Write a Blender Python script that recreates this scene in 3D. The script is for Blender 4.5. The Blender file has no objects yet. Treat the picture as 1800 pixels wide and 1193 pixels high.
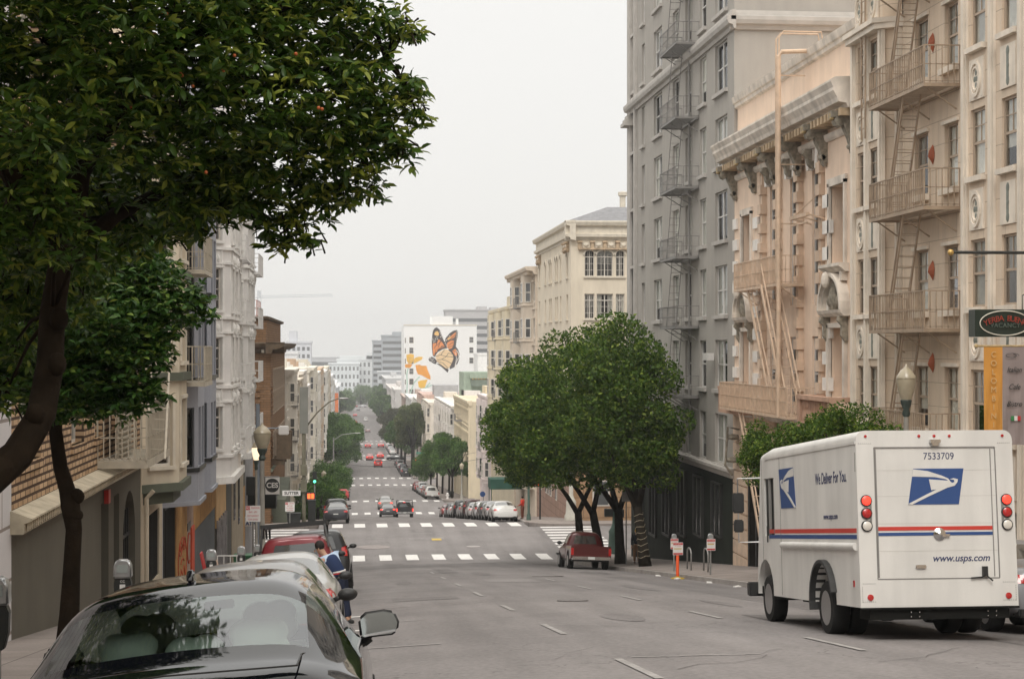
import bpy, bmesh, math, random
import numpy as np
from mathutils import Vector, Matrix
SC = bpy.context.scene
COL = SC.collection
R = math.radians
random.seed(7)
# ---------------- camera ----------------
F_PX, VX, HY = 3000.0, 616.0, 612.0
YAW = math.atan((900-VX)/F_PX)
cd = bpy.data.cameras.new('camera'); cam = bpy.data.objects.new('camera', cd); COL.objects.link(cam)
cd.lens = 60; cd.sensor_width = 36; cd.shift_y = (HY-596.5)/1800
cd.clip_start = 0.1; cd.clip_end = 6000
cam.location = (0, 0, 0); cam.rotation_euler = (R(90), 0, -YAW)
SC.camera = cam
# ---------------- sky, sun, exposure ----------------
w = bpy.data.worlds.new('World'); SC.world = w; w.use_nodes = True
nt = w.node_tree; N = nt.nodes; L = nt.links
for n in list(N): N.remove(n)
out = N.new('ShaderNodeOutputWorld'); bg = N.new('ShaderNodeBackground')
sky = N.new('ShaderNodeTexSky'); sky.sky_type = 'NISHITA'; sky.sun_disc = False
SUN_EL, SUN_ROT = 50, 192
sky.sun_elevation = R(SUN_EL); sky.sun_rotation = R(SUN_ROT); sky.dust_density = 4
sc_ = N.new('ShaderNodeVectorMath'); sc_.operation = 'SCALE'; sc_.inputs[3].default_value = 0.1
L.new(sky.outputs[0], sc_.inputs[0])
tc = N.new('ShaderNodeTexCoord'); sp = N.new('ShaderNodeSeparateXYZ'); L.new(tc.outputs['Generated'], sp.inputs[0])
rp = N.new('ShaderNodeValToRGB'); L.new(sp.outputs[2], rp.inputs[0])
e = rp.color_ramp.elements
e[0].position = 0.0; e[0].color = (.88, .865, .83, 1)
e[1].position = 0.16; e[1].color = (.945, .93, .90, 1)
e3 = rp.color_ramp.elements.new(.30); e3.color = (1.0, .985, .95, 1)
e2 = rp.color_ramp.elements.new(1.0); e2.color = (1.05, 1.01, .93, 1)
ZEN = 1.95
nz = N.new('ShaderNodeTexNoise'); nz.inputs['Scale'].default_value = 2.2; nz.inputs['Detail'].default_value = 4
L.new(tc.outputs['Generated'], nz.inputs['Vector'])
mr = N.new('ShaderNodeMapRange'); mr.inputs[3].default_value = .97; mr.inputs[4].default_value = 1.03
L.new(nz.outputs[0], mr.inputs[0])
zr = N.new('ShaderNodeMapRange'); zr.inputs[1].default_value = .28; zr.inputs[2].default_value = .95; zr.inputs[3].default_value = 1; zr.inputs[4].default_value = ZEN; L.new(sp.outputs[2], zr.inputs[0])
mm = N.new('ShaderNodeMath'); mm.operation = 'MULTIPLY'; L.new(mr.outputs[0], mm.inputs[0]); L.new(zr.outputs[0], mm.inputs[1])
cl = N.new('ShaderNodeVectorMath'); cl.operation = 'SCALE'; L.new(rp.outputs[0], cl.inputs[0]); L.new(mm.outputs[0], cl.inputs[3])
mx = N.new('ShaderNodeMixRGB'); mx.inputs[0].default_value = .95
L.new(sc_.outputs[0], mx.inputs[1]); L.new(cl.outputs[0], mx.inputs[2])
L.new(mx.outputs[0], bg.inputs[0]); bg.inputs[1].default_value = 1.0
L.new(bg.outputs[0], out.inputs[0])
sd = bpy.data.lights.new('sun', 'SUN'); so = bpy.data.objects.new('sun', sd); COL.objects.link(so)
sd.energy = 1.5; sd.angle = R(25); sd.color = (1.0, .96, .9)
so.rotation_euler = (R(90-SUN_EL), 0, R(180-SUN_ROT)); so.location = (0, 0, 60)
SC.view_settings.view_transform = 'Standard'; SC.view_settings.look = 'None'
SC.view_settings.exposure = 0.05; SC.view_settings.gamma = 1
try:
    SC.cycles.use_denoising = True; SC.cycles.max_bounces = 6; SC.cycles.transparent_max_bounces = 12
    SC.cycles.volume_bounces = 0
except Exception: pass

def P(px, py, D):
    """a place in the street seen at that pixel, D metres ahead"""
    u = (px-900)/F_PX; s, c = math.sin(YAW), math.cos(YAW)
    return Vector((D*s + u*D*c, D*c - u*D*s, (HY-py)/F_PX*D))
# ---------------- the street's long profile ----------------
PR = [(-40, 2.6), (0, -1.62), (17, -3.36), (90.5, -11.35), (94.5, -11.72), (98, -11.8), (113, -11.82), (117, -11.95), (125, -12.6), (194, -19.1), (200, -19.35),
      (219, -19.4), (224, -19.75), (300, -24.2), (305, -24.4), (325, -24.5), (330, -24.75), (405, -26.7), (430, -26.8),
      (510, -28.7), (535, -28.8), (620, -30.2), (734, -31.5), (840, -32), (940, -32.3), (3000, -33)]
PX_ = [p[0] for p in PR]; PZ_ = [p[1] for p in PR]
def prof(y):
    return float(np.interp([y-1.2, y, y+1.2], PX_, PZ_).mean())
XL, XR, WL, WR = -2.1, 11.8, -5.4, 15.3
def fac(y): return float(np.interp(y, [84, 98, 118, 130], [1, .12, .12, .45]))
def road(x, y):
    c = .30*((4.8-x)/6.9)**2 if x < 4.8 else .18*((x-4.8)/7)**2
    return prof(y) - min(c, .38)*fac(y)
def gz(x, y):
    """height of whatever one walks on"""
    if XL <= x <= XR: return road(x, y)
    if x < XL:
        t = min(1, (XL-x)/(XL-WL)); return (1-t)*(road(XL, y)+.15) + t*(prof(y)-.12*fac(y)+.10*(1-fac(y)))
    t = min(1, (x-XR)/(WR-XR)); return (1-t)*(road(XR, y)+.15) + t*(prof(y)+.15)

# ---------------- materials ----------------
MC = {}
def M(name, col=(.5,.5,.5), rough=.7, metal=0., var=.12, vs=1.5, streak=0., bump=0., bs=40, spec=.5, obj_col=False, coat=0., brick=None, groove=None, fine=.0, emit=0., rnd=0.):
    if name in MC: return MC[name]
    m = bpy.data.materials.new(name); m.use_nodes = True; MC[name] = m
    n = m.node_tree.nodes; l = m.node_tree.links; b = n['Principled BSDF']
    b.inputs['Roughness'].default_value = rough; b.inputs['Metallic'].default_value = metal
    b.inputs['Specular IOR Level'].default_value = spec if spec != .5 or rough < .65 else (.25 if rough < .9 else .1)
    b.inputs['Coat Weight'].default_value = coat; b.inputs['Coat Roughness'].default_value = .04
    t = n.new('ShaderNodeTexCoord')
    base = n.new('ShaderNodeRGB'); base.outputs[0].default_value = (*col, 1); cur = base.outputs[0]
    if obj_col:
        oi = n.new('ShaderNodeObjectInfo'); cur = oi.outputs['Color']
    def mulv(cur, val):
        v = n.new('ShaderNodeVectorMath'); v.operation = 'SCALE'; l.new(cur, v.inputs[0]); l.new(val, v.inputs[3]); return v.outputs[0]
    def noise(scale, lo, hi, vec=None, det=5, frm=(.3, .7)):
        z = n.new('ShaderNodeTexNoise'); z.inputs['Scale'].default_value = scale; z.inputs['Detail'].default_value = det
        l.new(vec or t.outputs['Object'], z.inputs['Vector'])
        r = n.new('ShaderNodeMapRange'); r.inputs[1].default_value = frm[0]; r.inputs[2].default_value = frm[1]
        r.inputs[3].default_value = lo; r.inputs[4].default_value = hi; l.new(z.outputs[0], r.inputs[0]); return r.outputs[0]
    wall = None
    if brick or groove:
        s = n.new('ShaderNodeSeparateXYZ'); l.new(t.outputs['Object'], s.inputs[0])
        a = n.new('ShaderNodeMath'); a.operation = 'ADD'; l.new(s.outputs[0], a.inputs[0]); l.new(s.outputs[1], a.inputs[1])
        cb = n.new('ShaderNodeCombineXYZ'); l.new(a.outputs[0], cb.inputs[0]); l.new(s.outputs[2], cb.inputs[1]); wall = cb.outputs[0]
        bt = n.new('ShaderNodeTexBrick'); l.new(wall, bt.inputs['Vector'])
        bw, bh, mort, col2, colm = brick or groove
        bt.inputs['Scale'].default_value = 1; bt.inputs['Brick Width'].default_value = bw; bt.inputs['Row Height'].default_value = bh
        bt.inputs['Mortar Size'].default_value = mort; bt.inputs['Mortar Smooth'].default_value = .2
        bt.inputs['Color1'].default_value = (*col, 1); bt.inputs['Color2'].default_value = (*col2, 1); bt.inputs['Mortar'].default_value = (*colm, 1)
        cur = bt.outputs['Color']
        bp = n.new('ShaderNodeBump'); bp.inputs['Strength'].default_value = .5; bp.inputs['Distance'].default_value = .02; bp.invert = True
        l.new(bt.outputs['Fac'], bp.inputs['Height']); l.new(bp.outputs[0], b.inputs['Normal'])
    if var: cur = mulv(cur, noise(vs, 1-var, 1+var))
    if fine: cur = mulv(cur, noise(vs*40, 1-fine, 1+fine, det=2))
    if streak:
        mp = n.new('ShaderNodeMapping'); mp.inputs['Scale'].default_value = (2.6, 2.6, .45); l.new(t.outputs['Object'], mp.inputs[0])
        cur = mulv(cur, noise(1.0, 1-streak*.62, 1.02, mp.outputs[0], 7, (.32, .62)))
    if rnd:
        oi = n.new('ShaderNodeObjectInfo'); r = n.new('ShaderNodeMapRange'); r.inputs[3].default_value = 1-rnd; r.inputs[4].default_value = 1+rnd
        l.new(oi.outputs['Random'], r.inputs[0]); cur = mulv(cur, r.outputs[0])
    l.new(cur, b.inputs['Base Color'])
    if bump and not wall:
        z = n.new('ShaderNodeTexNoise'); z.inputs['Scale'].default_value = bs; z.inputs['Detail'].default_value = 4; l.new(t.outputs['Object'], z.inputs['Vector'])
        bp = n.new('ShaderNodeBump'); bp.inputs['Strength'].default_value = bump; bp.inputs['Distance'].default_value = .02
        l.new(z.outputs[0], bp.inputs['Height']); l.new(bp.outputs[0], b.inputs['Normal'])
    if emit:
        b.inputs['Emission Color'].default_value = (*col, 1); b.inputs['Emission Strength'].default_value = emit
    return m
def glass(name, tint=(.03,.035,.035), alpha=.5, rough=.03):
    """thin pane: part mirror, part see-through"""
    if name in MC: return MC[name]
    m = bpy.data.materials.new(name); m.use_nodes = True; MC[name] = m
    n = m.node_tree.nodes; l = m.node_tree.links
    for x in list(n): n.remove(x)
    o = n.new('ShaderNodeOutputMaterial'); mixa = n.new('ShaderNodeMixShader'); tr = n.new('ShaderNodeBsdfTransparent'); tr.inputs[0].default_value = (*tint, 1)
    gl = n.new('ShaderNodeBsdfGlossy'); gl.inputs['Roughness'].default_value = rough; gl.inputs[0].default_value = (.95, .97, 1, 1)
    fr = n.new('ShaderNodeLayerWeight'); fr.inputs[0].default_value = .35
    mr = n.new('ShaderNodeMapRange'); mr.inputs[3].default_value = alpha*.25; mr.inputs[4].default_value = min(1, alpha*1.5); l.new(fr.outputs['Fresnel'], mr.inputs[0])
    l.new(mr.outputs[0], mixa.inputs[0]); l.new(tr.outputs[0], mixa.inputs[1]); l.new(gl.outputs[0], mixa.inputs[2]); l.new(mixa.outputs[0], o.inputs[0])
    return m
def leafmat(name, c1, c2, c3, rough=.45, sub=.25):
    if name in MC: return MC[name]
    m = bpy.data.materials.new(name); m.use_nodes = True; MC[name] = m
    n = m.node_tree.nodes; l = m.node_tree.links; b = n['Principled BSDF']; b.inputs['Roughness'].default_value = rough; b.inputs['Specular IOR Level'].default_value = .28
    g = n.new('ShaderNodeNewGeometry'); r = n.new('ShaderNodeValToRGB'); l.new(g.outputs['Random Per Island'], r.inputs[0])
    e = r.color_ramp.elements; e[0].color = (*c1, 1); e[1].color = (*c3, 1); x = e.new(.72); x.color = (*c2, 1)
    l.new(r.outputs[0], b.inputs['Base Color'])
    t = n.new('ShaderNodeBsdfTranslucent'); l.new(r.outputs[0], t.inputs[0]); mx = n.new('ShaderNodeMixShader'); mx.inputs[0].default_value = sub
    l.new(b.outputs[0], mx.inputs[1]); l.new(t.outputs[0], mx.inputs[2]); l.new(mx.outputs[0], n['Material Output'].inputs[0])
    return m

# ---------------- mesh helper ----------------
ORG = {}
def org(o): return ORG.get(o.name, Vector((0, 0, 0)))
class MB:
    def __init__(s): s.v = []; s.f = []; s.m = []; s.cur = 0
    def mat(s, i): s.cur = i; return s
    def add(s, vs, fs):
        k = len(s.v); s.v.extend([tuple(q) for q in vs]); s.f.extend([tuple(i+k for i in f) for f in fs]); s.m.extend([s.cur]*len(fs)); return s
    def quad(s, *p): return s.add(p, [tuple(range(len(p)))])
    def hexa(s, p): return s.add(p, [(0,3,2,1),(4,5,6,7),(0,1,5,4),(1,2,6,5),(2,3,7,6),(3,0,4,7)])
    def box(s, x0, x1, y0, y1, z0, z1, T=None):
        p = [(x0,y0,z0),(x1,y0,z0),(x1,y1,z0),(x0,y1,z0),(x0,y0,z1),(x1,y0,z1),(x1,y1,z1),(x0,y1,z1)]
        if T is not None: p = [T @ Vector(q) for q in p]
        return s.hexa(p)
    def bar(s, a, b, w, h=None):
        """square bar between two points"""
        a = Vector(a); b = Vector(b); d = (b-a).normalized(); h = h or w
        up = Vector((0,0,1)) if abs(d.z) < .95 else Vector((0,1,0))
        x = d.cross(up).normalized()*w/2; y = x.cross(d).normalized()*h/2
        return s.hexa([a-x-y, a+x-y, a+x+y, a-x+y, b-x-y, b+x-y, b+x+y, b-x+y])
    def tube(s, pts, r, n=8, cap=True):
        pts = [Vector(p) for p in pts]; rr = r if isinstance(r, (list, tuple)) else [r]*len(pts)
        vs = []; fs = []; prev = None
        for i, p in enumerate(pts):
            d = (pts[min(i+1, len(pts)-1)]-pts[max(i-1, 0)]).normalized()
            if prev is None:
                a = d.orthogonal().normalized()
            else:
                a = (prev - d*prev.dot(d)); a = a.normalized() if a.length > 1e-6 else d.orthogonal().normalized()
            prev = a; b = d.cross(a)
            for k in range(n):
                t = 2*math.pi*k/n; vs.append(p + (a*math.cos(t)+b*math.sin(t))*rr[i])
        for i in range(len(pts)-1):
            for k in range(n):
                k2 = (k+1) % n; fs.append((i*n+k, i*n+k2, (i+1)*n+k2, (i+1)*n+k))
        if cap: fs.append(tuple(range(n))[::-1]); fs.append(tuple((len(pts)-1)*n+k for k in range(n)))
        return s.add(vs, fs)
    def lathe(s, prf, c=(0,0,0), n=16, axis='z', T=None):
        vs = []; fs = []
        for (r, h) in prf:
            for k in range(n):
                t = 2*math.pi*k/n; a, b = r*math.cos(t), r*math.sin(t)
                p = (c[0]+a, c[1]+b, c[2]+h) if axis == 'z' else ((c[0]+h, c[1]+a, c[2]+b) if axis == 'x' else (c[0]+a, c[1]+h, c[2]+b))
                vs.append(T @ Vector(p) if T is not None else p)
        for i in range(len(prf)-1):
            for k in range(n):
                k2 = (k+1) % n; fs.append((i*n+k, i*n+k2, (i+1)*n+k2, (i+1)*n+k))
        fs.append(tuple(range(n))[::-1]); fs.append(tuple((len(prf)-1)*n+k for k in range(n)))
        return s.add(vs, fs)
    def prism(s, poly, f):
        """poly list of 2-tuples; f(a,b,t) -> point, t 0/1"""
        n = len(poly); vs = [f(a, b, 0) for a, b in poly]+[f(a, b, 1) for a, b in poly]
        fs = [tuple(range(n))[::-1], tuple(range(n, 2*n))]+[(i, (i+1) % n, n+(i+1) % n, n+i) for i in range(n)]
        return s.add(vs, fs)
    def ball(s, c, r, n=10, m=6, T=None):
        rx, ry, rz = r if isinstance(r, (tuple, list)) else (r, r, r)
        vs = []; fs = []
        for j in range(m+1):
            ph = math.pi*j/m
            for k in range(n):
                t = 2*math.pi*k/n; q = (c[0]+rx*math.sin(ph)*math.cos(t), c[1]+ry*math.sin(ph)*math.sin(t), c[2]+rz*math.cos(ph))
                vs.append(T @ Vector(q) if T is not None else q)
        for j in range(m):
            for k in range(n):
                k2 = (k+1) % n; fs.append((j*n+k, (j+1)*n+k, (j+1)*n+k2, j*n+k2))
        return s.add(vs, fs)
    def build(s, name, mats, parent=None, smooth=False, bevel=0):
        if not isinstance(mats, (list, tuple)): mats = [mats]
        o_ = org(parent) if parent else Vector((0, 0, 0))
        me = bpy.data.meshes.new(name); me.from_pydata([(a-o_.x, b-o_.y, c-o_.z) for a, b, c in s.v], [], s.f)
        for q in mats: me.materials.append(q)
        if len(mats) > 1: me.polygons.foreach_set('material_index', s.m)
        if smooth:
            me.polygons.foreach_set('use_smooth', [True]*len(me.polygons))
            if smooth != 1: me.set_sharp_from_angle(angle=R(smooth))
        me.update()
        if bevel:
            bm = bmesh.new(); bm.from_mesh(me); bmesh.ops.recalc_face_normals(bm, faces=bm.faces)
            bmesh.ops.bevel(bm, geom=[e for e in bm.edges if e.is_manifold and e.calc_face_angle(0) > .6], offset=bevel, segments=2, affect='EDGES', clamp_overlap=True)
            bm.to_mesh(me); bm.free()
        o = bpy.data.objects.new(name, me); COL.objects.link(o)
        if parent: o.parent = parent
        ORG[o.name] = o_.copy()
        return o
def tag(o, label=None, cat=None, group=None, kind=None):
    if label: o['label'] = label
    if cat: o['category'] = cat
    if group: o['group'] = group
    if kind: o['kind'] = kind
    return o
def empty(name, loc, label, cat, group=None, rz=0):
    o = bpy.data.objects.new(name, None); COL.objects.link(o); o.location = loc; o.rotation_euler = (0, 0, rz); o.empty_display_size = .3
    ORG[o.name] = Vector(loc); return tag(o, label, cat, group)
KIDS = {}
def copy_tree(o, parent=None):
    c = o.copy(); COL.objects.link(c); c.parent = parent
    ORG[c.name] = org(o)
    for ch in list(o.children): copy_tree(ch, c)
    return c
def add_copy(src, parent, loc, rz=0, scale=None):
    c = copy_tree(src, parent); c.location = Vector(loc)-org(parent); c.rotation_euler = (0, 0, rz)
    if scale: c.scale = scale
    return c
def place(root, loc, label=None, group=None, rz=0, tilt=0, color=None, cat=None):
    root.location = loc; root.rotation_euler = (tilt, 0, rz); tag(root, label, cat, group)
    if color is not None:
        for q in [root]+list(root.children_recursive): q.color = (*color, 1)
    return root
def discard(root):
    for q in list(root.children_recursive)+[root]: bpy.data.objects.remove(q)
def text_mesh(name, s, size, mat, parent, loc, rot, ext=.002, sx=1.0, shear=0., align='CENTER', space=1.0, bold=0.):
    cu = bpy.data.curves.new('t', 'FONT'); cu.body = s; cu.size = size; cu.extrude = ext; cu.align_x = align; cu.align_y = 'CENTER'; cu.shear = shear; cu.space_character = space; cu.offset = bold
    ob = bpy.data.objects.new('t', cu); COL.objects.link(ob); bpy.context.view_layer.update()
    me = bpy.data.meshes.new_from_object(ob.evaluated_get(bpy.context.evaluated_depsgraph_get())); bpy.data.objects.remove(ob)
    me.materials.clear(); me.materials.append(mat)
    o = bpy.data.objects.new(name, me); COL.objects.link(o); o.parent = parent
    o.location = Vector(loc)-org(parent); o.rotation_euler = rot; o.scale = (sx, 1, 1)
    return o
# ================= ground, road, pavements =================
def asphalt(name, col, crack=True):
    m = M(name, col, rough=.88, var=.10, vs=.35, fine=.14, bump=.25, bs=60)
    n = m.node_tree.nodes; l = m.node_tree.links; b = n['Principled BSDF']; src = b.inputs['Base Color'].links[0].from_socket
    t = n.new('ShaderNodeTexCoord')
    mp = n.new('ShaderNodeMapping'); mp.inputs['Scale'].default_value = (1.2, .05, 1); l.new(t.outputs['Object'], mp.inputs[0])
    z = n.new('ShaderNodeTexNoise'); z.inputs['Scale'].default_value = 1; z.inputs['Detail'].default_value = 5; l.new(mp.outputs[0], z.inputs['Vector'])
    r = n.new('ShaderNodeMapRange'); r.inputs[1].default_value = .35; r.inputs[2].default_value = .7; r.inputs[3].default_value = 1.08; r.inputs[4].default_value = .84; l.new(z.outputs[0], r.inputs[0])
    v = n.new('ShaderNodeVectorMath'); v.operation = 'SCALE'; l.new(src, v.inputs[0]); l.new(r.outputs[0], v.inputs[3])
    # fine dark cracks
    vo = n.new('ShaderNodeTexVoronoi'); vo.feature = 'DISTANCE_TO_EDGE'; vo.inputs['Scale'].default_value = .22
    zz = n.new('ShaderNodeTexNoise'); zz.inputs['Scale'].default_value = 1.4; zz.inputs['Detail'].default_value = 6; l.new(t.outputs['Object'], zz.inputs['Vector'])
    ad = n.new('ShaderNodeVectorMath'); ad.operation = 'MULTIPLY_ADD'; ad.inputs[1].default_value = (2.2,)*3; l.new(zz.outputs['Color'], ad.inputs[0]); l.new(t.outputs['Object'], ad.inputs[2])
    l.new(ad.outputs[0], vo.inputs['Vector'])
    z3 = n.new('ShaderNodeTexNoise'); z3.inputs['Scale'].default_value = .16; l.new(t.outputs['Object'], z3.inputs['Vector'])
    lt = n.new('ShaderNodeMapRange'); lt.inputs[1].default_value = .0; lt.inputs[2].default_value = .007; lt.inputs[3].default_value = .55; lt.inputs[4].default_value = 1; l.new(vo.outputs['Distance'], lt.inputs[0])
    ms = n.new('ShaderNodeMapRange'); ms.inputs[1].default_value = .46; ms.inputs[2].default_value = .52; l.new(z3.outputs[0], ms.inputs[0])
    mxx = n.new('ShaderNodeMix'); mxx.inputs[2].default_value = 1.0; l.new(ms.outputs[0], mxx.inputs[0]); l.new(lt.outputs[0], mxx.inputs[3])
    v2 = n.new('ShaderNodeVectorMath'); v2.operation = 'SCALE'; l.new(v.outputs[0], v2.inputs[0]); l.new(mxx.outputs[0], v2.inputs[3])
    l.new(v2.outputs[0], b.inputs['Base Color'])
    return m
ASPH = asphalt('asphalt', (.208, .193, .190))
PAVE = M('pavement_concrete', (.27, .235, .215), rough=.9, var=.14, vs=.8, fine=.1, groove=(1.5, 1.5, .012, (.25, .22, .205), (.13, .115, .105)))
# the pavement grid must lie in plan
def plan_grid(m):
    n = m.node_tree.nodes; l = m.node_tree.links
    bt = [q for q in n if q.type == 'TEX_BRICK'][0]; t = [q for q in n if q.type == 'TEX_COORD'][0]
    l.new(t.outputs['Object'], bt.inputs['Vector']); bt.offset = 0
plan_grid(PAVE)
KERB = M('kerb_concrete', (.36, .33, .31), rough=.85, var=.2, vs=1.2)
EARTH = M('ground_cover', (.17, .16, .155), rough=.95)
PAINT = M('road_paint', (.70, .68, .66), rough=.7, var=.10, vs=3, fine=.08)
PAINT2 = M('worn_road_paint', (.31, .295, .285), rough=.8, var=.22, vs=5)
YPAINT = M('yellow_road_paint', (.55, .40, .10), rough=.8)
def frange(a, b, st):
    n = max(1, int(math.ceil((b-a)/st))); return [a+(b-a)*i/n for i in range(n+1)]
def sheet(name, xs, ys, zf, mat, thick=0, dz=0, kind='structure', build=True, mb=None):
    mb = mb or MB(); nx, ny = len(xs), len(ys)
    vs = [(x, y, zf(x, y)+dz) for y in ys for x in xs]
    fs = [(j*nx+i, j*nx+i+1, (j+1)*nx+i+1, (j+1)*nx+i) for j in range(ny-1) for i in range(nx-1)]
    mb.add(vs, fs)
    if thick:
        def side(a, b, c, d):
            for (p, q) in (((a), (b)),):
                pass
        edge = [(xs[i], ys[0]) for i in range(nx)]+[(xs[-1], y) for y in ys[1:]]+[(x, ys[-1]) for x in xs[::-1][1:]]+[(xs[0], y) for y in ys[::-1][1:]]
        for (p, q) in zip(edge[:-1], edge[1:]):
            z0, z1 = zf(*p)+dz, zf(*q)+dz
            mb.quad((p[0], p[1], z0-thick), (q[0], q[1], z1-thick), (q[0], q[1], z1), (p[0], p[1], z0))
    if not build: return mb
    return tag(mb.build(name, mat, smooth=False), kind=kind)
YS = frange(-14, 130, 1.6)+frange(132, 760, 5)+frange(770, 1500, 30)
CROSS = [(98, 113), (203, 216), (308, 321), (413, 426), (518, 530), (623, 635), (728, 740), (833, 845)]
sheet('street_road', frange(XL, XR, 1.0), YS, road, ASPH)
sheet('ground', [-900, -300, -100, -30, -6, XL, 4, XR, 16, 30, 100, 300, 900], [-60, -14]+frange(-8, 1500, 12)+[3000], lambda x, y: prof(y)-.75, EARTH)
def crossz(x, y): return prof(y)-.12*fac(y) if abs(x) < 20 else prof(y)-.12*fac(y)
for (a, b) in CROSS:
    mb = MB()
    zl = lambda x, y: road(XL, y)+(prof(y)-road(XL, y))*0
    zr = lambda x, y: road(XR, y)
    sheet('', [XL-120, XL-30, XL], frange(a, b, 2.5), zl, ASPH, build=False, mb=mb)
    sheet('', [XR, XR+30, XR+120], frange(a, b, 2.5), zr, ASPH, build=False, mb=mb)
    tag(mb.build('cross_street_road', ASPH), kind='structure')
blocks = []
y0 = -14
for (a, b) in CROSS: blocks.append((y0, a)); y0 = b
blocks.append((y0, 1200))
RC = 2.8
def corner_patch(mb, sx, cx, cy, dy, matz):
    """quarter-round pavement corner: sx=+1 right, kerb corner at (cx,cy), block lies in dy"""
    pts = []
    ox, oy = cx+sx*RC, cy+dy*RC
    for k in range(9):
        t = k/8*math.pi/2; pts.append((ox-sx*RC*math.cos(t), oy-dy*RC*math.sin(t)))
    pts.append((ox, oy))
    top = [(x, y, gz(XL-.01 if sx < 0 else XR+.01, y)+.0) for x, y in pts]
    for p, q in zip(top[:-2], top[1:-1]): mb.quad(p, q, top[-1])
    for p, q in zip(top[:-2], top[1:-1]):
        mb.quad((p[0], p[1], p[2]-.3), (q[0], q[1], q[2]-.3), q, p)
for bi, (a, b) in enumerate(blocks):
    lo = a+RC if bi else a; hi = b-RC
    ys = [y for y in YS if lo < y < hi]; ys = [lo]+ys+[hi]
    for sx in (-1, 1):
        mb = MB(); kx = XL if sx < 0 else XR; wx = WL if sx < 0 else WR
        xs = [wx-.6, wx, kx-.15] if sx < 0 else [kx+.15, wx, wx+.6]
        sheet('', xs, ys, gz, None, thick=.35, build=False, mb=mb)
        mb.mat(1); sheet('', sorted([kx, kx+sx*.15]), ys, lambda x, y, k=kx, s=sx: gz(k+s*.02, y), None, thick=.35, build=False, mb=mb, dz=.004)
        mb.mat(0)
        for (cy, dy) in (([(a, 1)] if bi else [])+[(b, -1)]):
            corner_patch(mb, sx, kx, cy, dy, None)
            # pavement beside the cross street
            x1 = kx+sx*RC; x2 = kx+sx*110; yy = sorted([cy, cy+dy*RC])
            sheet('', sorted([x1, x2]), yy, lambda x, y, k=kx+sx*.02: gz(k, y), None, thick=.35, build=False, mb=mb)
        tag(mb.build('pavement', [PAVE, KERB]), kind='structure')
# markings ---------------------------------------------------
def mark(mb, pts, dz=.012):
    """painted quad following the road"""
    (x0, y0), (x1, y1), (x2, y2), (x3, y3) = pts; n = max(1, int(abs(y2-y1)/1.2))
    for i in range(n):
        a, b = i/n, (i+1)/n
        q = [(x0+(x3-x0)*a, y0+(y3-y0)*a), (x1+(x2-x1)*a, y1+(y2-y1)*a), (x1+(x2-x1)*b, y1+(y2-y1)*b), (x0+(x3-x0)*b, y0+(y3-y0)*b)]
        mb.quad(*[(x, y, rz_(x, y)+dz) for x, y in q])
def rz_(x, y):
    if x > XR: return road(XR, y)
    if x < XL: return road(XL, y)
    # same piecewise surface as the sheet: interpolate across the 1 m columns
    n = int(math.ceil((XR-XL)/1.0)); st = (XR-XL)/n; i = min(n-1, int((x-XL)/st)); xa = XL+i*st; t = (x-xa)/st
    import bisect
    j = min(len(YS)-2, max(0, bisect.bisect_right(YS, y)-1)); ty = (y-YS[j])/(YS[j+1]-YS[j])
    f = lambda yy: (1-t)*road(xa, yy)+t*road(xa+st, yy)
    return (1-ty)*f(YS[j])+ty*f(YS[j+1])
mb = MB()
for k, yb in enumerate([18.9, 26.9, 34.9, 42.9, 50.9, 58.9, 66.9]):
    mark(mb, [(3.2-.05, yb-1.4), (3.2+.05, yb-1.4), (3.2+.05, yb+1.4-(.6 if k == 2 else 0)), (3.2-.05, yb+1.4)])
for yb in [22.3, 30.6, 38.9, 46.8, 54.8]:
    mark(mb, [(6.42-.05, yb-1.4), (6.42+.05, yb-1.4), (6.42+.05, yb+1.4), (6.42-.05, yb+1.4)])
for y in [17.4, 24.6, 31.5, 37.5, 43.2, 49.5]:      # parking ticks and T marks on the left
    mark(mb, [(-.05, y), (1.3, y), (1.3, y+.10), (-.05, y+.10)]) if y < 60 else None
tag(mb.build('lane_marking', PAINT2), kind='structure')
mb = MB()
for y in [29.2, 34.2]: mark(mb, [(-.02, y), (.22, y), (.22, y+.34), (-.02, y+.34)])
tag(mb.build('parking_marking', PAINT), kind='structure')
def zebra(y0, y1, xs, wbar, name='crosswalk_marking', mat=PAINT):
    mb = MB()
    for x in xs:
        rnd = random.uniform(-.02, .02); mark(mb, [(x-wbar/2, y0+rnd), (x+wbar/2, y0-rnd), (x+wbar/2, y1+rnd), (x-wbar/2, y1-rnd)])
    return tag(mb.build(name, mat), kind='structure')
zebra(94.2, 97.6, [10.9-1.49*k for k in range(9)], .68)
zebra(113.4, 117.0, [11.05-1.49*k for k in range(9)], .72)
mb = MB()
for k in range(9):
    y = 99.0+k*1.62
    x0 = XR+.6+(k-4)*.03
    sheet('', [x0, x0+3.4], [y, y+.72], lambda x, yy: road(XR, yy)+.012, None, build=False, mb=mb)
    sheet('', [XL-4.2, XL-.6], [y, y+.72], lambda x, yy: road(XL, yy)+.012, None, build=False, mb=mb)
tag(mb.build('crosswalk_marking', PAINT), kind='structure')
for (a, b) in CROSS[1:5]:
    zebra(a-4, a-.8, [XR-.8-1.5*k for k in range(9)], .7)
    zebra(b+.8, b+4, [XR-.8-1.5*k for k in range(9)], .7)
mb = MB()                                           # stop line, faded bands
mark(mb, [(0, 91.7), (11.4, 91.7), (11.4, 91.95), (0, 91.95)])
tag(mb.build('stop_line_marking', PAINT2), kind='structure')
LIGHTA = asphalt('asphalt_patch_light', (.240, .224, .220)); DARKA = asphalt('asphalt_patch_dark', (.172, .160, .158))
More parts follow.
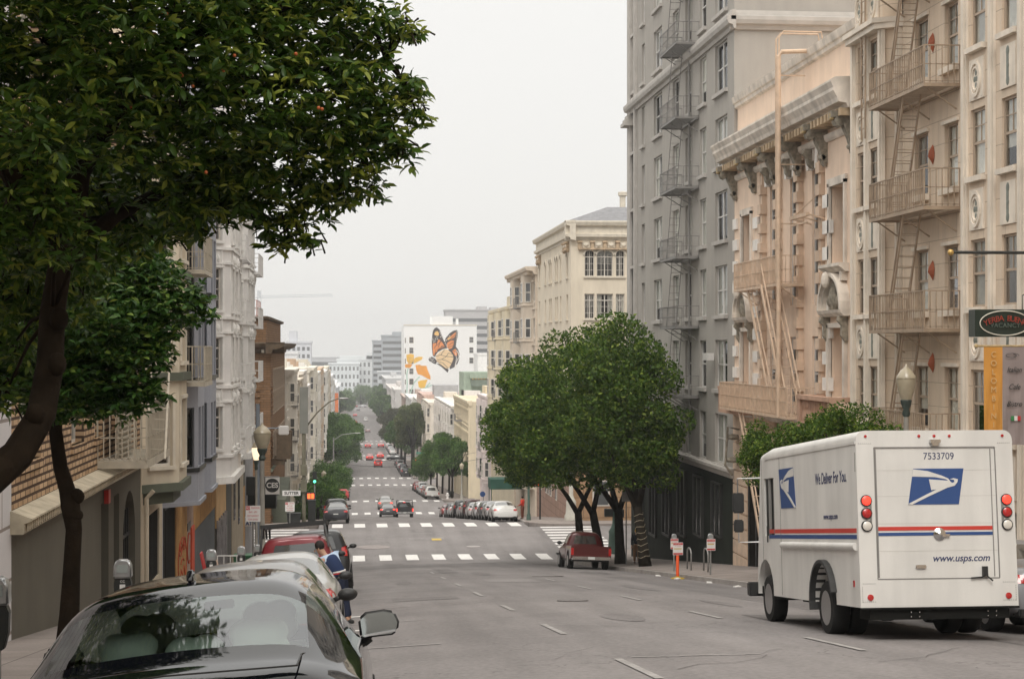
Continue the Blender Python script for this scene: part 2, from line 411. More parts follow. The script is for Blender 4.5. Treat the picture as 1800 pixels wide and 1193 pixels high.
def patch(x0, x1, y0, y1, m, dz=.006):
    mb = MB(); xs = [x0]+[XL+i*(XR-XL)/14 for i in range(15) if x0 < XL+i*(XR-XL)/14 < x1]+[x1]; ys = [y0]+[y for y in YS if y0 < y < y1]+[y1]
    sheet('', xs, ys, rz_, None, build=False, mb=mb, dz=dz); tag(mb.build('road_patch', m), kind='structure')
TYRED = asphalt('asphalt_tyre_dark', (.200, .168, .166)); STAIN = asphalt('oil_stained_asphalt', (.178, .165, .163))
def blob(cx, cy, rx, ry, m, dz=.007, seed=0):
    g = random.Random(seed); n = 22; mb = MB(); ph = [g.uniform(.7, 1.15) for _ in range(n)]; ph = [(ph[i]+ph[i-1]+ph[(i+1) % n])/3 for i in range(n)]
    pts = [(cx+rx*ph[i]*math.cos(2*math.pi*i/n), cy+ry*ph[i]*math.sin(2*math.pi*i/n)) for i in range(n)]
    c = (cx, cy, rz_(cx, cy)+dz)
    for i in range(n):
        a, b = pts[i], pts[(i+1) % n]; k = 6
        for j in range(k):
            t0, t1 = j/k, (j+1)/k; q = lambda p, t: (cx+(p[0]-cx)*t, cy+(p[1]-cy)*t)
            qq = [q(a, t0), q(b, t0), q(b, t1), q(a, t1)]; qq = qq if j else qq[1:]
            mb.quad(*[(x, y, rz_(x, y)+dz) for x, y in qq])
    tag(mb.build('road_stain', m), kind='structure')
for i, (x, y, rx, ry) in enumerate([(4.8, 30, .35, 1.4), (1.7, 55, .3, 1.8), (4.9, 64, .35, 2.8), (8.0, 47, .3, 3.0), (7.9, 36, .25, 1.8), (2.2, 88, .6, 1.4), (6.8, 88, .8, 1.0), (9.6, 67, .7, 2.4)]): blob(x, y, rx, ry, STAIN, seed=i)
for (x0, x1, y0_, y1_, m_) in ((1.0, 2.6, 40.5, 42.2, DARKA), (4.3, 5.9, 52.5, 56.0, LIGHTA), (7.1, 8.6, 27.5, 30.6, DARKA), (3.5, 4.2, 66, 74, DARKA)): patch(x0, x1, y0_, y1_, m_, .0065)
patch(-1.6, 7.6, 73.0, 74.6, LIGHTA); patch(-1.8, 11.3, 78.2, 86.5, DARKA, .005)
patch(3.6, 5.8, 105.6, 106.8, LIGHTA); patch(9.0, 11.2, 20, 60, DARKA, .005)
mb = MB(); g = random.Random(5)
for (x, y, dx, n) in [(3.6, 18.6, .3, 7), (7.0, 31, -.4, 9), (5.6, 45, .45, 9), (.9, 36, .3, 7), (9.9, 40, .1, 12), (3.0, 70, .6, 8), (6.5, 80, .6, 8), (1.5, 62, .5, 7), (2.4, 30, .35, 9), (5.0, 25, -.3, 8), (7.4, 40, .25, 10), (1.2, 48, .4, 9), (8.8, 22, -.15, 8), (4.0, 60, .5, 8), (9.3, 52, .1, 12), (6.0, 19, .5, 6), (2.0, 20.5, .45, 5)]:
    p = (x, y)
    for i in range(n):
        q = (p[0]+dx*g.uniform(.3, 1.4)+g.uniform(-.15, .15), p[1]+g.uniform(.1, .7)); w2 = g.uniform(.006, .016)
        mb.quad(*[(a, b, rz_(a, b)+.009) for a, b in ((p[0], p[1]-w2), (q[0], q[1]-w2), (q[0], q[1]+w2), (p[0], p[1]+w2))]); p = q
tag(mb.build('road_crack_line', M('crack_tar', (.10, .093, .09), rough=.9)), kind='structure')
mb = MB()
for (x0, x1, y, w2) in [(-.1, 2.6, 41.0, .03), (-.2, 1.9, 47.5, .03), (.1, 3.2, 57, .04), (3.4, 5.0, 20.5, .035), (6.9, 8.4, 52.0, .04), (.4, 2.2, 66, .05), (4.5, 6.2, 89.5, .06), (1.0, 2.1, 106.5, .07), (3.8, 5.2, 109.0, .07)]:
    n = 8
    for i in range(n):
        a, b = x0+(x1-x0)*i/n, x0+(x1-x0)*(i+1)/n; t = math.sin(i*1.7+y)*.03; w3 = w2*(.5+.5*abs(math.sin(i*2.3+y)))
        mb.quad(*[(p, q, rz_(p, q)+.0095) for p, q in ((a, y+t-w3), (b, y+t-w3), (b, y+t+w3), (a, y+t+w3))])
tag(mb.build('scuffed_marking', PAINT2), kind='structure')
# manholes
IRON = M('cast_iron', (.16, .145, .14), rough=.6, metal=.3, var=.2, vs=8)
def disc(x, y, r, name, label, mat, group=None):
    mb = MB(); mb.lathe([(r, 0), (r, .012), (r*.92, .014), (r*.9, .010), (0.01, .010)], (0, 0, 0), 24)
    o = mb.build(name, mat); o.location = (x, y, rz_(x, y)+.006); ORG[o.name] = o.location.copy()
    o.rotation_euler = (math.atan((prof(y+1)-prof(y-1))/2), 0, 0)
    return tag(o, label, 'manhole cover', group)
disc(1.35, 101.8, 1.0, 'manhole_cover', 'wide round utility cover in the crossing, left of the centre, beyond the near crosswalk', M('cover_concrete', (.27, .24, .23), rough=.8))
disc(7.3, 101.5, .42, 'manhole_cover', 'small pale round cover in the crossing, right of the centre', M('cover_pale', (.36, .33, .32), rough=.8))
disc(6.9, 59.5, .55, 'manhole_cover', 'round iron cover in the road between the red pickup and the postal truck', IRON)
disc(4.9, 37.5, .35, 'manhole_cover', 'small iron cover in the road left of the postal truck cab', IRON)
mb = MB(); mark(mb, [(5.0, 105.0), (5.6, 105.0), (5.6, 106.0), (5.0, 106.0)], .014); tag(mb.build('yellow_marking', YPAINT), kind='structure')

# ================= facade tools =================
class FR:
    """a wall plane: origin o, u to the right as one faces it, out towards the viewer"""
    def __init__(s, x, y, deg): s.o = Vector((x, y, 0)); a = R(deg); s.a = a; s.U = Vector((math.cos(a), math.sin(a), 0)); s.N = Vector((math.sin(a), -math.cos(a), 0))
    def p(s, u, z, d=0): return s.o+s.U*u+s.N*d+Vector((0, 0, z))
    def box(s, mb, u0, u1, z0, z1, d0, d1):
        f = s.p; return mb.hexa([f(u0,z0,d1), f(u1,z0,d1), f(u1,z0,d0), f(u0,z0,d0), f(u0,z1,d1), f(u1,z1,d1), f(u1,z1,d0), f(u0,z1,d0)])
    def poly(s, mb, pts, d0, d1): return mb.prism(pts, lambda a, b, t: s.p(a, b, d0+(d1-d0)*t))
    def moulding(s, mb, u0, u1, prf):
        """prf list of (z,d) swept along u"""
        n = len(prf); vs = [s.p(u0, z, d) for z, d in prf]+[s.p(u1, z, d) for z, d in prf]
        return mb.add(vs, [tuple(range(n)), tuple(range(n, 2*n))[::-1]]+[(i, n+i, n+(i+1) % n, (i+1) % n) for i in range(n)])
def wall_grid(mb, F, u0, u1, z0, z1, ops, depth=.18, zbot=None, d=0.):
    """wall face with real openings and reveals. ops: (u,z,w,h)"""
    us = sorted({u0, u1, *[q for o in ops for q in (o[0], o[0]+o[2]) if u0 < q < u1]}); zs = sorted({z0, z1, *[q for o in ops for q in (o[1], o[1]+o[3]) if z0 < q < z1]})
    for i in range(len(us)-1):
        um = (us[i]+us[i+1])/2; run = None
        for j in range(len(zs)-1):
            zm = (zs[j]+zs[j+1])/2; hole = any(o[0] < um < o[0]+o[2] and o[1] < zm < o[1]+o[3] for o in ops)
            if not hole: mb.quad(F.p(us[i], zs[j], d), F.p(us[i+1], zs[j], d), F.p(us[i+1], zs[j+1], d), F.p(us[i], zs[j+1], d))
    for (u, z, w_, h) in ops:
        f = F.p; a, b, c, e = (u, z), (u+w_, z), (u+w_, z+h), (u, z+h)
        for (p, q) in ((a, b), (b, c), (c, e), (e, a)): mb.quad(f(*p, d), f(*q, d), f(*q, d-depth), f(*p, d-depth))
def shell(mb, F, u0, u1, z0, z1, depth, front=True, left=True):
    """sides, back and top of a block behind a facade"""
    f = F.p
    if left: mb.quad(f(u0,z0,0), f(u0,z1,0), f(u0,z1,-depth), f(u0,z0,-depth))
    mb.quad(f(u1,z0,0), f(u1,z0,-depth), f(u1,z1,-depth), f(u1,z1,0))
    mb.quad(f(u0,z0,-depth), f(u0,z1,-depth), f(u1,z1,-depth), f(u1,z0,-depth)); mb.quad(f(u0,z1,0), f(u1,z1,0), f(u1,z1,-depth), f(u0,z1,-depth))
    if front: mb.quad(f(u0,z0,0), f(u1,z0,0), f(u1,z1,0), f(u0,z1,0))
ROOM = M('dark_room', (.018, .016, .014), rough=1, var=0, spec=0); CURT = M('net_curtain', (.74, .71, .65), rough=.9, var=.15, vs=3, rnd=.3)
PANE = glass('window_pane', (.88, .9, .89), .34); PANE2 = glass('window_pane_bright', (.8, .82, .82), .8, .06)
WC = {}
def window_proto(w_, h, kind, fm, variant=0, fw=.06):
    """local: x 0..w, z 0..h, outside is -y"""
    key = (round(w_, 2), round(h, 2), kind, fm.name, variant)
    if key in WC: return WC[key]
    mb = MB(); b = lambda x0, x1, z0, z1, y0=0, y1=.07: mb.box(x0, x1, y0, y1, z0, z1)
    b(0, fw, 0, h); b(w_-fw, w_, 0, h); b(fw, w_-fw, 0, fw); b(fw, w_-fw, h-fw, h)
    bays = [(fw, w_-fw)]
    if kind.startswith('double'):
        b(w_/2-.05, w_/2+.05, fw, h-fw, -.01, .08); bays = [(fw, w_/2-.05), (w_/2+.05, w_-fw)]
    nx, nz = {'sash': (1, 1), 'sashgrid': (2, 2), 'double': (1, 1), 'doublegrid': (2, 2), 'cas': (2, 4), 'triple': (3, 1), 'plain': (1, 1), 'one': (1, 1)}.get(kind, (1, 1))
    for (a, c) in bays:
        if kind in ('sash', 'double', 'sashgrid', 'doublegrid'):
            b(a, c, h*.5-.03, h*.5+.03, .015, .085)
            if nx > 1:
                for i in range(1, nx): b(a+(c-a)*i/nx-.012, a+(c-a)*i/nx+.012, h*.5+.03, h-fw, .02, .05)
                for j in range(1, nz): b(a, c, h*.5+(h*.5)*j/nz-.012, h*.5+(h*.5)*j/nz+.012, .021, .049)
        elif kind == 'cas':
            b((a+c)/2-.03, (a+c)/2+.03, fw, h-fw, .005, .065); b(a, c, h*.74-.03, h*.74+.03, .006, .064)
            for x in (a+(c-a)*.27, a+(c-a)*.73): b(x-.012, x+.012, fw, h-fw, .02, .05)
            for j in (1, 2): b(a, c, h*.74*j/3-.012, h*.74*j/3+.012, .021, .049)
        elif kind == 'triple':
            b(a+(c-a)*.27, a+(c-a)*.27+.07, fw, h-fw); b(a+(c-a)*.73-.07, a+(c-a)*.73, fw, h-fw); b(a, c, h*.72, h*.72+.05, .01, .06)
            for i in range(1, 9): b(a+(c-a)*i/9-.01, a+(c-a)*i/9+.01, fw, h-fw, .02, .05)
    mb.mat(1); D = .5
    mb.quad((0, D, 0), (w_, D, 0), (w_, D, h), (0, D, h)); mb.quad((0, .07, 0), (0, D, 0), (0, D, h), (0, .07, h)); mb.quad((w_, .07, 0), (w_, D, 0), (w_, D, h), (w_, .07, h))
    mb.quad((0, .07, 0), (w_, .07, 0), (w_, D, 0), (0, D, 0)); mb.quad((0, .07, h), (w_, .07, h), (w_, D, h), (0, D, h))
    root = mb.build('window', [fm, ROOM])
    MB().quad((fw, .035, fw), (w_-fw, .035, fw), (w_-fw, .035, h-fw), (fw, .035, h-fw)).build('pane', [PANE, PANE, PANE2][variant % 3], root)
    v = variant
    if v in (1, 2, 3, 4):
        cm = MB(); ztop = h-fw; zb = {1: fw, 2: h*.52, 3: fw, 4: h*.3}[v]; segs = 14
        spans = {1: [(0, w_)], 2: [(0, w_)], 3: [(0, w_*.3), (w_*.72, w_)], 4: [(0, w_)]}[v]
        for (a, c) in spans:
            k = max(4, int((c-a)/.06))
            for i in range(k):
                x0, x1 = a+(c-a)*i/k, a+(c-a)*(i+1)/k; y0, y1 = .085+.02*math.sin(i*2.1), .085+.02*math.sin((i+1)*2.1)
                cm.quad((x0, y0, zb), (x1, y1, zb), (x1, y1, ztop), (x0, y0, ztop))
        cm.build('curtain', CURT, root)
    WC[key] = root; root['proto'] = 1
    return root
def put_window(bld, F, u, z, w_, h, kind, fm, inset=.12, variant=None, d=0.):
    v = random.choice([0, 0, 1, 2, 3, 4]) if variant is None else variant
    pr = window_proto(w_, h, kind, fm, v)
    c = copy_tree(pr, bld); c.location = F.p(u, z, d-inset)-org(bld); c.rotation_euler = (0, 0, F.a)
    if 'proto' in c: del c['proto']
    return c
def sill(mb, F, u, z, w_, d=0., t=.1, pr=.12, ov=.08): F.box(mb, u-ov, u+w_+ov, z-t, z, d-.02, d+pr)
def far_window_mesh(w_, h, fm, gm):
    key = ('far', round(w_, 2), round(h, 2), fm.name, gm.name)
    if key not in WC:
        mb = MB(); mb.box(0, w_, -.06, .02, 0, .1); mb.box(0, w_, -.06, .02, h-.1, h); mb.box(0, .09, -.06, .02, .1, h-.1); mb.box(w_-.09, w_, -.06, .02, .1, h-.1); mb.box(.09, w_-.09, -.03, .02, h/2-.05, h/2+.05)
        mb.mat(1).quad((.05, -.01, .05), (w_-.05, -.01, .05), (w_-.05, -.01, h-.05), (.05, -.01, h-.05))
        o = mb.build('window', [fm, gm]); WC[key] = o; o['proto'] = 1
    return WC[key]
def put_far(bld, F, u, z, w_, h, fm, gm, d=0.):
    c = far_window_mesh(w_, h, fm, gm).copy(); COL.objects.link(c); c.parent = bld; c.location = F.p(u, z, d)-org(bld); c.rotation_euler = (0, 0, F.a)
    if 'proto' in c: del c['proto']
    return c
def split_parts(names):
    """a part whose mesh holds far-apart pieces becomes one object for each piece"""
    for o in [q for q in bpy.data.objects if q.type == 'MESH' and q.parent and q.name.split('.')[0] in names and not q.children]:
        me = o.data; nv = len(me.vertices); par_ = list(range(nv))
        def find(a):
            while par_[a] != a: par_[a] = par_[par_[a]]; a = par_[a]
            return a
        for e in me.edges:
            a, b = find(e.vertices[0]), find(e.vertices[1])
            if a != b: par_[b] = a
        isl = {}
        for v in range(nv): isl.setdefault(find(v), []).append(v)
        keys = list(isl); k = len(keys)
        if k < 2: continue
        co = np.array([v.co[:] for v in me.vertices]); lo = np.array([co[isl[q]].min(0) for q in keys]); hi = np.array([co[isl[q]].max(0) for q in keys]); size = (hi-lo).max(1)
        gap = np.maximum(0, np.maximum(lo[:, None]-hi[None], lo[None]-hi[:, None])); near = np.sqrt((gap**2).sum(2)) <= np.maximum(.02, .5*np.maximum(size[:, None], size[None]))
        lab = list(range(k))
        ch = True
        while ch:
            ch = False
            for i in range(k):
                m_ = min([lab[i]]+[lab[j] for j in np.nonzero(near[i])[0]])
                if m_ < lab[i]: lab[i] = m_; ch = True
        groups = sorted(set(lab))
        if len(groups) < 2 or len(groups) > 100: continue
        vlab = {}
        for i, q in enumerate(keys):
            for v in isl[q]: vlab[v] = lab[i]
        for g in groups:
            vm = {}; vs = []; fs = []; mi = []
            for p in me.polygons:
                if vlab[p.vertices[0]] != g: continue
                f_ = []
                for v in p.vertices:
                    if v not in vm: vm[v] = len(vs); vs.append(me.vertices[v].co[:])
                    f_.append(vm[v])
                fs.append(f_); mi.append(p.material_index)
            m2 = bpy.data.meshes.new(o.name.split('.')[0]); m2.from_pydata(vs, [], fs); [m2.materials.append(q) for q in me.materials]; m2.polygons.foreach_set('material_index', mi)
            n_ = bpy.data.objects.new(o.name.split('.')[0], m2); COL.objects.link(n_); n_.parent = o.parent; n_.location = o.location; n_.rotation_euler = o.rotation_euler
        bpy.data.objects.remove(o)
def clean_protos():
    for o in list(WC.values()): discard(o)
    split_parts({'rusticated_pier', 'quoin', 'window_trim', 'trim', 'window_surround', 'bay_trim', 'relief_panel', 'brick_sill', 'cornice', 'ground_floor_rustication', 'stone_trim', 'keystone', 'scroll_keystone', 'bay_moulding', 'bay_sill', 'window_arch', 'brick_banding', 'carved_ornament', 'terracotta_mask', 'dark_doorway', 'modillion', 'roof_vent', 'pilaster_capital', 'narrow_window', 'mirror_head', 'corner_pilaster', 'roof_shed'})
# ================= right side: stone hotel, peach palazzo, grey block =================
STONE = M('hotel_stone', (.68, .555, .43), rough=.8, var=.08, vs=.7, streak=.16, groove=(1.35, .62, .008, (.67, .55, .43), (.36, .28, .21)))
STONEP = M('hotel_stone_trim', (.76, .68, .58), rough=.8, var=.1, vs=2, streak=.2)
BRNW = M('brown_window_frame', (.42, .33, .25), rough=.6, var=.1)
WHTW = M('white_window_frame', (.62, .58, .52), rough=.55, var=.06)
IRONP = M('painted_iron_brown', (.34, .255, .18), rough=.6, var=.2, vs=4)
GREENG = M('aged_green_tile', (.17, .185, .155), rough=.5, var=.2, vs=6)
TERRA = M('terracotta_red', (.34, .10, .05), rough=.7, var=.2, vs=6)
def yx(px, X=WR): return abs(X)*3000/abs(px-VX)   # y on the building line seen at that column
def railing(mb, p0, p1, h=.95, sp=.13, r=.011, rails=(0.05, .5, 1.0), T=None):
    p0 = Vector(p0); p1 = Vector(p1); n = max(1, int((p1-p0).length/sp)); up = Vector((0, 0, 1))
    for k in rails: mb.bar(p0+up*h*k, p1+up*h*k, .03 if k > .9 else .022)
    for i in range(n+1):
        q = p0+(p1-p0)*i/n; mb.bar(q, q+up*h, r*2 if i % 6 else r*3.2)
def balcony(bld, F, u0, u1, z, d, mat, label=None, h=.95, sp=.14, hole=None, thick=.09, braces=True, sides=(1, 1)):
    mb = MB(); fb = lambda a, b, c, e, f, g: F.box(mb, a, b, c, e, f, g)
    fb(u0, u1, z-thick, z, d-.05, d); fb(u0, u1, z-thick, z, 0, .05); fb(u0, u0+.05, z-thick, z, .05, d-.05); fb(u1-.05, u1, z-thick, z, .05, d-.05)
    k = int(d/.055)
    for i in range(1, k):
        dd = d*i/k
        if dd < d-.06 and dd > .06: fb(u0+.05, u1-.05, z-.03, z-.004, dd, dd+.03)
    if braces:
        for u in (u0+.25, (u0+u1)/2, u1-.25): mb.bar(F.p(u, z-.62, .01), F.p(u, z-thick, d*.82), .035)
    pl = mb.build('fire_escape_platform', mat, bld)
    mb = MB(); railing(mb, F.p(u0, z, d-.02), F.p(u1, z, d-.02), h, sp)
    if sides[0]: railing(mb, F.p(u0+.02, z, 0), F.p(u0+.02, z, d-.02), h, sp)
    if sides[1]: railing(mb, F.p(u1-.02, z, 0), F.p(u1-.02, z, d-.02), h, sp)
    mb.build('railing', mat, pl); return pl
def ladder(bld, F, a, b, wdt, mat, n=None, r=.022, name='ladder', rail=False, along='u'):
    """a,b=(u,z,d) foot and head; sloping stair or straight ladder"""
    mb = MB(); off = (lambda s: (s*wdt/2, 0)) if along == 'u' else (lambda s: (0, s*wdt/2))
    P0 = [F.p(a[0]+off(s)[0], a[1], a[2]+off(s)[1]) for s in (-1, 1)]; P1 = [F.p(b[0]+off(s)[0], b[1], b[2]+off(s)[1]) for s in (-1, 1)]
    for p, q in zip(P0, P1): mb.bar(p, q, r*2.4 if rail else r*2, r*6 if rail else r*2)
    ln = (P1[0]-P0[0]).length; n = n or int(ln/.3)
    for i in range(1, n):
        t = i/n; mb.bar(P0[0].lerp(P1[0], t), P0[1].lerp(P1[1], t), .02 if not rail else .16, .02)
    if rail:
        up = Vector((0, 0, .75))
        for p, q in zip(P0, P1):
            mb.bar(p+up, q+up, .04)
            for i in range(0, 6): t = i/5; mb.bar(p.lerp(q, t), p.lerp(q, t)+up, .02)
    return mb.build(name, mat, bld)

# ---- stone hotel ----
FH = FR(WR, 50.1, -90)                                   # u = 51.1 - y
H = empty('stone_hotel', (WR, 40, prof(40)), 'beige stone hotel with iron fire escape balconies and quatrefoil panels, behind the postal truck', 'building')
yb = lambda y: 51.1-y
ROWZ = [13.4, 10.3, 7.2, 4.1, .98, -2.13, -5.3]              # sills
mbw = MB(); mbt = MB()
U1 = yb(24)
bays = [(yb(51.0), yb(47.2)), (yb(41.8), yb(37.1)), (yb(33.0), yb(28.4))]
flat = [(yb(47.2), yb(41.8)), (yb(37.1), yb(33.0)), (yb(28.4), yb(24))]
BD = .42
def hotel_panel(u, z, w_, h, quatre=True, F=FH, d=0.):
    """spandrel with a carved ring or keyhole ornament"""
    mb = MB(); F.box(mb, u, u+w_, z, z+h, d, d+.045); p1 = mb.build('spandrel_panel', STONEP, H)
    mb = MB(); cu, cz = u+w_/2, z+h/2
    if quatre:
        r = min(w_, h)*.44
        for (r0, r1, dd) in ((r*.98, r*.80, .09), (r*.66, r*.56, .08)):
            n = 20
            for k in range(n):
                a, b = 2*math.pi*k/n, 2*math.pi*(k+1)/n; q = lambda rr, t, dd_: F.p(cu+rr*math.cos(t)*.86, cz+rr*1.12*math.sin(t), d+dd_)
                mb.quad(q(r0, a, dd), q(r0, b, dd), q(r1, b, dd), q(r1, a, dd)); mb.quad(q(r0, a, .04), q(r0, b, .04), q(r0, b, dd), q(r0, a, dd)); mb.quad(q(r1, a, dd), q(r1, b, dd), q(r1, b, .04), q(r1, a, .04))
        for sx in (-1, 1):
            for sz in (-1, 1): F.poly(mb, [(cu+sx*w_*.46, cz+sz*h*.46), (cu+sx*w_*.46, cz+sz*h*.26), (cu+sx*w_*.36, cz+sz*h*.46)][::sx*sz], d+.04, d+.052); 
        o = mb.build('carved_ring', STONEP, p1)
        mb = MB()
        for (a, b) in ((0, 0), (.1, 0), (-.1, 0), (0, .15), (0, -.15)): mb.ball(F.p(cu+a, cz+b, d+.044), (.012, .066, .075), 10, 6)
        mb.build('quatrefoil', GREENG, p1)
    else:
        mb = MB()
        for b in (-.34, .34): mb.ball(F.p(cu, cz+b*h, d+.045), (.018, .1, .12), 10, 6)
        F.box(mb, cu-.065, cu+.065, cz-.3*h, cz+.3*h, d+.02, d+.055); mb.ball(F.p(cu, cz, d+.045), (.018, .085, .09), 10, 6)
        mb.build('keyhole_ornament', GREENG, p1)
for bi, (a, b) in enumerate(bays):
    wv = b-a; sp_ = .34
    # splayed bay: near and far cheeks are angled
    c0, c1 = a+.25, b-.25
    fa = FR(FH.p(c0+sp_, 0, BD).x, FH.p(c0+sp_, 0, BD).y, -90)
    ops = []; fr_w = c1-c0-2*sp_
    win = [(.30, .95), (fr_w-.30-.95, .95)]
    for z in ROWZ[1:]: ops += [(x, z, w_, 1.62) for x, w_ in win]
    ztop = 8.95 if bi == 0 else 14
    ops = [o for o in ops if o[1]+o[3] < ztop]
    wall_grid(mbw, fa, 0, fr_w, -9.5, ztop, ops, .16)
    for o in ops:
        put_window(H, fa, *o, 'sashgrid', BRNW, .06, variant=random.choice([1, 1, 2, 4]))
        sill(mbt, fa, o[0], o[1], o[2], t=.13, pr=.14)
    for z in ROWZ[1:]:
        if z-1.25 > -8 and z < ztop:
            for i, (x, w_) in enumerate(win): hotel_panel(x+.02, z-1.28, w_-.04, .98, (i == 0), fa)
    # cheeks
    for (pu, pd, qu, qd) in ((c0, 0, c0+sp_, BD), (c1-sp_, BD, c1, 0)):
        p, q = FH.p(pu, 0, pd), FH.p(qu, 0, qd); mbw.quad(p+Vector((0,0,-9.5)), q+Vector((0,0,-9.5)), q+Vector((0,0,ztop)), p+Vector((0,0,ztop)))
    mbw.quad(*[FH.p(u, ztop, d) for u, d in ((c0, 0), (c0+sp_, BD), (c1-sp_, BD), (c1, 0))])
    # vertical ribs
    for u, d in ((c0+.02, .05), (c0+sp_, BD+.02), (c1-sp_, BD+.02), (c1-.02, .05), (c0+sp_+fr_w*.5, BD+.02)):
        FH.box(mbt, u-.085, u+.085, -9.5, ztop-.01, d-.06, d+.09)
        for s in (-.14, .14): FH.box(mbt, u+s-.02, u+s+.02, -9.5, ztop-.01, d-.06, d+.045)
    if bi == 0:   # belt and parapet with carved discs above the bay
        for (z0, z1, ex) in ((ztop, ztop+.16, .26), (ztop+.16, ztop+.3, .34), (ztop+1.5, ztop+1.7, .2), (ztop+1.7, ztop+1.95, .3)):
            mbt.prism([(c0-.25, 0), (c0+sp_-ex*.4, BD+ex), (c1-sp_+ex*.4, BD+ex), (c1+.25, 0)], lambda u, d, t, z0=z0, z1=z1: FH.p(u, z0+(z1-z0)*t, d))
        mbw.prism([(c0, 0), (c0+sp_, BD), (c1-sp_, BD), (c1, 0)], lambda u, d, t: FH.p(u, ztop+.3+1.2*t, d))
        hotel_panel(sp_*0+.2, ztop+.38, .9, 1.0, True, fa, .01); hotel_panel(fr_w-1.15, ztop+.38, .9, 1.0, True, fa, .01)
        for u in (.0, fr_w/2, fr_w): fa.box(mbt, u-.1, u+.1, ztop+1.9, ztop+2.5, -.1, .12); mbt.ball(fa.p(u, ztop+2.6, 0), (.13, .13, .2))
        wall_grid(mbw, FH, a, b, ztop, 14, [], .1)
ops = []
for fi, (a, b) in enumerate(flat):
    o2 = []
    for z in ROWZ:
        for (u, w_) in ((a+.95, 1.08), (b-2.1, .98)): o2.append((u, z, w_, 1.66))
    o2 = [o for o in o2 if o[1]+o[3] < 14]
    wall_grid(mbw, FH, a-.1, b+.1, -9.5, 14, o2, .2)
    for o in o2:
        put_window(H, FH, *o, 'sashgrid', BRNW, .10, variant=random.choice([1, 1, 2, 3, 4]))
        sill(mbt, FH, o[0], o[1], o[2], t=.16, pr=.16)
        FH.box(mbt, o[0]-.1, o[0]+o[2]+.1, o[1]+o[3], o[1]+o[3]+.09, -.02, .07)
shell(mbw, FH, 0, U1, -9.5, 14, 16, front=False)
mbw.build('wall', STONE, H); 
FH.box(mbt, -.05, U1, 14, 14.5, -.3, .5); mbt.build('stone_trim', STONEP, H)
mb = MB()
for z in (8.05, 5.1, 2.05, -.38, 11.2):     # terracotta masks
    u = yb(44.75); rim_ = [(u, z-.27), (u+.10, z-.12), (u+.13, z+.04), (u+.06, z+.2), (u-.02, z+.27), (u-.10, z+.10), (u-.11, z-.06)]; q = [FH.p(a, b, .01) for a, b in rim_]; pk = [FH.p(u-.02, z+.10, .11), FH.p(u-.01, z-.04, .15), FH.p(u, z-.15, .08)]
    for i in range(7): mb.quad(q[i], q[(i+1) % 7], pk[1 if i not in (0, 6, 3, 4) else (2 if i in (0, 6) else 0)])
    mb.quad(q[1], pk[1], pk[2]); mb.quad(q[6], pk[2], pk[1]); mb.quad(q[3], pk[0], pk[1]); mb.quad(q[5], pk[1], pk[0])
mb.build('terracotta_mask', TERRA, H)
for k, z in enumerate((9.78, 6.68, 3.58, .5, -2.6)):
    balcony(H, FH, yb(47.3), yb(42.75), z, .95, IRONP)
    if k < 4:
        ladder(H, FH, (yb(46.6), z-3.1, .45), (yb(45.2), z, .45), .5, IRONP, name='ladder', rail=False, along='d')
        ladder(H, FH, (yb(45.9), z-3.1, .62), (yb(44.6), z, .62), .45, IRONP, along='d')
ladder(H, FH, (yb(48.9), 6.0, .62), (yb(48.9), 13, .62), .36, IRONP)
# drain pipe and wall lamp
mb = MB(); mb.tube([FH.p(yb(44.0), -2.9, .1), FH.p(yb(44.0), -2.9, .55)], .05); mb.tube([FH.p(yb(44.0), -2.9, .55), FH.p(yb(44.5), -2.9, .8)], [.09, .12], 10); mb.build('wall_spotlight', M('dark_metal', (.05, .05, .05), rough=.5), H)

# ---- peach palazzo ----
PEACH = M('peach_stucco', (.80, .625, .49), rough=.85, var=.07, vs=.8, streak=.14, fine=.04)
PEACHD = M('peach_rusticated', (.66, .51, .39), rough=.85, var=.12, vs=2, streak=.2)
CREAMW = M('pale_stone_block', (.82, .78, .73), rough=.8, var=.1, vs=3, streak=.18)
CORN = M('weathered_cornice', (.72, .65, .57), rough=.85, var=.22, vs=1.5, streak=.35)
BRONZ = M('aged_bracket', (.28, .25, .20), rough=.8, var=.35, vs=8, streak=.3)
GOLD = M('ochre_ornament', (.42, .31, .16), rough=.7, var=.25, vs=8)
PIRON = M('peach_painted_iron', (.58, .43, .31), rough=.6, var=.15, vs=4)
GREYP = M('pale_grey_paint', (.55, .53, .51), rough=.6)
FP = FR(WR, 67.15, -90); yp = lambda y: 68.1-y; UP = 17.0
B = empty('peach_palazzo', (WR, 60, prof(60)), 'ornate peach stucco palazzo with bracketed cornice, white quoins and arched doors', 'building')
mw = MB(); mt = MB(); mq = MB(); mr_ = MB()
cen = (yp(63.9), yp(55.0))            # recessed centre
sidew = [(yp(66.6), 1.45), (yp(54.3), 1.6)]
tall = [(yp(62.9), 1.25), (yp(60.0), 1.25), (yp(57.1), 1.25)]
opsP = [(u, 2.65, w_, 2.5) for u, w_ in sidew]+[(u, -1.55, w_, 2.2) for u, w_ in sidew]
wall_grid(mw, FP, 0, cen[0], -9.5, 8.0, [o for o in opsP if o[0] < cen[0]], .55)
wall_grid(mw, FP, cen[1], UP, -9.5, 8.0, [o for o in opsP if o[0] > cen[1]], .55)
opsC = [(u, .6+.9, w_, 4.5) for u, w_ in tall]+[(u, -2.1, w_, 2.5) for u, w_ in tall]
wall_grid(mw, FP, cen[0], cen[1], -9.5, 6.6, opsC, .2, d=-.15)
for u, s in ((cen[0], 1), (cen[1], -1)): mw.quad(FP.p(u, -9.5, 0), FP.p(u, -9.5, -.15), FP.p(u, 6.6, -.15), FP.p(u, 6.6, 0))
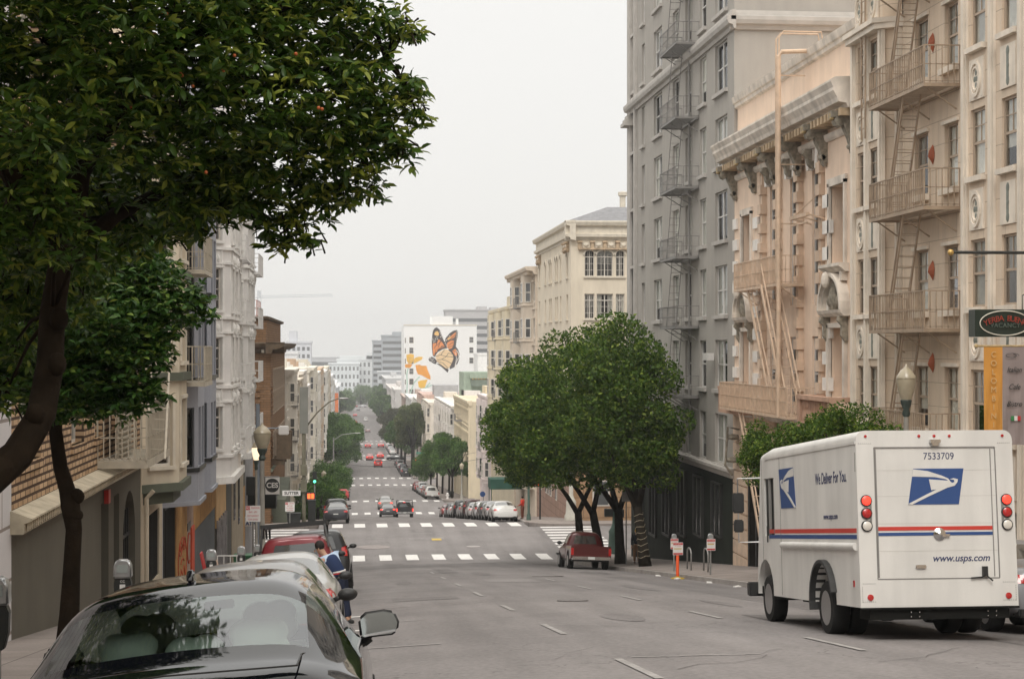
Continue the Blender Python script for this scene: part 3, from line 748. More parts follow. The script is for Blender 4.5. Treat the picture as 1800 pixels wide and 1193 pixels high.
mw.quad(FP.p(cen[0], 6.6, 0), FP.p(cen[1], 6.6, 0), FP.p(cen[1], 6.6, -.15), FP.p(cen[0], 6.6, -.15))
wall_grid(mw, FP, cen[0], cen[1], 6.6, 8.0, [], .3)
shell(mw, FP, 0, UP, -9.5, 8.0, 15, front=False)
# parapet block set back
wall_grid(mw, FP, .02, UP-.02, 8.0, 10.0, [], .3, d=-.12)
mw.quad(FP.p(UP-.02, 8, -.12), FP.p(UP-.02, 8, -.6), FP.p(UP-.02, 10, -.6), FP.p(UP-.02, 10, -.12)); mw.quad(FP.p(.02, 8, -.12), FP.p(.02, 8, -.6), FP.p(.02, 10, -.6), FP.p(.02, 10, -.12)); mw.quad(FP.p(.02, 8, -.6), FP.p(UP-.02, 8, -.6), FP.p(UP-.02, 10, -.6), FP.p(.02, 10, -.6))
mw.build('wall', PEACH, B)
mt.mat(0); FP.moulding(mt, -.05, UP+.05, [(9.55, -.12), (9.6, -.02), (9.72, .0), (9.76, .06), (9.9, .10), (10.0, .12), (10.06, -.65), (9.5, -.65)])
FP.moulding(mt, -.2, UP+.02, [(7.25, 0), (7.25, .40), (7.38, .46), (7.42, .70), (7.55, .74), (7.75, .86), (7.85, .86), (8.02, .94), (8.08, .94), (8.16, .8), (8.2, -.12), (7.2, -.12)])
FP.moulding(mt, -.02, UP+.02, [(6.62, 0), (6.62, .06), (6.7, .12), (6.84, .14), (6.86, 0)])
mt.build('cornice', CORN, B)
mb = MB()
for k in range(43): u = .1+k*.395; FP.box(mb, u, u+.21, 7.02, 7.25, .0, .62)
mb.build('dentil_course', M('ochre_dentil', (.50, .38, .25), rough=.85, var=.25, vs=4, streak=.3), B)
for k in range(6):
    u = .35+k*3.22; mb = MB()
    FP.poly(mb, [(u-.16, 7.2), (u+.16, 7.2), (u+.16, 7.0), (u-.16, 7.0)], 0, .8)
    pr = [(.62, 7.05), (.70, 6.92), (.66, 6.76), (.52, 6.70), (.42, 6.80), (.36, 6.62), (.25, 6.40), (.18, 6.15), (.14, 5.95), (.06, 5.86), (0, 6.0), (0, 7.05)]
    mb.prism(pr, lambda d, z, t: FP.p(u-.17+.34*t, z, d)); mb.tube([FP.p(u-.18, 6.88, .57), FP.p(u+.18, 6.88, .57)], .13, 12); mb.tube([FP.p(u-.20, 6.88, .57), FP.p(u+.20, 6.88, .57)], .06, 8); mb.tube([FP.p(u-.17, 6.14, .15), FP.p(u+.17, 6.14, .15)], .09, 10)
    br = mb.build('cornice_bracket', BRONZ, B, smooth=35)
    mb = MB(); mb.ball(FP.p(u, 7.08, .72), (.10, .12, .14)); mb.ball(FP.p(u, 6.97, .74), (.08, .15, .06)); mb.build('ochre_flower', GOLD, br)
# quoins
def quoin(F, mb, u, z0, z1, w_=.45, st=.78, alt=.12, d=.09, flip=1):
    z = z0; i = 0
    while z < z1: F.box(mb, u-(alt if i % 2 else 0)*flip if flip < 0 else u-.06, u+w_+((alt if i % 2 else 0) if flip > 0 else 0), z, z+st*.5, -.05, d); z += st; i += 1
quoin(FP, mq, .08, -2.0, 5.4, .6, .84); quoin(FP, mq, cen[0]-.7, -2.2, 5.2, .7, .84); quoin(FP, mq, cen[1]+.02, -2.2, 5.0, .65, .84); quoin(FP, mq, UP-.75, -2.4, 5.6, .6, .84)
mq.build('quoin', CREAMW, B)
# rusticated piers in the centre
for u in (yp(63.6), yp(61.3), yp(58.4), yp(55.6)):
    z = -2.2; i = 0
    while z < 5.9:
        FP.box(mr_, u-.24, u+.24, z, z+.36, -.20, .10); FP.box(mr_, u-.17, u+.17, z+.36, z+.72, -.20, .02); z += .72
mr_.build('rusticated_pier', PEACHD, B)
mb = MB()
for u, w_ in tall:                           # flat arches with keystones
    c = u+w_/2
    for s in (-1, 0, 1): FP.poly(mb, [(c+s*.5-.12, 5.95), (c+s*.5+.12, 5.95), (c+s*.66+.17, 6.6), (c+s*.66-.17, 6.6)], -.14, .06)
mb.build('keystone', CREAMW, B)
mb = MB()
for u, w_ in tall: c = u+w_/2; mb.prism([(0, 6.6), (.3, 6.6), (.36, 6.45), (.22, 6.3), (.18, 6.1), (.05, 5.95), (0, 5.95)], lambda d, z, t: FP.p(c-.14+.28*t, z, d))
mb.build('scroll_keystone', BRONZ, B)
for u, w_ in tall:
    put_window(B, FP, u, 1.5, w_, 4.5, 'sashgrid', GREYP, .08, variant=0, d=-.15); put_window(B, FP, u, -2.1, w_, 2.5, 'sash', GREYP, .08, variant=0, d=-.15)
mt2 = MB(); md = MB()
for k, (u, w_) in enumerate(sidew):
    put_window(B, FP, u, 2.65, w_, 2.5, 'sash', BRNW, .5, variant=0)
    for (a, b, c, e) in ((u-.16, u, 2.65, 5.25), (u+w_, u+w_+.16, 2.65, 5.25), (u-.22, u+w_+.22, 5.25, 5.4), (u-.16, u+w_+.16, 5.15, 5.25)): FP.box(mt2, a, b, c, e, -.02, .09)
    FP.moulding(mt2, u-.35, u+w_+.35, [(2.38, 0), (2.38, .12), (2.5, .25), (2.55, .34), (2.65, .34), (2.65, 0)])
    for s in (u-.2, u+w_-.05): FP.box(mt2, s, s+.25, 2.1, 2.38, 0, .2)
    # door with arched pediment
    FP.box(mt2, u-.2, u, -1.55, .75, -.02, .12); FP.box(mt2, u+w_, u+w_+.2, -1.55, .75, -.02, .12); FP.box(mt2, u-.2, u+w_+.2, .65, .8, -.02, .12)
    FP.moulding(mt2, u-.5, u+w_+.5, [(1.0, 0), (1.0, .2), (1.1, .30), (1.2, .34), (1.2, 0)])
    c = u+w_/2; rr = w_/2+.5; n = 14
    for i in range(n):
        a, b = math.pi*i/n, math.pi*(i+1)/n
        for (r0, r1, dd) in ((rr, rr-.12, .34), (rr-.12, rr-.22, .24)):
            q = [(c+r0*math.cos(a), 1.2+r0*math.sin(a)*.9), (c+r0*math.cos(b), 1.2+r0*math.sin(b)*.9), (c+r1*math.cos(b), 1.2+r1*math.sin(b)*.9), (c+r1*math.cos(a), 1.2+r1*math.sin(a)*.9)]
            FP.poly(mt2, q, 0, dd)
    FP.poly(md, [(c+(rr-.2)*math.cos(math.pi*i/10), 1.2+(rr-.2)*.9*math.sin(math.pi*i/10)) for i in range(11)], .01, .06); md.ball(FP.p(c, 1.65, .1), (.2, .3, .5)); md.ball(FP.p(c-.5, 1.5, .08), (.15, .25, .22)); md.ball(FP.p(c+.5, 1.5, .08), (.15, .25, .22)); mt2.ball(FP.p(c, 2.15, .42), (.14, .16, .26))
    for s in (u-.28, u+w_+.12): md.prism([(0, 1.0), (.3, 1.0), (.34, .85), (.2, .7), (.22, .4), (.1, .2), (0, .25)], lambda d, z, t, s=s: FP.p(s+.16*t, z, d))
    pm = MB(); FP.box(pm, u, u+w_, -1.55, .65, -.56, -.5)
    for x in (.12, w_/2+.06): FP.box(pm, u+x, u+x+w_/2-.18, -1.35, -.5, -.5, -.47); FP.box(pm, u+x, u+x+w_/2-.18, -.35, .5, -.5, -.47)
    pm.build('balcony_door', GREYP, B)
mt2.build('window_surround', CORN, B); md.build('carved_ornament', BRONZ, B)
# masonry balconies with balusters
def balustrade(u0, u1, z, d, name='balustrade'):
    mb = MB(); FP.box(mb, u0, u1, z-.18, z, 0, d); FP.box(mb, u0, u1, z+.72, z+.86, d-.22, d+.03); FP.box(mb, u0, u0+.2, z+.72, z+.86, 0, d-.22); FP.box(mb, u1-.2, u1, z+.72, z+.86, 0, d-.22)
    for s in (u0, u1-.3): FP.box(mb, s, s+.3, z, z+.72, d-.24, d)
    for i in range(int((u1-u0-.7)/.2)):
        u = u0+.42+i*.2; q = FP.p(u, z, d-.12); mb.lathe([(.05, 0), (.075, .15), (.035, .4), (.05, .6), (.06, .72)], q, 7)
    mb.build(name, M('terracotta_balustrade', (.50, .32, .23), rough=.85, var=.15, streak=.2), B)
balustrade(yp(55.1), yp(51.3), -2.35, .9); balustrade(yp(67.9), yp(64.2), -2.35, .7)
FP.moulding(mb := MB(), 0, UP, [(-2.65, 0), (-2.65, .1), (-2.5, .2), (-2.42, .28), (-2.35, .28), (-2.3, 0)]); mb.build('string_course', CORN, B)
# ground floor rustication bands
mb = MB()
for i in range(12):
    z = -9.2+i*.55; 
    for (a, b) in ((.02, 2.4), (5.2, 6.6), (9.4, 10.8), (13.6, 16.9)): FP.box(mb, a, b, z, z+.5, -.05, .07)
mb.build('ground_floor_rustication', PEACHD, B)
mb = MB(); 
for (a, b) in ((2.6, 5.1), (6.8, 9.2), (11.0, 13.4)): FP.box(mb, a, b, -8.6, -3.4, -.05, .02)
mb.build('ground_floor_opening', ROOM, B)
for (a, b) in ((2.6, 5.1), (6.8, 9.2), (11.0, 13.4)):
    mb = MB(); 
    for u in (a, (a+b)/2-.03, b-.06): FP.box(mb, u, u+.06, -8.6, -3.4, .02, .07)
    FP.box(mb, a+.06, b-.06, -5.2, -5.12, .02, .065); mb.build('shopfront_frame', M('dark_metal', (.05, .05, .05)), B)
# iron fire escape of the palazzo
balcony(B, FP, 3.9, 10.4, 2.2, .92, PIRON); balcony(B, FP, 2.0, 12.2, -2.25, 1.05, PIRON)
ladder(B, FP, (9.3, -2.2, .55), (5.6, 2.2, .55), .5, PIRON, name='iron_stair', rail=True, along='d', n=14)
ladder(B, FP, (11.7, -2.2, .70), (8.3, 2.2, .70), .5, PIRON, name='iron_stair', rail=True, along='d', n=14)
ladder(B, FP, (8.2, -6.6, .72), (5.0, -2.3, .72), .5, PIRON, name='iron_stair', rail=True, along='d', n=13)
mb = MB(); uu = 11.2
mb.tube([FP.p(uu, -2.3, 1.05), FP.p(uu, 9.75, 1.05), FP.p(uu, 9.9, .95), FP.p(uu, 9.95, -.1)], .075, 10); mb.build('standpipe', PIRON, B)
mb = MB(); u2 = 10.65
for s in (-.2, .2):
    mb.tube([FP.p(u2+s, 2.2, .95), FP.p(u2+s, 10.45, .95), FP.p(u2+s, 10.65, .8), FP.p(u2+s, 10.65, -.5), FP.p(u2+s, 9.9, -.65)], .03, 6)
for i in range(26): mb.tube([FP.p(u2-.2, 2.3+i*.3, .95), FP.p(u2+.2, 2.3+i*.3, .95)], .012, 5)
for z in (4.2, 6.2, 9.2): mb.bar(FP.p(u2, z, .95), FP.p(u2, z, 0), .04)
mb.build('roof_ladder', PIRON, B)
mb = MB(); mb.bar(FP.p(yp(57.2), 4.35, .55), FP.p(yp(55.1), 4.35, .55), .12); mb.bar(FP.p(yp(57.2), 4.1, .55), FP.p(yp(55.1), 4.1, .55), .05)
for u in (57.2, 56.1, 55.1): mb.bar(FP.p(yp(u), 4.35, .55), FP.p(yp(u), 4.1, -.4), .05)
mb.bar(FP.p(yp(55.4), 5.4, -.3), FP.p(yp(57.1), 4.4, .5), .025); mb.build('iron_bracket_frame', PIRON, B)
# sconce and white ledge by the entrance
mb = MB(); 
for z in (-3.6, -4.5): mb.lathe([(.05, -.02), (.26, .02), (.3, .1), (.2, .2), (.05, .22)], FP.p(.9, z, .25), 12, T=None)
mb.tube([FP.p(1.0, -3.2, .05), FP.p(1.0, -3.1, .5), FP.p(1.0, -4.6, .6), FP.p(1.0, -5.0, .3)], .05); mb.build('entrance_sconce', BRONZ, B)

# ---- grey apartment block ----
GREY = M('grey_stucco', (.375, .352, .322), rough=.9, var=.05, vs=.5, streak=.09, fine=.03)
GREYT = M('grey_trim', (.44, .415, .385), rough=.8, var=.1, vs=2)
GREYD = M('dark_green_base', (.020, .026, .020), rough=.8, var=.2, vs=1, streak=.2)
GIRON = M('grey_iron', (.20, .19, .18), rough=.6, var=.1)
GRW = M('grey_white_frame', (.60, .58, .55), rough=.5)
FG = FR(WR, 92.5, -90); yg = lambda y: 93.4-y; UG = 25.3
G = empty('grey_apartment_block', (WR, 80, prof(80)), 'tall grey stucco apartment block with rows of sash windows behind the ficus trees', 'building')
cols = [(yg(92.7), .85, 'sash'), (yg(89.9), .95, 'sash'), (yg(86.3), 2.3, 'double'), (yg(81.2), 1.5, 'sash'), (yg(78.1), 1.35, 'sash'), (yg(74.9), 1.4, 'sash'), (yg(71.7), 2.35, 'double')]
rows = [-4.78, -1.7, 1.38, 4.46, 7.54, 10.62, 13.9, 17.0, 20.1]
ops = [(u, z, w_, 2.05) for z in rows for (u, w_, k) in cols]; kinds = [k for z in rows for (_, _, k) in cols]
mw = MB(); mt = MB(); mi = MB()
wall_grid(mw, FG, 0, UG, -4.85, 24, ops, .15); shell(mw, FG, 0, UG, -4.85, 24, 18, front=False)
for o, k in zip(ops, kinds):
    if o[0] > .1: put_window(G, FG, *o, k, GRW, .11)
    sill(mt, FG, o[0], o[1], o[2], t=.16, pr=.14, ov=.1)
mw.build('wall', GREY, G)
belt = [(12.75, 0), (12.75, .1), (12.9, .14), (12.95, .3), (13.1, .36), (13.25, .36), (13.3, .2), (13.5, .16), (13.5, 0)]
FG.moulding(mt, -.4, UG+.36, belt)
FGn = FR(WR, 67.2, 0); FGn.moulding(mt, -.2, 18, belt)            # belt on the wall that looks up the hill
# corner pilaster with its own capitals
FG.box(mt, -.05, 1.9, -4.85, 12.75, -.1, .0); 
mt.build('trim', GREYT, G)
mb = MB(); FG.box(mb, 1.72, 2.1, -4.6, 24, -.1, .16); FG.box(mb, -.35, .55, -4.6, 24, -.5, .16); mb.build('corner_pilaster', GREYT, G)
mb = MB()
for k in range(3): FG.box(mb, -.5+.1*k, .8-.1*k, 12.1+.2*k, 12.28+.2*k, -.5, .5-.1*k)
mb.build('pilaster_capital', GREYT, G)
# dark base, ledge, tall dark windows
mb = MB(); FG.box(mb, 0, UG, -14, -4.85, -18, -.02); mb.build('dark_base', GREYD, G)
mb = MB(); FG.moulding(mb, -.3, UG+.25, [(-5.2, -.02), (-5.2, .16), (-5.0, .24), (-4.93, .36), (-4.82, .36), (-4.8, -.02)]); mb.build('ledge', GREYT, G)
for k in range(6):
    u = 2.2+k*3.8; mb = MB(); zb = prof(93.4-u)+1.5; ww = 1.9
    for a, b, c, e in ((0, .1, 0, 1), (ww-.1, ww, 0, 1), (.1, ww-.1, 0, .03), (.1, ww-.1, .97, 1), (ww/2-.04, ww/2+.04, .03, .97)): FG.box(mb, u+a, u+b, zb+(-5.6-zb)*c, zb+(-5.6-zb)*e, -.02, .1)
    mb.mat(1); FG.box(mb, u+.1, u+ww-.1, zb+.1, -5.7, -.02, .03); mb.build('ground_floor_window', [M('dark_frame', (.03, .03, .028), rough=.5), M('dark_glass', (.02, .024, .024), rough=.12, var=0, spec=.7)], G)
for k, z in enumerate(rows[1:]):
    zz = z-.42
    balcony(G, FG, yg(78.9), yg(75.0), zz, 1.05, GIRON, h=.9, sp=.3)
    if k < 7: ladder(G, FG, (yg(77.6), zz, .75), (yg(77.0), zz+3.08, .6), .45, GIRON, along='d', r=.016)
mb = MB(); mb.tube([FG.p(yg(76.6), -4, .12), FG.p(yg(76.6), 24, .12)], .05, 6); mb.build('downpipe', GIRON, G)
mb = MB(); FG.box(mb, yg(72), yg(71), -.5, -.2, .2, .45); mb.build('window_box_planter', GRW, G)
# ================= cream corner block beyond the crossing, and its row =================
CREAM = M('cream_stucco', (.70, .62, .50), rough=.88, var=.06, vs=.5, streak=.14)
CREAMT = M('cream_trim', (.66, .60, .50), rough=.8, var=.1, vs=3, streak=.15)
TANO = M('tan_ornament', (.50, .38, .26), rough=.85, var=.3, vs=6, streak=.3)
SLATE = M('slate_roof', (.22, .22, .23), rough=.8, var=.15, vs=3)
BASEB = M('reddish_block_base', (.36, .235, .185), rough=.85, var=.12, vs=1, groove=(1.2, .6, .02, (.33, .22, .17), (.16, .10, .08)))
BASEO = M('ochre_block_base', (.38, .24, .14), rough=.85, var=.12, vs=1, groove=(1.6, .7, .02, (.36, .23, .13), (.17, .10, .06)))
DARKP = M('distant_glass', (.075, .078, .08), rough=.15, var=.0, rnd=.5, spec=.8)
E_ = empty('cream_corner_block', (WR, 118, -11.8), 'cream corner apartment block with arched top windows and slate roof across the crossing', 'building')
FE = FR(WR, 118, 0); FS = FR(WR, 139.5, -90)
mw = MB(); mt = MB()
ZT = 9.4
rowsE = [(5.0, 1.85), (2.05, 1.75), (-.9, 1.75), (-3.85, 1.75), (-6.8, 1.6)]
opsF = [(u, z, w_, h) for z, h in rowsE for u, w_ in ((.95, .7), (1.8, 1.15), (3.15, .62), (5.6, .8), (8.2, 1.1))]
kF = ['cas', 'cas', 'cas', 'cas', 'cas']*len(rowsE)
wall_grid(mw, FE, 0, 16, -8.4, 8.2, opsF, .2); shell(mw, FE, 0, 16, -8.4, 8.2, 21.5, front=False, left=False)
for o in opsF: put_window(E_, FE, *o, 'cas', WHTW, .12); sill(mt, FE, o[0], o[1], o[2])
colsS = [(1.2, .9), (5.4, .9), (8.2, .8), (9.3, .8), (12.2, .8), (13.3, .8), (15.2, .8), (18.9, 1.1)]
opsS = [(u, z, w_, h) for z, h in rowsE for u, w_ in colsS]
mw2 = MB(); wall_grid(mw, FS, 0, 21.5, -8.4, 8.2, opsS, .2)
for o in opsS: put_window(E_, FS, *o, 'cas', WHTW, .12); sill(mt, FS, o[0], o[1], o[2])
mw.build('wall', CREAM, E_)
co = [(7.55, 0), (7.55, .06), (7.7, .1), (7.75, .28), (7.95, .3), (8.0, .12), (8.5, .12), (8.55, .34), (8.75, .42), (8.85, .42), (8.9, .1), (8.9, -.3), (7.5, -.3)]
FE.moulding(mt, -.42, 16, co); FS.moulding(mt, 0, 21.9, co)
mt.build('cornice', CREAMT, E_)
mb = MB(); a = [(WR-.3, 117.7, 8.85), (WR+16, 117.7, 8.85), (WR+16, 139.5, 8.85), (WR-.3, 139.5, 8.85)]; t_ = [(WR+3, 121, 10.1), (WR+16, 121, 10.1), (WR+16, 136, 10.1), (WR+3, 136, 10.1)]
for i in range(4): j = (i+1) % 4; mb.quad(a[i], a[j], t_[j], t_[i])
mb.quad(*t_); rf = mb.build('roof', SLATE, E_)
mb = MB(); mb.lathe([(.22, 0), (.22, 1.1), (.34, 1.2), (.34, 1.45), (.1, 1.5)], (WR+4.6, 124, 10), 10); mb.build('chimney', CREAMT, rf)
for F_, u0, u1 in ((FE, .6, 4.15), (FS, 18.4, 20.5), (FS, .9, 2.6)):
    mb = MB(); n = max(2, int((u1-u0)/1.15)+1)
    for i in range(n+1): u = u0+(u1-u0)*i/n; F_.box(mb, u-.11, u+.11, 6.95, 7.5, 0, .22); F_.box(mb, u-.16, u+.16, 7.36, 7.5, 0, .3); F_.poly(mb, [(u-.1, 6.95), (u+.1, 6.95), (u, 6.75)], 0, .2)
    F_.box(mb, u0-.1, u1+.1, 6.88, 6.96, 0, .26); o = mb.build('ornate_balconette', TANO, E_)
    mb = MB()
    for i in range(n): F_.box(mb, u0+(u1-u0)*i/n+.2, u0+(u1-u0)*(i+1)/n-.2, 7.0, 7.4, 0, .08); mb.ball(F_.p(u0+(u1-u0)*(i+.5)/n, 7.2, .08), (.2, .1, .13))
    mb.build('carved_panel', CREAMT, o)
mb = MB()
for F_, cs in ((FE, [(.95, .7), (1.8, 1.15), (3.15, .62)]), (FS, colsS)):
    for u, w_ in cs:                                   # arched heads
        c = u+w_/2
        for i in range(8):
            a, b = math.pi*i/8, math.pi*(i+1)/8; q = [(c+w_/2*math.cos(a), 6.5+.32*math.sin(a)), (c+w_/2*math.cos(b), 6.5+.32*math.sin(b)), (c+(w_/2+.12)*math.cos(b), 6.5+.46*math.sin(b)), (c+(w_/2+.12)*math.cos(a), 6.5+.46*math.sin(a))]
            F_.poly(mb, q, 0, .07)
mb.build('window_arch', CREAMT, E_)
for F_, u0, u1, m, nm in ((FE, 0, 16, BASEO, 'front_base'), (FS, 0, 21.5, BASEB, 'side_base')):
    mb = MB(); F_.box(mb, u0+.01, u1-.01, -16, -8.4, -.3, .06 if F_ is FE else .05); mb.build(nm, m, E_)
FE.moulding(mb := MB(), -.2, 16, [(-8.5, 0), (-8.5, .1), (-8.35, .2), (-8.25, .2), (-8.2, 0)]); mb.build('string_course', CREAMT, E_)
for u in (3.0, 6.5, 8.0, 9.5, 13.0): 
    mb = MB(); FS.box(mb, u, u+.9, -11.3, -8.9, .05, .09); mb.mat(1); FS.box(mb, u+.1, u+.8, -11.2, -9.0, .09, .1); mb.build('ground_floor_window', [WHTW, DARKP], E_)
for u in (1.5, 4.5): 
    mb = MB(); FE.box(mb, u, u+1.2, -11.0, -9.2, .06, .1); mb.mat(1); FE.box(mb, u+.1, u+1.1, -10.9, -9.3, .1, .11); mb.build('ground_floor_window', [WHTW, DARKP], E_)
mb = MB()                                               # green awning
pts = [(0, 0), (0, .95), (.9, .95), (1.3, .7), (1.35, .12), (1.35, 0)]
pass

def part_box(bld, name, mat, F, u0, u1, z0, z1, d0, d1): mb = MB(); F.box(mb, u0, u1, z0, z1, d0, d1); return mb.build(name, mat, bld)
def row_building(side, y0, y1, ztop, col, label, name='row_house', floors=None, bay=True, corn=None, trimc=None, depth=14, escape=False, pitch=3.0, corn_d=.5, base=None, cat='building', wframe=None, win_w=.95, group=None):
    """a house of the street front between y0 and y1, ztop its roof; openings, bays, cornice"""
    X = WR if side > 0 else WL
    F = FR(X, y1, -90) if side > 0 else FR(X, y0, 90); Lg = y1-y0; zg = min(prof(y0), prof(y1))-.8
    b = empty(name, (X, (y0+y1)/2, prof((y0+y1)/2)), label, cat, group)
    wm = M('row_wall_%02d%02d%02d' % tuple(int(c*99) for c in col), col, rough=.88, var=.07, vs=.5, streak=.15)
    tm = M('row_trim_%02d%02d%02d' % tuple(int(c*99) for c in (trimc or col)), trimc or tuple(min(.75, c*1.12) for c in col), rough=.8, var=.1, vs=2, streak=.2)
    wf = wframe or WHTW
    mw = MB(); F.box(mw, 0, Lg, zg, ztop, -depth, 0)
    zs = []; z = ztop-1.0-1.75
    while z > max(prof(y0), prof(y1))+2.6: zs.append(z); z -= pitch
    bays = []
    if bay:
        n = max(1, int(Lg/7)); 
        for i in range(n):
            c = Lg*(i+.5)/n; w_ = min(3.2, Lg/n*.55)
            bays.append((c-w_/2, c+w_/2)); zb = zs[-1]-.7 if zs else ztop-3
            mw.prism([(c-w_/2, 0), (c-w_/2+.55, .8), (c+w_/2-.55, .8), (c+w_/2, 0)], lambda u, d, t, zb=zb: F.p(u, zb+(ztop-.35-zb)*t, d))
    mw.build('wall', wm, b)
    mt = MB()
    for zz in zs:
        for (a, c) in bays:
            put_far(b, F, a+.75, zz, (c-a)-1.5, 1.7, wf, DARKP, .8)
            # splayed cheeks
            for (pu, pd, qu, qd) in ((a, 0, a+.55, .8), (c-.55, .8, c, 0)):
                p, q = F.p(pu, 0, pd), F.p(qu, 0, qd); ang = math.degrees(math.atan2((q-p).y, (q-p).x)); F2 = FR(p.x, p.y, ang); put_far(b, F2, .2, zz, .58, 1.7, wf, DARKP, 0)
            mt.prism([(a-.1, 0), (a+.5, .9), (c-.5, .9), (c+.1, 0)], lambda u, d, t, zz=zz: F.p(u, zz-.28+.16*t, d))
        fr = [0]+[q for ab in bays for q in ab]+[Lg]
        for i in range(0, len(fr), 2):
            a, c = fr[i], fr[i+1]; n = int((c-a)/1.9) if bay else int((c-a)/2.1)
            for k in range(n):
                u = a+(c-a)*(k+.5)/n-win_w/2; put_far(b, F, u, zz, win_w, 1.65, wf, DARKP, 0); F.box(mt, u-.12, u+win_w+.12, zz-.13, zz, 0, .12); F.box(mt, u-.14, u+win_w+.14, zz+1.65, zz+1.8, 0, .26); F.box(mt, u-.12, u-.02, zz, zz+1.65, 0, .10); F.box(mt, u+win_w+.02, u+win_w+.12, zz, zz+1.65, 0, .10)
    for zz in zs: F.box(mt, 0, Lg, zz-.62, zz-.5, 0, .13)
    for u in (.05, Lg-.3): F.box(mt, u, u+.25, zg, ztop-.5, 0, .16)
    cd_ = corn_d
    F.moulding(mt, -.15, Lg+.15, [(ztop-.55, 0), (ztop-.5, cd_*.3), (ztop-.25, cd_*.4), (ztop-.2, cd_*.9), (ztop, cd_), (ztop+.12, cd_), (ztop+.14, -.3), (ztop-.5, -.3)])
    for k in range(int(Lg/.6)): u = .2+k*.6; F.box(mt, u, u+.2, ztop-.5, ztop-.2, 0, cd_*.8)
    yf = y0; Ff = FR(X-(depth if side < 0 else 0), yf, 0)      # front return of the cornice and its windows when seen from up the hill
    mt.build('cornice', tm, b)
    if base is not None:
        part_box(b, 'base', base, F, .02, Lg-.02, zg, (zs[-1]-.9 if zs else zg+4), .0, .1)
    # roof clutter
    mr_ = MB(); 
    F.box(mr_, Lg*.2, Lg*.4, ztop, ztop+1.6, -6, -3.5); F.box(mr_, Lg*.6, Lg*.66, ztop, ztop+1.1, -4, -3.3); mr_.build('roof_shed', wm, b)
    if escape:
        for zz in zs[:6]: balcony(b, F, Lg*.4, Lg*.4+3.2, zz-.3, .9, GIRON, sp=.4, h=.85)
    return b, F, zs
def front_windows(b, x0, x1, y, zs, n, wf=WHTW, w_=.95, h=1.65):
    F = FR(x0, y, 0)
    for z in zs:
        for k in range(n): u = (x1-x0)*(k+.5)/n-w_/2; put_far(b, F, u, z, w_, h, wf, DARKP, 0)
# right row, second block
b, F, zs = row_building(1, 139.5, 158.5, 6.6, (.60, .52, .43), 'cream row building with bracketed cornice and green awning behind the cream corner block', bay=True, corn_d=1.0, pitch=3.0, escape=True)
mb = MB(); F.box(mb, 5.6, 8.4, -12.45, -11.55, .0, 3.0); mb.tube([F.p(5.7, -14.6, 2.9), F.p(5.7, -12.4, 2.9)], .04); mb.tube([F.p(8.3, -14.9, 2.9), F.p(8.3, -12.4, 2.9)], .04); mb.build('awning', M('green_awning', (.035, .10, .075), rough=.7), b, bevel=.08)
b, F, zs = row_building(1, 158.5, 184, 3.9, (.62, .55, .42), 'yellowish cream row building with narrow bays, lower than its bracketed neighbour', bay=True, corn_d=.5, escape=True)
part_box(b, 'stepped_gable', MC['row_wall_615441'], F, 18, 24, 3.9, 5.0, -2, .1) if 'row_wall_615441' in MC else None
b, F, zs = row_building(1, 184, 199.8, -5.4, (.66, .58, .56), 'low pinkish white building with bays just before the second cross street, right side', bay=True, corn_d=.5, escape=True)
# far corner and beyond, right
b, F, zs = row_building(1, 219.5, 250, -6.9, (.62, .54, .40), 'plain cream corner building with few windows past the second cross street, right side', bay=False, corn_d=.35, escape=True)
front_windows(b, WR, WR+10, 219.5, zs, 4)
b, F, zs = row_building(1, 250, 300, -8.6, (.68, .64, .60), 'white row building with grey cornice next to the plain cream corner building', bay=True, corn_d=.6, escape=True)
b2 = empty('green_cornice_building', (24, 300, -24), 'dull green building with heavy dark cornice rising behind the cream corner building, right side', 'building')
Fq = FR(18.8, 284, 0); part_box(b2, 'wall', M('green_wall', (.30, .36, .29), rough=.9, streak=.2), Fq, 0, 12, -24, -4.0, -12, 0)
part_box(b2, 'cornice', M('green_cornice', (.16, .19, .16), rough=.9), Fq, 1.2, 12, -6.3, -5.2, 0, .8); part_box(b2, 'parapet', M('green_wall'), Fq, 1.0, 12, -5.0, -4.1, 0, .5)
mb = MB()
for k in range(22): Fq.box(mb, 1.4+k*.48, 1.6+k*.48, -5.2, -5.0, 0, .9)
mb.build('dentil_course', GOLD, b2)
for k in range(4): put_far(b2, Fq, 1.6+k*2.4, -9.6, 1.4, 2.4, WHTW, DARKP)
b3 = empty('white_box_building', (34, 402, -26), 'blank white box building right of the butterfly mural wall', 'building'); Fq = FR(30, 402, 0)
part_box(b3, 'wall', M('flat_white', (.75, .75, .74), rough=.9), Fq, 0, 9, -26, -1.6, -14, 0); part_box(b3, 'roof_parapet', M('flat_white'), Fq, -.1, 9.1, -1.6, -1.2, -14.2, .15)
for (y0, y1, zt, c, lab, bay_) in [
    (325, 352, -10.4, (.66, .60, .52), 'beige building with red brown cornice just past the third cross street', True),
    (352, 378, -9.6, (.52, .38, .33), 'dusty pink building with deep cornices further down the right side', True),
    (378, 405, -11.5, (.62, .60, .56), 'light grey building behind the tall feathery street tree, right side', True),
    (430, 470, -12.5, (.68, .66, .64), 'white long building with a blue panel, beyond the mural wall on the right', False),
    (470, 510, -13.5, (.45, .36, .32), 'brown narrow building after the long white one, far right side', False),
    (580, 622, -14, (.58, .56, .54), 'grey building far down on the right, past the mural building', False),
    (636, 725, -15, (.55, .52, .50), 'dull beige building very far down on the right side', False),
    (741, 830, -13, (.50, .50, .50), 'grey building at the very end of the right side row', False)]:
    row_building(1, y0, y1, zt, c, lab, bay=bay_, corn_d=.6, depth=20)
Fq = FR(WR, 470, -90); 
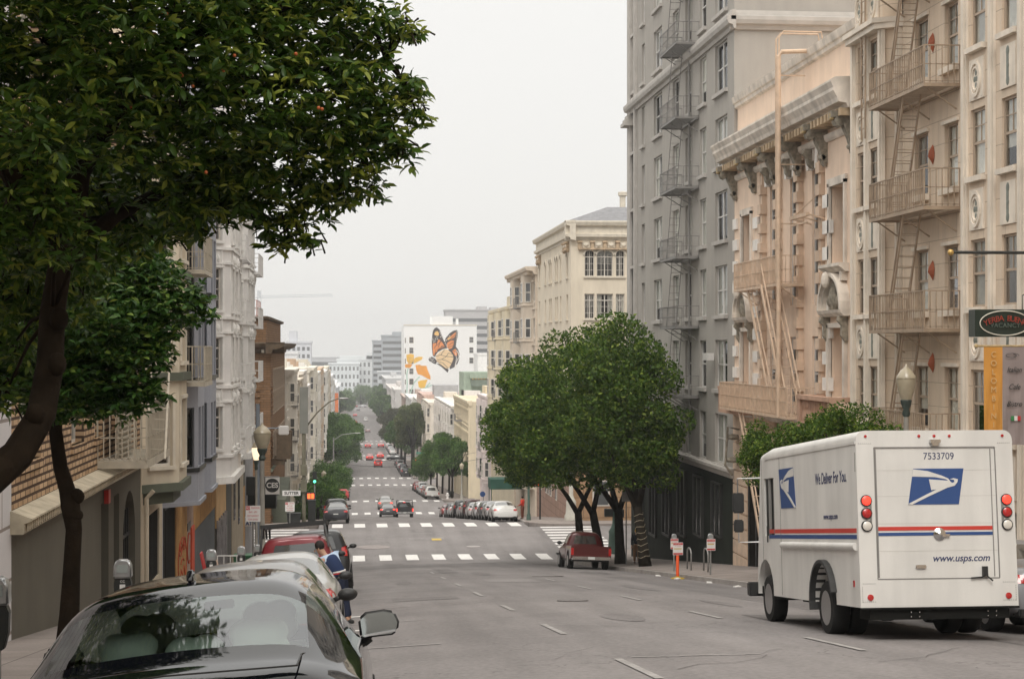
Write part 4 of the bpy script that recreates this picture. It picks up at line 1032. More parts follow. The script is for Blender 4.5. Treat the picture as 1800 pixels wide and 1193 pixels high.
# grey roof house with skylights between
b4 = empty('grey_penthouse', (22, 352, -12), 'small grey rooftop house with three windows below the mural wall', 'building'); Fq = FR(17.2, 351.9, 0)
part_box(b4, 'wall', M('grey_pent', (.36, .36, .37), rough=.9), Fq, 0, 5, -12, -7.6, -8, 0)
for k in range(3): put_far(b4, Fq, 2.0+k*.75, -10, .5, 1.2, WHTW, DARKP)
# ---- mural building ----
MU = empty('mural_building', (17, 540, -29), 'large white building with an orange butterfly and poppies painted on its wall', 'building')
Fm = FR(16.9, 540, 0); WHTP = M('white_painted_wall', (.80, .80, .79), rough=.9, var=.03, vs=.1, streak=.05)
part_box(MU, 'wall', WHTP, Fm, 0, 23, -30, 7.2, -30, 0); part_box(MU, 'upper_storey', WHTP, Fm, 9, 15.4, 7.2, 10.2, -18, -.5); part_box(MU, 'parapet', CREAMT, Fm, -.2, 23.1, 7.2, 7.5, -.6, .15); part_box(MU, 'roof_vent', WHTP, Fm, 16.5, 17.3, 7.2, 9.4, -3, -2)
for k in range(6):
    z = 1.65-3.28*k; put_far(MU, Fm, 1.6, z, 1.35, 1.9, WHTW if k % 2 else BRNW, DARKP)
for k in range(3): put_far(MU, Fm, 20.6, 1.75-3.28*k, 1.35, 1.9, WHTW, DARKP)
for k in range(6): put_far(MU, Fm, .2, 1.65-3.28*k, .4, 1.7, WHTW, DARKP)
# butterfly: coordinates from its own outline, metres on the wall
ORA = M('mural_orange', (.72, .25, .07), rough=.9, var=.12, vs=.4); YEL = M('mural_yellow', (.78, .48, .16), rough=.9, var=.1, vs=.4); BUF = M('mural_buff', (.76, .56, .33), rough=.9, var=.08, vs=.5)
BLKM = M('mural_black', (.055, .045, .045), rough=.9); WHM = M('mural_white', (.80, .76, .70), rough=.9); POP = M('mural_poppy', (.78, .33, .05), rough=.9, var=.15, vs=.3); POY = M('mural_poppy_yellow', (.80, .48, .08), rough=.9, var=.12, vs=.3); STM = M('mural_stem', (.42, .60, .52), rough=.9)
def mp_(x, y):   # crop pixel of my measuring sheet -> wall metres
    px = 660+x*.1676; py = 540+y*.1676; return ((px-VX)/F_PX*540/1.0+0-16.9, (HY-py)/F_PX*540)
def mural(name, pts, mat, d, scale=None, c=None):
    q = [mp_(*p) for p in pts]; mb = MB(); Fm.poly(mb, q[::-1] if True else q, 0.0, d); return mb.build(name, mat, MU)
W1 = [(597,505),(588,430),(586,340),(597,255),(618,218),(640,210),(668,232),(690,285),(712,340),(742,392),(760,425),(700,440),(650,470),(615,520)]
W2 = [(715,360),(735,318),(775,270),(815,245),(850,238),(862,255),(858,310),(845,370),(838,410),(862,440),(880,490),(876,540),(858,590),(820,630),(775,650),(762,420)]
W3 = [(600,520),(640,480),(700,432),(745,425),(790,455),(820,490),(840,530),(815,590),(790,640),(765,660),(735,668),(690,625),(640,590)]
mural('butterfly_dark_wing', W1, BLKM, .02); mural('butterfly_dark_wing', W2, BLKM, .022); mural('butterfly_dark_wing', [(635,590),(690,625),(735,668),(752,686),(765,655),(700,590)], BLKM, .021)
mural('butterfly_orange_cell', [(603,500),(596,440),(596,380),(628,372),(640,400),(612,505)], ORA, .03); mural('butterfly_orange_cell', [(625,480),(640,380),(655,335),(680,345),(705,380),(722,410),(660,445)], ORA, .032)
mural('butterfly_yellow_cell', [(610,285),(625,255),(648,250),(665,275),(655,300),(630,295)], YEL, .03)
mural('butterfly_orange_cell', [(742,415),(750,370),(790,345),(820,350),(812,400),(800,425),(770,440)], ORA, .03); mural('butterfly_orange_cell', [(770,320),(800,290),(835,262),(845,275),(825,315),(790,335)], ORA, .031); mural('butterfly_yellow_cell', [(745,335),(768,310),(790,318),(765,345)], YEL, .032)
mural('butterfly_orange_cell', [(800,455),(835,435),(855,480),(850,510),(830,505)], ORA, .031)
mural('butterfly_buff_wing', [(625,510),(665,470),(715,440),(750,440),(785,468),(808,500),(815,535),(795,590),(765,640),(735,640),(690,605),(640,572)], BUF, .04)
mb = MB()
def stroke(pts, w_, d):
    q = [mp_(*p) for p in pts]
    for a, b in zip(q[:-1], q[1:]):
        dx, dz = b[0]-a[0], b[1]-a[1]; ln = math.hypot(dx, dz) or 1; nx, nz = -dz/ln*w_/2, dx/ln*w_/2
        Fm.poly(mb, [(a[0]-nx, a[1]-nz), (b[0]-nx, b[1]-nz), (b[0]+nx, b[1]+nz), (a[0]+nx, a[1]+nz)], 0, d)
for v in [[(620,515),(680,500),(740,515),(812,520)], [(630,560),(690,545),(740,560),(795,590)], [(680,500),(720,445)], [(740,515),(760,480),(800,490)], [(690,545),(740,515)], [(640,572),(700,580),(760,640)], [(628,480),(700,400)], [(640,400),(690,350)], [(610,430),(640,390)], [(760,400),(815,365)], [(750,425),(810,400)], [(780,335),(840,280)], [(640,450),(712,405)], [(655,420),(680,345)], [(775,440),(850,470)]]: stroke(v, .16, .05)
mb.build('butterfly_veins', BLKM, MU)
mb = MB()
def dots(pts, r=.15, d=.055):
    for p in pts:
        c = mp_(*p); Fm.poly(mb, [(c[0]+r*math.cos(-t*1.05), c[1]+r*math.sin(-t*1.05)) for t in range(6)], 0, d)
for i in range(14): t = i/13; dots([(866-abs(t-.4)*40+12*math.sin(t*6), 455+t*170)], .2); dots([(846-abs(t-.4)*30, 470+t*160)], .14)
for i in range(9): t = i/8; dots([(672+t*75, 260+t*150)], .17)
for i in range(7): t = i/6; dots([(852-8*t, 258+t*140)], .16); dots([(600+t*6, 240+t*-10)], .1)
dots([(600,345),(620,350),(645,330),(608,365),(596,330),(640,310),(680,310),(625,330),(775,300),(725,350),(740,345),(565,535),(580,545),(590,560),(600,545),(575,525),(610,570)], .17)
b_ = mural('butterfly_body', [(552,545),(565,522),(590,518),(620,535),(640,565),(632,595),(610,592),(580,570),(560,562)], BLKM, .045)
mb.build('butterfly_spots', WHM, MU)
mural('poppy', [(320,500),(360,487),(400,495),(400,560),(370,590),(340,588),(325,560)], POY, .02); mural('poppy', [(395,560),(410,530),(450,516),(493,520),(485,545),(440,570),(400,590)], POY, .024); mural('poppy', [(305,600),(340,592),(385,598),(360,635),(310,632)], POP, .028)
mural('poppy', [(415,605),(460,600),(480,612),(530,612),(545,660),(572,720),(574,760),(530,740),(480,710),(440,700),(425,660)], POP, .03); mural('poppy', [(440,780),(470,765),(545,755),(530,790),(515,840),(480,850),(450,835)], POY, .034)
mb = MB()
for v in [[(340,635),(325,700),(330,800),(325,905)], [(460,725),(400,790),(360,905)], [(480,850),(420,880),(390,925)], [(590,815),(500,850),(420,910)], [(560,860),(480,880),(440,920)], [(570,790),(530,830)]]: stroke(v, .35, .02)
mb.build('poppy_stems', STM, MU)
# ---- far skyline ----
def tower(x0, x1, y, z0, z1, col, label, name='far_office_building', depth=20, bands=None, wins=None, cat='building', winmat=None, roof=None):
    b = empty(name, ((x0+x1)/2, y, z0), label, cat); F = FR(x0, y, 0)
    m = M('far_wall_%02d%02d%02d' % tuple(int(c*99) for c in col), col, rough=.9, var=.05, vs=.1)
    part_box(b, 'wall', m, F, 0, x1-x0, z0, z1, -depth, 0); part_box(b, 'parapet', m, F, -.4, x1-x0+.4, z1, z1+.8, -depth, .4)
    gm = winmat or DARKP
    if bands:
        mb = MB(); z = z0+2
        while z < z1-2: F.box(mb, .4, x1-x0-.4, z, z+bands*.45, 0, .06); z += bands
        mb.build('window_bands', gm, b)
    if wins:
        nx, pz, ww, wh = wins; k = 0
        z = z1-1.5-wh
        while z > z0+3 and k < 110:
            for i in range(nx): u = (x1-x0)*(i+.5)/nx-ww/2; put_far(b, F, u, z, ww, wh, m, gm, 0); k += 1
            z -= pz
    if roof: [part_box(b, 'roof_house', m, F, a, c, z1+.8, z1+.8+h, -depth*.8, -2) for a, c, h in roof]
    return b
xz = lambda px, D: (px-VX)/F_PX*D
zz_ = lambda py, D: (HY-py)/F_PX*D
tower(xz(783, 900), xz(905, 900), 900, -32, zz_(546, 900), (.44, .43, .43), 'wide grey banded office slab behind the mural building, hazy', bands=4.0, roof=[(17, 22, 1.6), (24, 28, 1.2)])
tower(xz(655, 1000), xz(678, 1000), 1000, -32, zz_(600, 1000), (.40, .42, .45), 'lower blue grey block at the left edge of the pair left of the mural building', bands=3.4)
tower(xz(671, 960), xz(712, 960), 960, -32, zz_(591, 960), (.36, .385, .41), 'blue grey office tower just left of the mural building in the haze', bands=3.6, roof=[(6, 12, 1.8)])
b = tower(xz(592, 1150), xz(712, 1150), 1150, -33, zz_(633, 1150), (.60, .62, .63), 'broad pale civic building closing the street end', name='civic_building', wins=(16, 5.4, 1.5, 2.8), depth=40, roof=[(2, 42, 2.2), (20, 24, 4.2)])
tower(xz(578, 1120), xz(632, 1120), 1120, -33, zz_(640, 1120), (.66, .70, .72), 'very pale bluish wing with rows of windows, left of the broad civic building', name='civic_building', wins=(8, 5.2, 1.4, 2.6), depth=30)
tower(xz(545, 1300), xz(640, 1300), 1300, -33, zz_(629, 1300), (.50, .51, .53), 'long low grey roofline at the horizon left of the civic building', bands=6)
tower(xz(505, 700), xz(547, 700), 700, -32, zz_(603, 700), (.56, .57, .60), 'pale concrete apartment tower rising right behind the brown brick building', wins=(5, 3.0, 1.3, 1.6), roof=[(1, 4, 4.2)])
tower(xz(496, 560), xz(523, 560), 560, -30, zz_(622, 560), (.66, .66, .66), 'white blank low block beside the pale concrete tower', wins=(3, 4, .8, 1.2))
tower(xz(664, 860), xz(712, 860), 860, -32, zz_(655, 860), (.50, .52, .54), 'grey flat block above the long white building right of the street end', bands=3.6)
# crane
CR = empty('tower_crane', (xz(458, 900), 900, -32), 'faint white tower crane in the fog above the brown brick building', 'crane'); CRM = M('crane_white', (.50, .52, .54), rough=.7)
x = xz(458, 900)
mb = MB(); zt = zz_(512, 900)
for sx in (-.9, .9):
    for sy in (-.9, .9): mb.bar((x+sx, 900+sy, -32), (x+sx, 900+sy, zt-4), .22)
for i in range(22): z = -32+i*(zt+28)/22; z2 = z+(zt+28)/22; mb.bar((x-.9, 899.1, z), (x+.9, 899.1, z2), .15); mb.bar((x+.9, 900.9, z), (x-.9, 900.9, z2), .15)
mb.build('mast', CRM, CR)
mb = MB(); xe = xz(585, 900); ze = zz_(521, 900); zj = zz_(525, 900)
for s in (-.6, .6): mb.bar((x-9, 900+s, zj), (xe, 900+s, ze), .22)
mb.bar((x, 900, zj+1.4), (xe, 900, ze+1.0), .2)
for i in range(30): t = i/30; t2 = (i+1)/30; mb.bar((x+(xe-x)*t, 899.4, zj+(ze-zj)*t), (x+(xe-x)*(t+t2)/2, 900, zj+1.4+(ze-zj)*t), .12); mb.bar((x+(xe-x)*(t+t2)/2, 900, zj+1.4+(ze-zj)*t), (x+(xe-x)*t2, 899.4, zj+(ze-zj)*t2), .12)
mb.build('jib', CRM, CR); mb = MB(); mb.box(x-9, x-6.5, 899, 901, zj-2.2, zj); mb.box(x-1, x+1, 899, 901, zj, zt); mb.build('counterweight_and_cab', CRM, CR)
# ================= left side =================
def FL(y): return FR(WL, y+.65, 90)
BRICK = M('tan_brick', (.56, .40, .26), rough=.9, var=.1, vs=1.5, brick=(.42, .135, .028, (.42, .28, .17), (.085, .055, .04)))
GWALL = M('olive_grey_wall', (.125, .115, .092), rough=.85, var=.07, vs=.8, streak=.06)
LEDGE = M('frieze_stone', (.48, .42, .32), rough=.85, var=.18, vs=4, streak=.2)
WHB = M('white_painted_block', (.62, .60, .61), rough=.75, var=.05, vs=1, groove=(2.4, .85, .03, (.60, .58, .59), (.28, .24, .22)))
A0 = empty('white_block_building', (WL, 20, prof(20)), 'white painted block wall beside the tan brick building', 'building')
mb = MB(); FL(8).box(mb, 0, 19.28, -5.6, 9, -12, 0); mb.build('wall', WHB, A0)
A1 = empty('tan_brick_building', (WL, 35, prof(35)), 'tan brick building over a plain olive grey ground floor with a carved ledge', 'building')
F1 = FL(27.3); mw = MB()
ops = []
for z in (-1.9, 1.3, 4.4):
    for u, w_ in ((.7, 1.9), (5.9, 1.6), (8.9, 1.3), (11.4, 1.3), (14.0, 1.4)): ops.append((u, z, w_, 1.9))
wall_grid(mw, F1, 0, 17, -2.62, 7.2, ops, .34); shell(mw, F1, 0, 17, -2.45, 7.2, 14, front=False); mw.build('wall', BRICK, A1)
for o in ops: put_window(A1, F1, *o, 'double' if o[2] > 1.7 else 'sash', WHTW, .18)
mb = MB()
for o in ops: F1.box(mb, o[0]-.06, o[0]+o[2]+.06, o[1]-.16, o[1], -.1, .05)
mb.build('brick_sill', BRICK, A1)
mb = MB(); o1 = [(10.0, -6.4, 1.15, 3.0), (12.0, -5.6, .9, 2.2), (13.6, -6.9, 2.3, 3.4)]
wall_grid(mb, F1, 0, 17, -7.5, -2.9, o1, .25, d=-.02); mb.quad(F1.p(0, -7.5, -.02), F1.p(0, -7.5, -12), F1.p(0, -2.9, -12), F1.p(0, -2.9, -.02)); mb.build('ground_floor', GWALL, A1)
mb = MB(); 
for (u, z, w_, h) in o1: F1.box(mb, u-.02, u+w_+.02, z-.02, z+h+.02, -.6, -.25)
mb.build('dark_doorway', M('dark_door', (.02, .021, .017), rough=.6), A1)
mb = MB(); u, w_ = 13.6, 2.3                       # arch head filled to a round
for s in (-1, 1):
    c = u+w_/2; pts = [(c+s*w_/2, -3.5)]+[(c+s*w_/2*math.cos(t*math.pi/16), -4.65+1.15*math.sin(t*math.pi/16)) for t in range(9)]
    F1.poly(mb, pts[::s], -.24, -.018)
mb.build('arch_spandrel', GWALL, A1)
mb = MB(); 
for k in range(6): F1.box(mb, 13.75+k*.38, 13.79+k*.38, -7, -4, -.2, -.16)
F1.box(mb, 13.6, 15.9, -4.68, -4.6, -.21, -.15); mb.build('iron_gate', M('black_iron', (.02, .02, .02), rough=.5), A1)
mb = MB(); F1.moulding(mb, -.12, 17, [(-2.97, 0), (-2.97, .20), (-2.94, .22), (-2.80, .22), (-2.77, .31), (-2.75, .34), (-2.72, .34), (-2.60, .03), (-2.60, 0)]); mb.build('frieze_ledge', LEDGE, A1)
mb = MB()
for k in range(90): c = F1.p(.08+k*.188, -2.87, .22); mb.lathe([(.058, -.02), (.075, .02), (.04, .028)], c, 8, axis='x'); 
mb.build('frieze_rosette', LEDGE, A1)
mb = MB(); F1.box(mb, 10.3, 10.62, -3.42, -3.12, .0, .1); mb.build('red_alarm_box', M('alarm_red', (.45, .03, .02), rough=.4), A1)
CIRON = M('cream_iron', (.46, .41, .33), rough=.6, var=.15, vs=4)
balcony(A1, F1, 9.3, 13.9, -2.42, 1.06, CIRON, h=1.0, sp=.12, thick=.16)
mb = MB(); F1.box(mb, 10.2, 12.2, -2.4, -.9, .3, .34)
for k in range(12): F1.box(mb, 10.15, 12.25, -2.35+k*.12, -2.31+k*.12, .34, .42)
mb.build('balcony_grille', CIRON, A1)
ladder(A1, F1, (9.6, -2.4, 1.2), (9.6, -.6, 2.1) if False else (12.9, .7, 1.0), .4, CIRON, along='d')
# cream house with bays
def bay_stack(bld, F, u0, u1, d, splay, zs, h, wallm, frame, z0, z1, kinds=('cas', 'cas', 'cas'), trim=None, trimh=None, variant=None, mir=1.0, nf=1, wfrac=.62):
    """a splayed bay with real openings on its three faces"""
    mw = MB(); P_ = [F.p(u0, 0, 0), F.p(u0+splay, 0, d), F.p(u1-splay, 0, d), F.p(u1, 0, 0)]
    if F.a > 0: pass
    for k in range(3):
        a, b = P_[k], P_[k+1]; ln = (b-a).length; f = FR(a.x, a.y, math.degrees(math.atan2((b-a).y, (b-a).x)))
        n = nf if k == 1 else 1; ww = ln/n*wfrac
        ops = [(ln*(i+.5)/n-ww/2, z, ww, h) for z in zs for i in range(n)]
        wall_grid(mw, f, 0, ln, z0, z1, ops, .12)
        for o in ops: put_window(bld, f, *o, kinds[k], frame, .08, variant=variant)
        if trim:
            mt = MB()
            for o in ops: f.box(mt, o[0]-.07, o[0]+o[2]+.07, o[1]-.1, o[1], -.02, .1); f.box(mt, o[0]-.07, o[0]+o[2]+.07, o[1]+o[3], o[1]+o[3]+.09, -.02, .07); f.box(mt, o[0]-.09, o[0]-.01, o[1], o[1]+o[3], 0, .04); f.box(mt, o[0]+o[2]+.01, o[0]+o[2]+.09, o[1], o[1]+o[3], 0, .04)
            mt.build('window_trim', trim, bld)
    mw.quad(*[p+Vector((0, 0, z0)) for p in P_]); mw.quad(*[p+Vector((0, 0, z1)) for p in P_]); mw.build('bay', wallm, bld)
def bay_ring(mb, F, u0, u1, d, splay, z0, z1, ex):
    mb.prism([(u0-ex, 0), (u0+splay-ex*.5, d+ex), (u1-splay+ex*.5, d+ex), (u1+ex, 0)], lambda u, q, t: F.p(u, z0+(z1-z0)*t, q))
CRH = M('cream_house_wall', (.64, .56, .44), rough=.88, var=.08, vs=.8, streak=.2); GRT = M('grey_green_trim', (.115, .125, .095), rough=.7, var=.1)
A2 = empty('cream_bay_house', (WL, 47, prof(47)), 'cream stucco house with grey green trimmed bay, beside the tan brick building', 'building')
F2 = FL(44.3); mw = MB(); zs2 = [-3.1, -.35, 2.4, 5.1]
o2 = [(1.6, -6.4, 2.6, 1.9)]
wall_grid(mw, F2, 0, 5, -9, 8.4, o2, .15); shell(mw, F2, 0, 5, -9, 8.4, 13, front=False); mw.build('wall', CRH, A2)
mb = MB(); F2.box(mb, 1.5, 4.3, -6.45, -4.4, -.4, -.12)
for k in range(9): F2.box(mb, 1.7+k*.3, 1.73+k*.3, -6.4, -4.5, -.12, -.04)
mb.build('barred_window', M('dark_frame', (.03, .03, .028)), A2)
bay_stack(A2, F2, .25, 4.2, .85, .85, zs2, 1.75, CRH, WHTW, -3.7, 8.2, ('sash', 'sash', 'sash'), trim=CREAMT)
mb = MB()
for z in [-3.72]+[q-.45 for q in zs2[1:]]: bay_ring(mb, F2, .25, 4.2, .85, .85, z-.06, z+.16, .12)
bay_ring(mb, F2, .4, 4.0, .7, .8, -4.1, -3.8, .0); mb.build('bay_trim', GRT, A2)
balcony(A2, F2, 3.4, 6.0, -.95, 1.35, CIRON, h=1.0, sp=.16, thick=.12, braces=False); balcony(A2, F2, 3.4, 6.0, 2.2, 1.35, CIRON, h=1.0, sp=.16, thick=.12, braces=False)
mb = MB(); mb.tube([F2.p(.15, -7, .12), F2.p(.15, -3.9, .12), F2.p(.15, -3.7, .3)], .06); mb.build('downpipe', CRH, A2)
# blue grey house
BLG = M('blue_grey_stucco', (.36, .37, .415), rough=.88, var=.05, vs=1, streak=.08, fine=.08); BLKF = M('black_window_frame', (.025, .027, .027), rough=.4)
A3 = empty('blue_grey_house', (WL, 54, prof(54)), 'pale blue grey house with tall black framed windows over boarded ground floor', 'building')
F3 = FL(49.3); mw = MB(); F3.box(mw, 0, 9, -9.5, 8.6, -13, 0); mw.build('wall', BLG, A3); zs3 = [-3.5, -.85, 1.8, 4.45]
for (a, c) in ((.2, 4.2), (4.7, 8.8)):
    bay_stack(A3, F3, a, c, .92, .9, zs3, 1.75, BLG, BLKF, -4.5, 8.3, ('sash', 'sash', 'sash'), variant=0, wfrac=.78, nf=2)
    mb = MB()
    for z in zs3: bay_ring(mb, F3, a, c, .92, .9, z-.14, z-.02, .05)
    mb.build('bay_sill', BLKF, A3); mb = MB(); bay_ring(mb, F3, a, c, .92, .9, -4.62, -4.5, .06); mb.build('bay_foot', BLG, A3)
PLY = M('weathered_plywood', (.46, .26, .10), rough=.85, var=.2, vs=2, streak=.3, fine=.1); PLYP = M('pinkish_plywood', (.40, .29, .24), rough=.85, var=.2, vs=3, streak=.2); PLYG = M('grey_board', (.135, .145, .155), rough=.85, var=.12); REDO = M('red_orange_board', (.62, .10, .05), rough=.7, var=.12)
part_box(A3, 'plywood_hoarding', PLY, F3, 3.1, 6.6, -7.5, -4.7, 0, .08); part_box(A3, 'pink_hoarding', PLYP, F3, 6.62, 8.98, -7.5, -4.7, 0, .07)
part_box(A3, 'red_hoarding', REDO, F3, 7.9, 8.95, -7.6, -6.0, .07, .12); part_box(A3, 'painted_out_patch', BLKF, F3, 6.8, 7.9, -6.0, -5.75, .07, .09)
mb = MB()
def curve_on(F, mb, pts, r, d):
    q = [F.p(u, z, d) for u, z in pts]; mb.tube(q, r, 5)
def ell(cu, cz, ru, rz, a0=0, a1=360, n=12): return [(cu+ru*math.cos(R(a0+(a1-a0)*i/n)), cz+rz*math.sin(R(a0+(a1-a0)*i/n))) for i in range(n+1)]
for pts in (ell(4.4, -6.3, .5, .22), ell(5.6, -6.25, .45, .2), ell(5.0, -6.75, 1.4, .75, -60, 240), ell(5, -6.8, .5, .12, 0, 180), [(4.2, -7.3), (4.5, -6.95), (5, -7.2), (5.5, -6.95), (5.9, -7.35)], ell(7.3, -6.6, .6, .5, 60, 300), ell(4.4, -6.3, .2, .08), ell(5.6, -6.25, .2, .08)): curve_on(F3, mb, pts, .022, .085)
mb.build('graffiti', M('red_spray_paint', (.45, .07, .03), rough=.7), A3)
part_box(A3, 'dark_gate', M('dark_door'), F3, .2, 2.7, -8, -4.6, 0, .04); mb = MB()
for k in range(8): F3.box(mb, .3+k*.33, .34+k*.33, -8, -4.7, .04, .09)
mb.build('iron_gate', MC['black_iron'], A3)
# white ornate building
WHO = M('ornate_white_stucco', (.78, .755, .73), rough=.85, var=.06, vs=1, streak=.12); WHOT = M('ornate_white_relief', (.80, .78, .75), rough=.8, var=.1, vs=5, streak=.15)
A4 = empty('white_ornate_building', (WL, 76, prof(76)), 'tall white apartment building with relief panels, splayed bays and iron balconies', 'building')
F4 = FL(58.3); mw = MB(); F4.box(mw, 0, 36.2, -5.0, 9.6, -14, 0); mw.build('wall', WHO, A4); zs4 = [-3.55, -1.1, 1.35, 3.8, 6.25]
for (a, c) in ((1.3, 9.5), (14.8, 22.4)):
    bd = 1.15 if a < 5 else .95
    bay_stack(A4, F4, a, c, bd, 1.2, zs4, 1.5, WHO, WHTW, -4.6, 9.4, ('cas', 'cas', 'cas'), trim=WHOT, nf=3, wfrac=.5)
    mb = MB()
    for z in zs4: bay_ring(mb, F4, a, c, bd, 1.2, z-.32, z-.22, .09); bay_ring(mb, F4, a, c, bd, 1.2, z+1.62, z+1.70, .07)
    bay_ring(mb, F4, a, c, bd, 1.2, -4.8, -4.55, .15); bay_ring(mb, F4, a, c, bd, 1.2, 9.4, 9.75, .3); mb.build('bay_moulding', WHOT, A4)
    mb = MB(); p, q = F4.p(a, 0, 0), F4.p(a+1.2, 0, bd); f = FR(p.x, p.y, math.degrees(math.atan2((q-p).y, (q-p).x))); ln = (q-p).length
    for z in zs4[1:]:
        for (ff, cu, w_) in ((f, ln/2, .9),)+tuple((FR(F4.p(a+1.2, 0, bd).x, F4.p(a+1.2, 0, bd).y, 90), (c-a-2.4)*(i+.5)/3, 1.2) for i in range(3)):
            ff.box(mb, cu-w_*.42, cu+w_*.42, z-.92, z-.36, 0, .03); mb.ball(ff.p(cu, z-.64, .03), (.12, .12, .2)); 
            for s in (-1, 1): mb.ball(ff.p(cu+s*w_*.24, z-.64, .03), (.08, .08, .15), 6, 4); ff.box(mb, cu+s*w_*.42-.03, cu+s*w_*.42+.03, z-.95, z-.33, 0, .06)
    mb.build('relief_panel', WHOT, A4)
    for z in zs4[:5]: balcony(A4, F4, c-3.0, c+.6, z-.35, bd+.32, M('white_iron', (.74, .72, .70), rough=.6), h=.85, sp=.2, braces=False)
mb = MB(); pot = A4
for z, u in ((1.0, 17.4),): mb.lathe([(.13, 0), (.18, .28), (.19, .3)], F4.p(u+3.6, z, 1.3), 8)
# ground floor of the ornate building
for (u0, u1, z0, z1, m, nm, d) in ((0, 4.7, -8.9, -6.3, PLYG, 'grey_hoarding', .05), (0, 10.0, -6.28, -4.85, PLY, 'brown_upper_board', .05), (4.75, 9.4, -8.9, -6.3, PLYG, 'grey_hoarding', .04), (10.1, 15.5, -7.2, -4.9, M('new_plywood', (.62, .40, .20), rough=.85, var=.12), 'new_plywood_board', .06), (16.2, 19.3, -9.6, -4.9, M('dark_door'), 'dark_shop_opening', .02), (19.4, 27.5, -12.2, -4.9, M('tan_render', (.38, .32, .24), rough=.88, var=.1, streak=.15), 'tan_render_wall', .05), (27.6, 29.2, -12.4, -7, PLY, 'brown_door_panel', .03), (29.3, 36.2, -12.8, -4.9, M('grey_render', (.27, .26, .26), rough=.9), 'grey_render_wall', .04), (0, 36.2, -13, -4.9, GWALL, 'ground_floor', .01)):
    part_box(A4, nm, m, F4, u0, u1, z0, z1, -.1, d)
mb = MB()
for k in range(14): F4.box(mb, 10.2+k*.36, 10.2+k*.36+.2, -9.4+.0, -6.9-.05*(k % 3), .07, .11+.03*(k % 2))
mb.build('corrugated_sheet', M('old_galvanised_sheet', (.36, .34, .35), rough=.55, metal=.3, var=.3, vs=3, streak=.4), A4)
mb = MB(); F4.moulding(mb, 9.2, 27, [(-4.9, 0), (-4.9, .7), (-4.7, .8), (-4.6, .8), (-4.5, 0)]); mb.build('entrance_canopy', WHOT, A4)
mb = MB(); F4.box(mb, 20.3, 21.2, -7.9, -5.4, .05, .09); F4.box(mb, 23.5, 24.2, -8.4, -5.6, .05, .09); mb.build('narrow_window', DARKP, A4)
# brown brick building across the cross street
BRB = M('brown_brick', (.215, .125, .070), rough=.9, var=.12, vs=1, brick=(.5, .17, .02, (.17, .095, .05), (.10, .065, .04))); BRT = M('dark_brown_cornice', (.10, .07, .045), rough=.85, var=.3, vs=3, streak=.3)
A5 = empty('brown_brick_building', (WL, 125, -12), 'brown brick corner building with dark overhanging cornice and banded corners across the crossing, left', 'building')
F5 = FR(-24, 117, 0); F5s = FR(WL, 117, 90); W5 = 24+WL
mw = MB(); F5.box(mw, 0, W5, -13.5, .3, -25, 0); F5.box(mw, .3, W5-.3, .3, 2.1, -24, -.3); mw.build('wall', BRB, A5)
mt = MB(); co = [(-.35, 0), (-.3, .12), (-.1, .16), (-.05, .55), (.12, .85), (.3, .95), (.36, .95), (.42, .2), (.42, -.3), (-.35, -.3)]
F5.moulding(mt, 0, W5+.95, co); F5s.moulding(mt, -.95, 25, co); F5.moulding(mt, -.1, W5-.2, [(1.95, -.3), (2.0, -.1), (2.15, -.05), (2.2, -.5)]); F5s.moulding(mt, .3, 24.8, [(1.95, -.3), (2.0, -.1), (2.15, -.05), (2.2, -.5)])
mt.build('cornice', BRT, A5)
mb = MB()
for k in range(9): F5.box(mb, W5-.6-k*1.05, W5-.42-k*1.05, -.3, -.08, .16, .35); F5s.box(mb, .6+k*1.6, .85+k*1.6, -.3, -.08, .16, .35)
mb.build('modillion', CREAMT, A5)
mb = MB()
for k in range(24):
    if k % 7 < 5: F5.box(mb, W5-2.5, W5-.7, -2.9-k*.42, -2.66-k*.42, 0, .09); F5s.box(mb, .5, 2.1, -2.9-k*.42, -2.66-k*.42, 0, .09)
F5.box(mb, W5-2.3, W5-.9, -2.3, -.95, 0, .05); F5.box(mb, W5-2.1, W5-1.1, -2.1, -1.15, .05, .1); mb.build('brick_banding', BRB, A5)
for k in range(5):
    for z in (-3.6, -6.6): put_far(A5, F5, W5-5-k*2.6, z, 1.1, 2.0, WHTW, DARKP)
for k in range(8):
    for z, h in ((-4.6, 3.2), (-8.0, 2.2)): put_far(A5, F5s, 3.2+k*2.6, z, 1.3, h, BRNW, DARKP)
for u in (1.0, 4.2): mb = MB(); F5s.box(mb, u, u+.9, -7.6, -5.8, .35, 1.3); F5s.box(mb, u+.1, u+.8, -8.0, -7.6, .05, .9); mb.build('dark_projecting_bay_box', BRT, A5)
mb = MB(); F5s.moulding(mb, 0, 25, [(-8.4, 0), (-8.4, .12), (-8.25, .2), (-8.2, 0)]); F5s.poly(mb, [(1.5, -12.4), (9, -12.9), (9, -9.4), (1.5, -10.4)], 0, 1.0); mb.build('stone_course', GRT, A5)
mb = MB(); railing(mb, (-9, 118, 2.2), (-6.4, 118, 2.2), 1.1, .8); railing(mb, (-6.4, 118, 2.2), (-6.4, 123, 2.2), 1.1, .8); mb.build('roof_railing', TERRA, A5)
mb = MB()
for x in (-12.2, -10.9, -9.9): mb.lathe([(.4, 0), (.42, 1.4), (.6, 1.5), (.6, 1.7), (.1, 1.75)], (x, 119.5, 2.0), 10)
mb.build('roof_vent', CREAMT, A5)
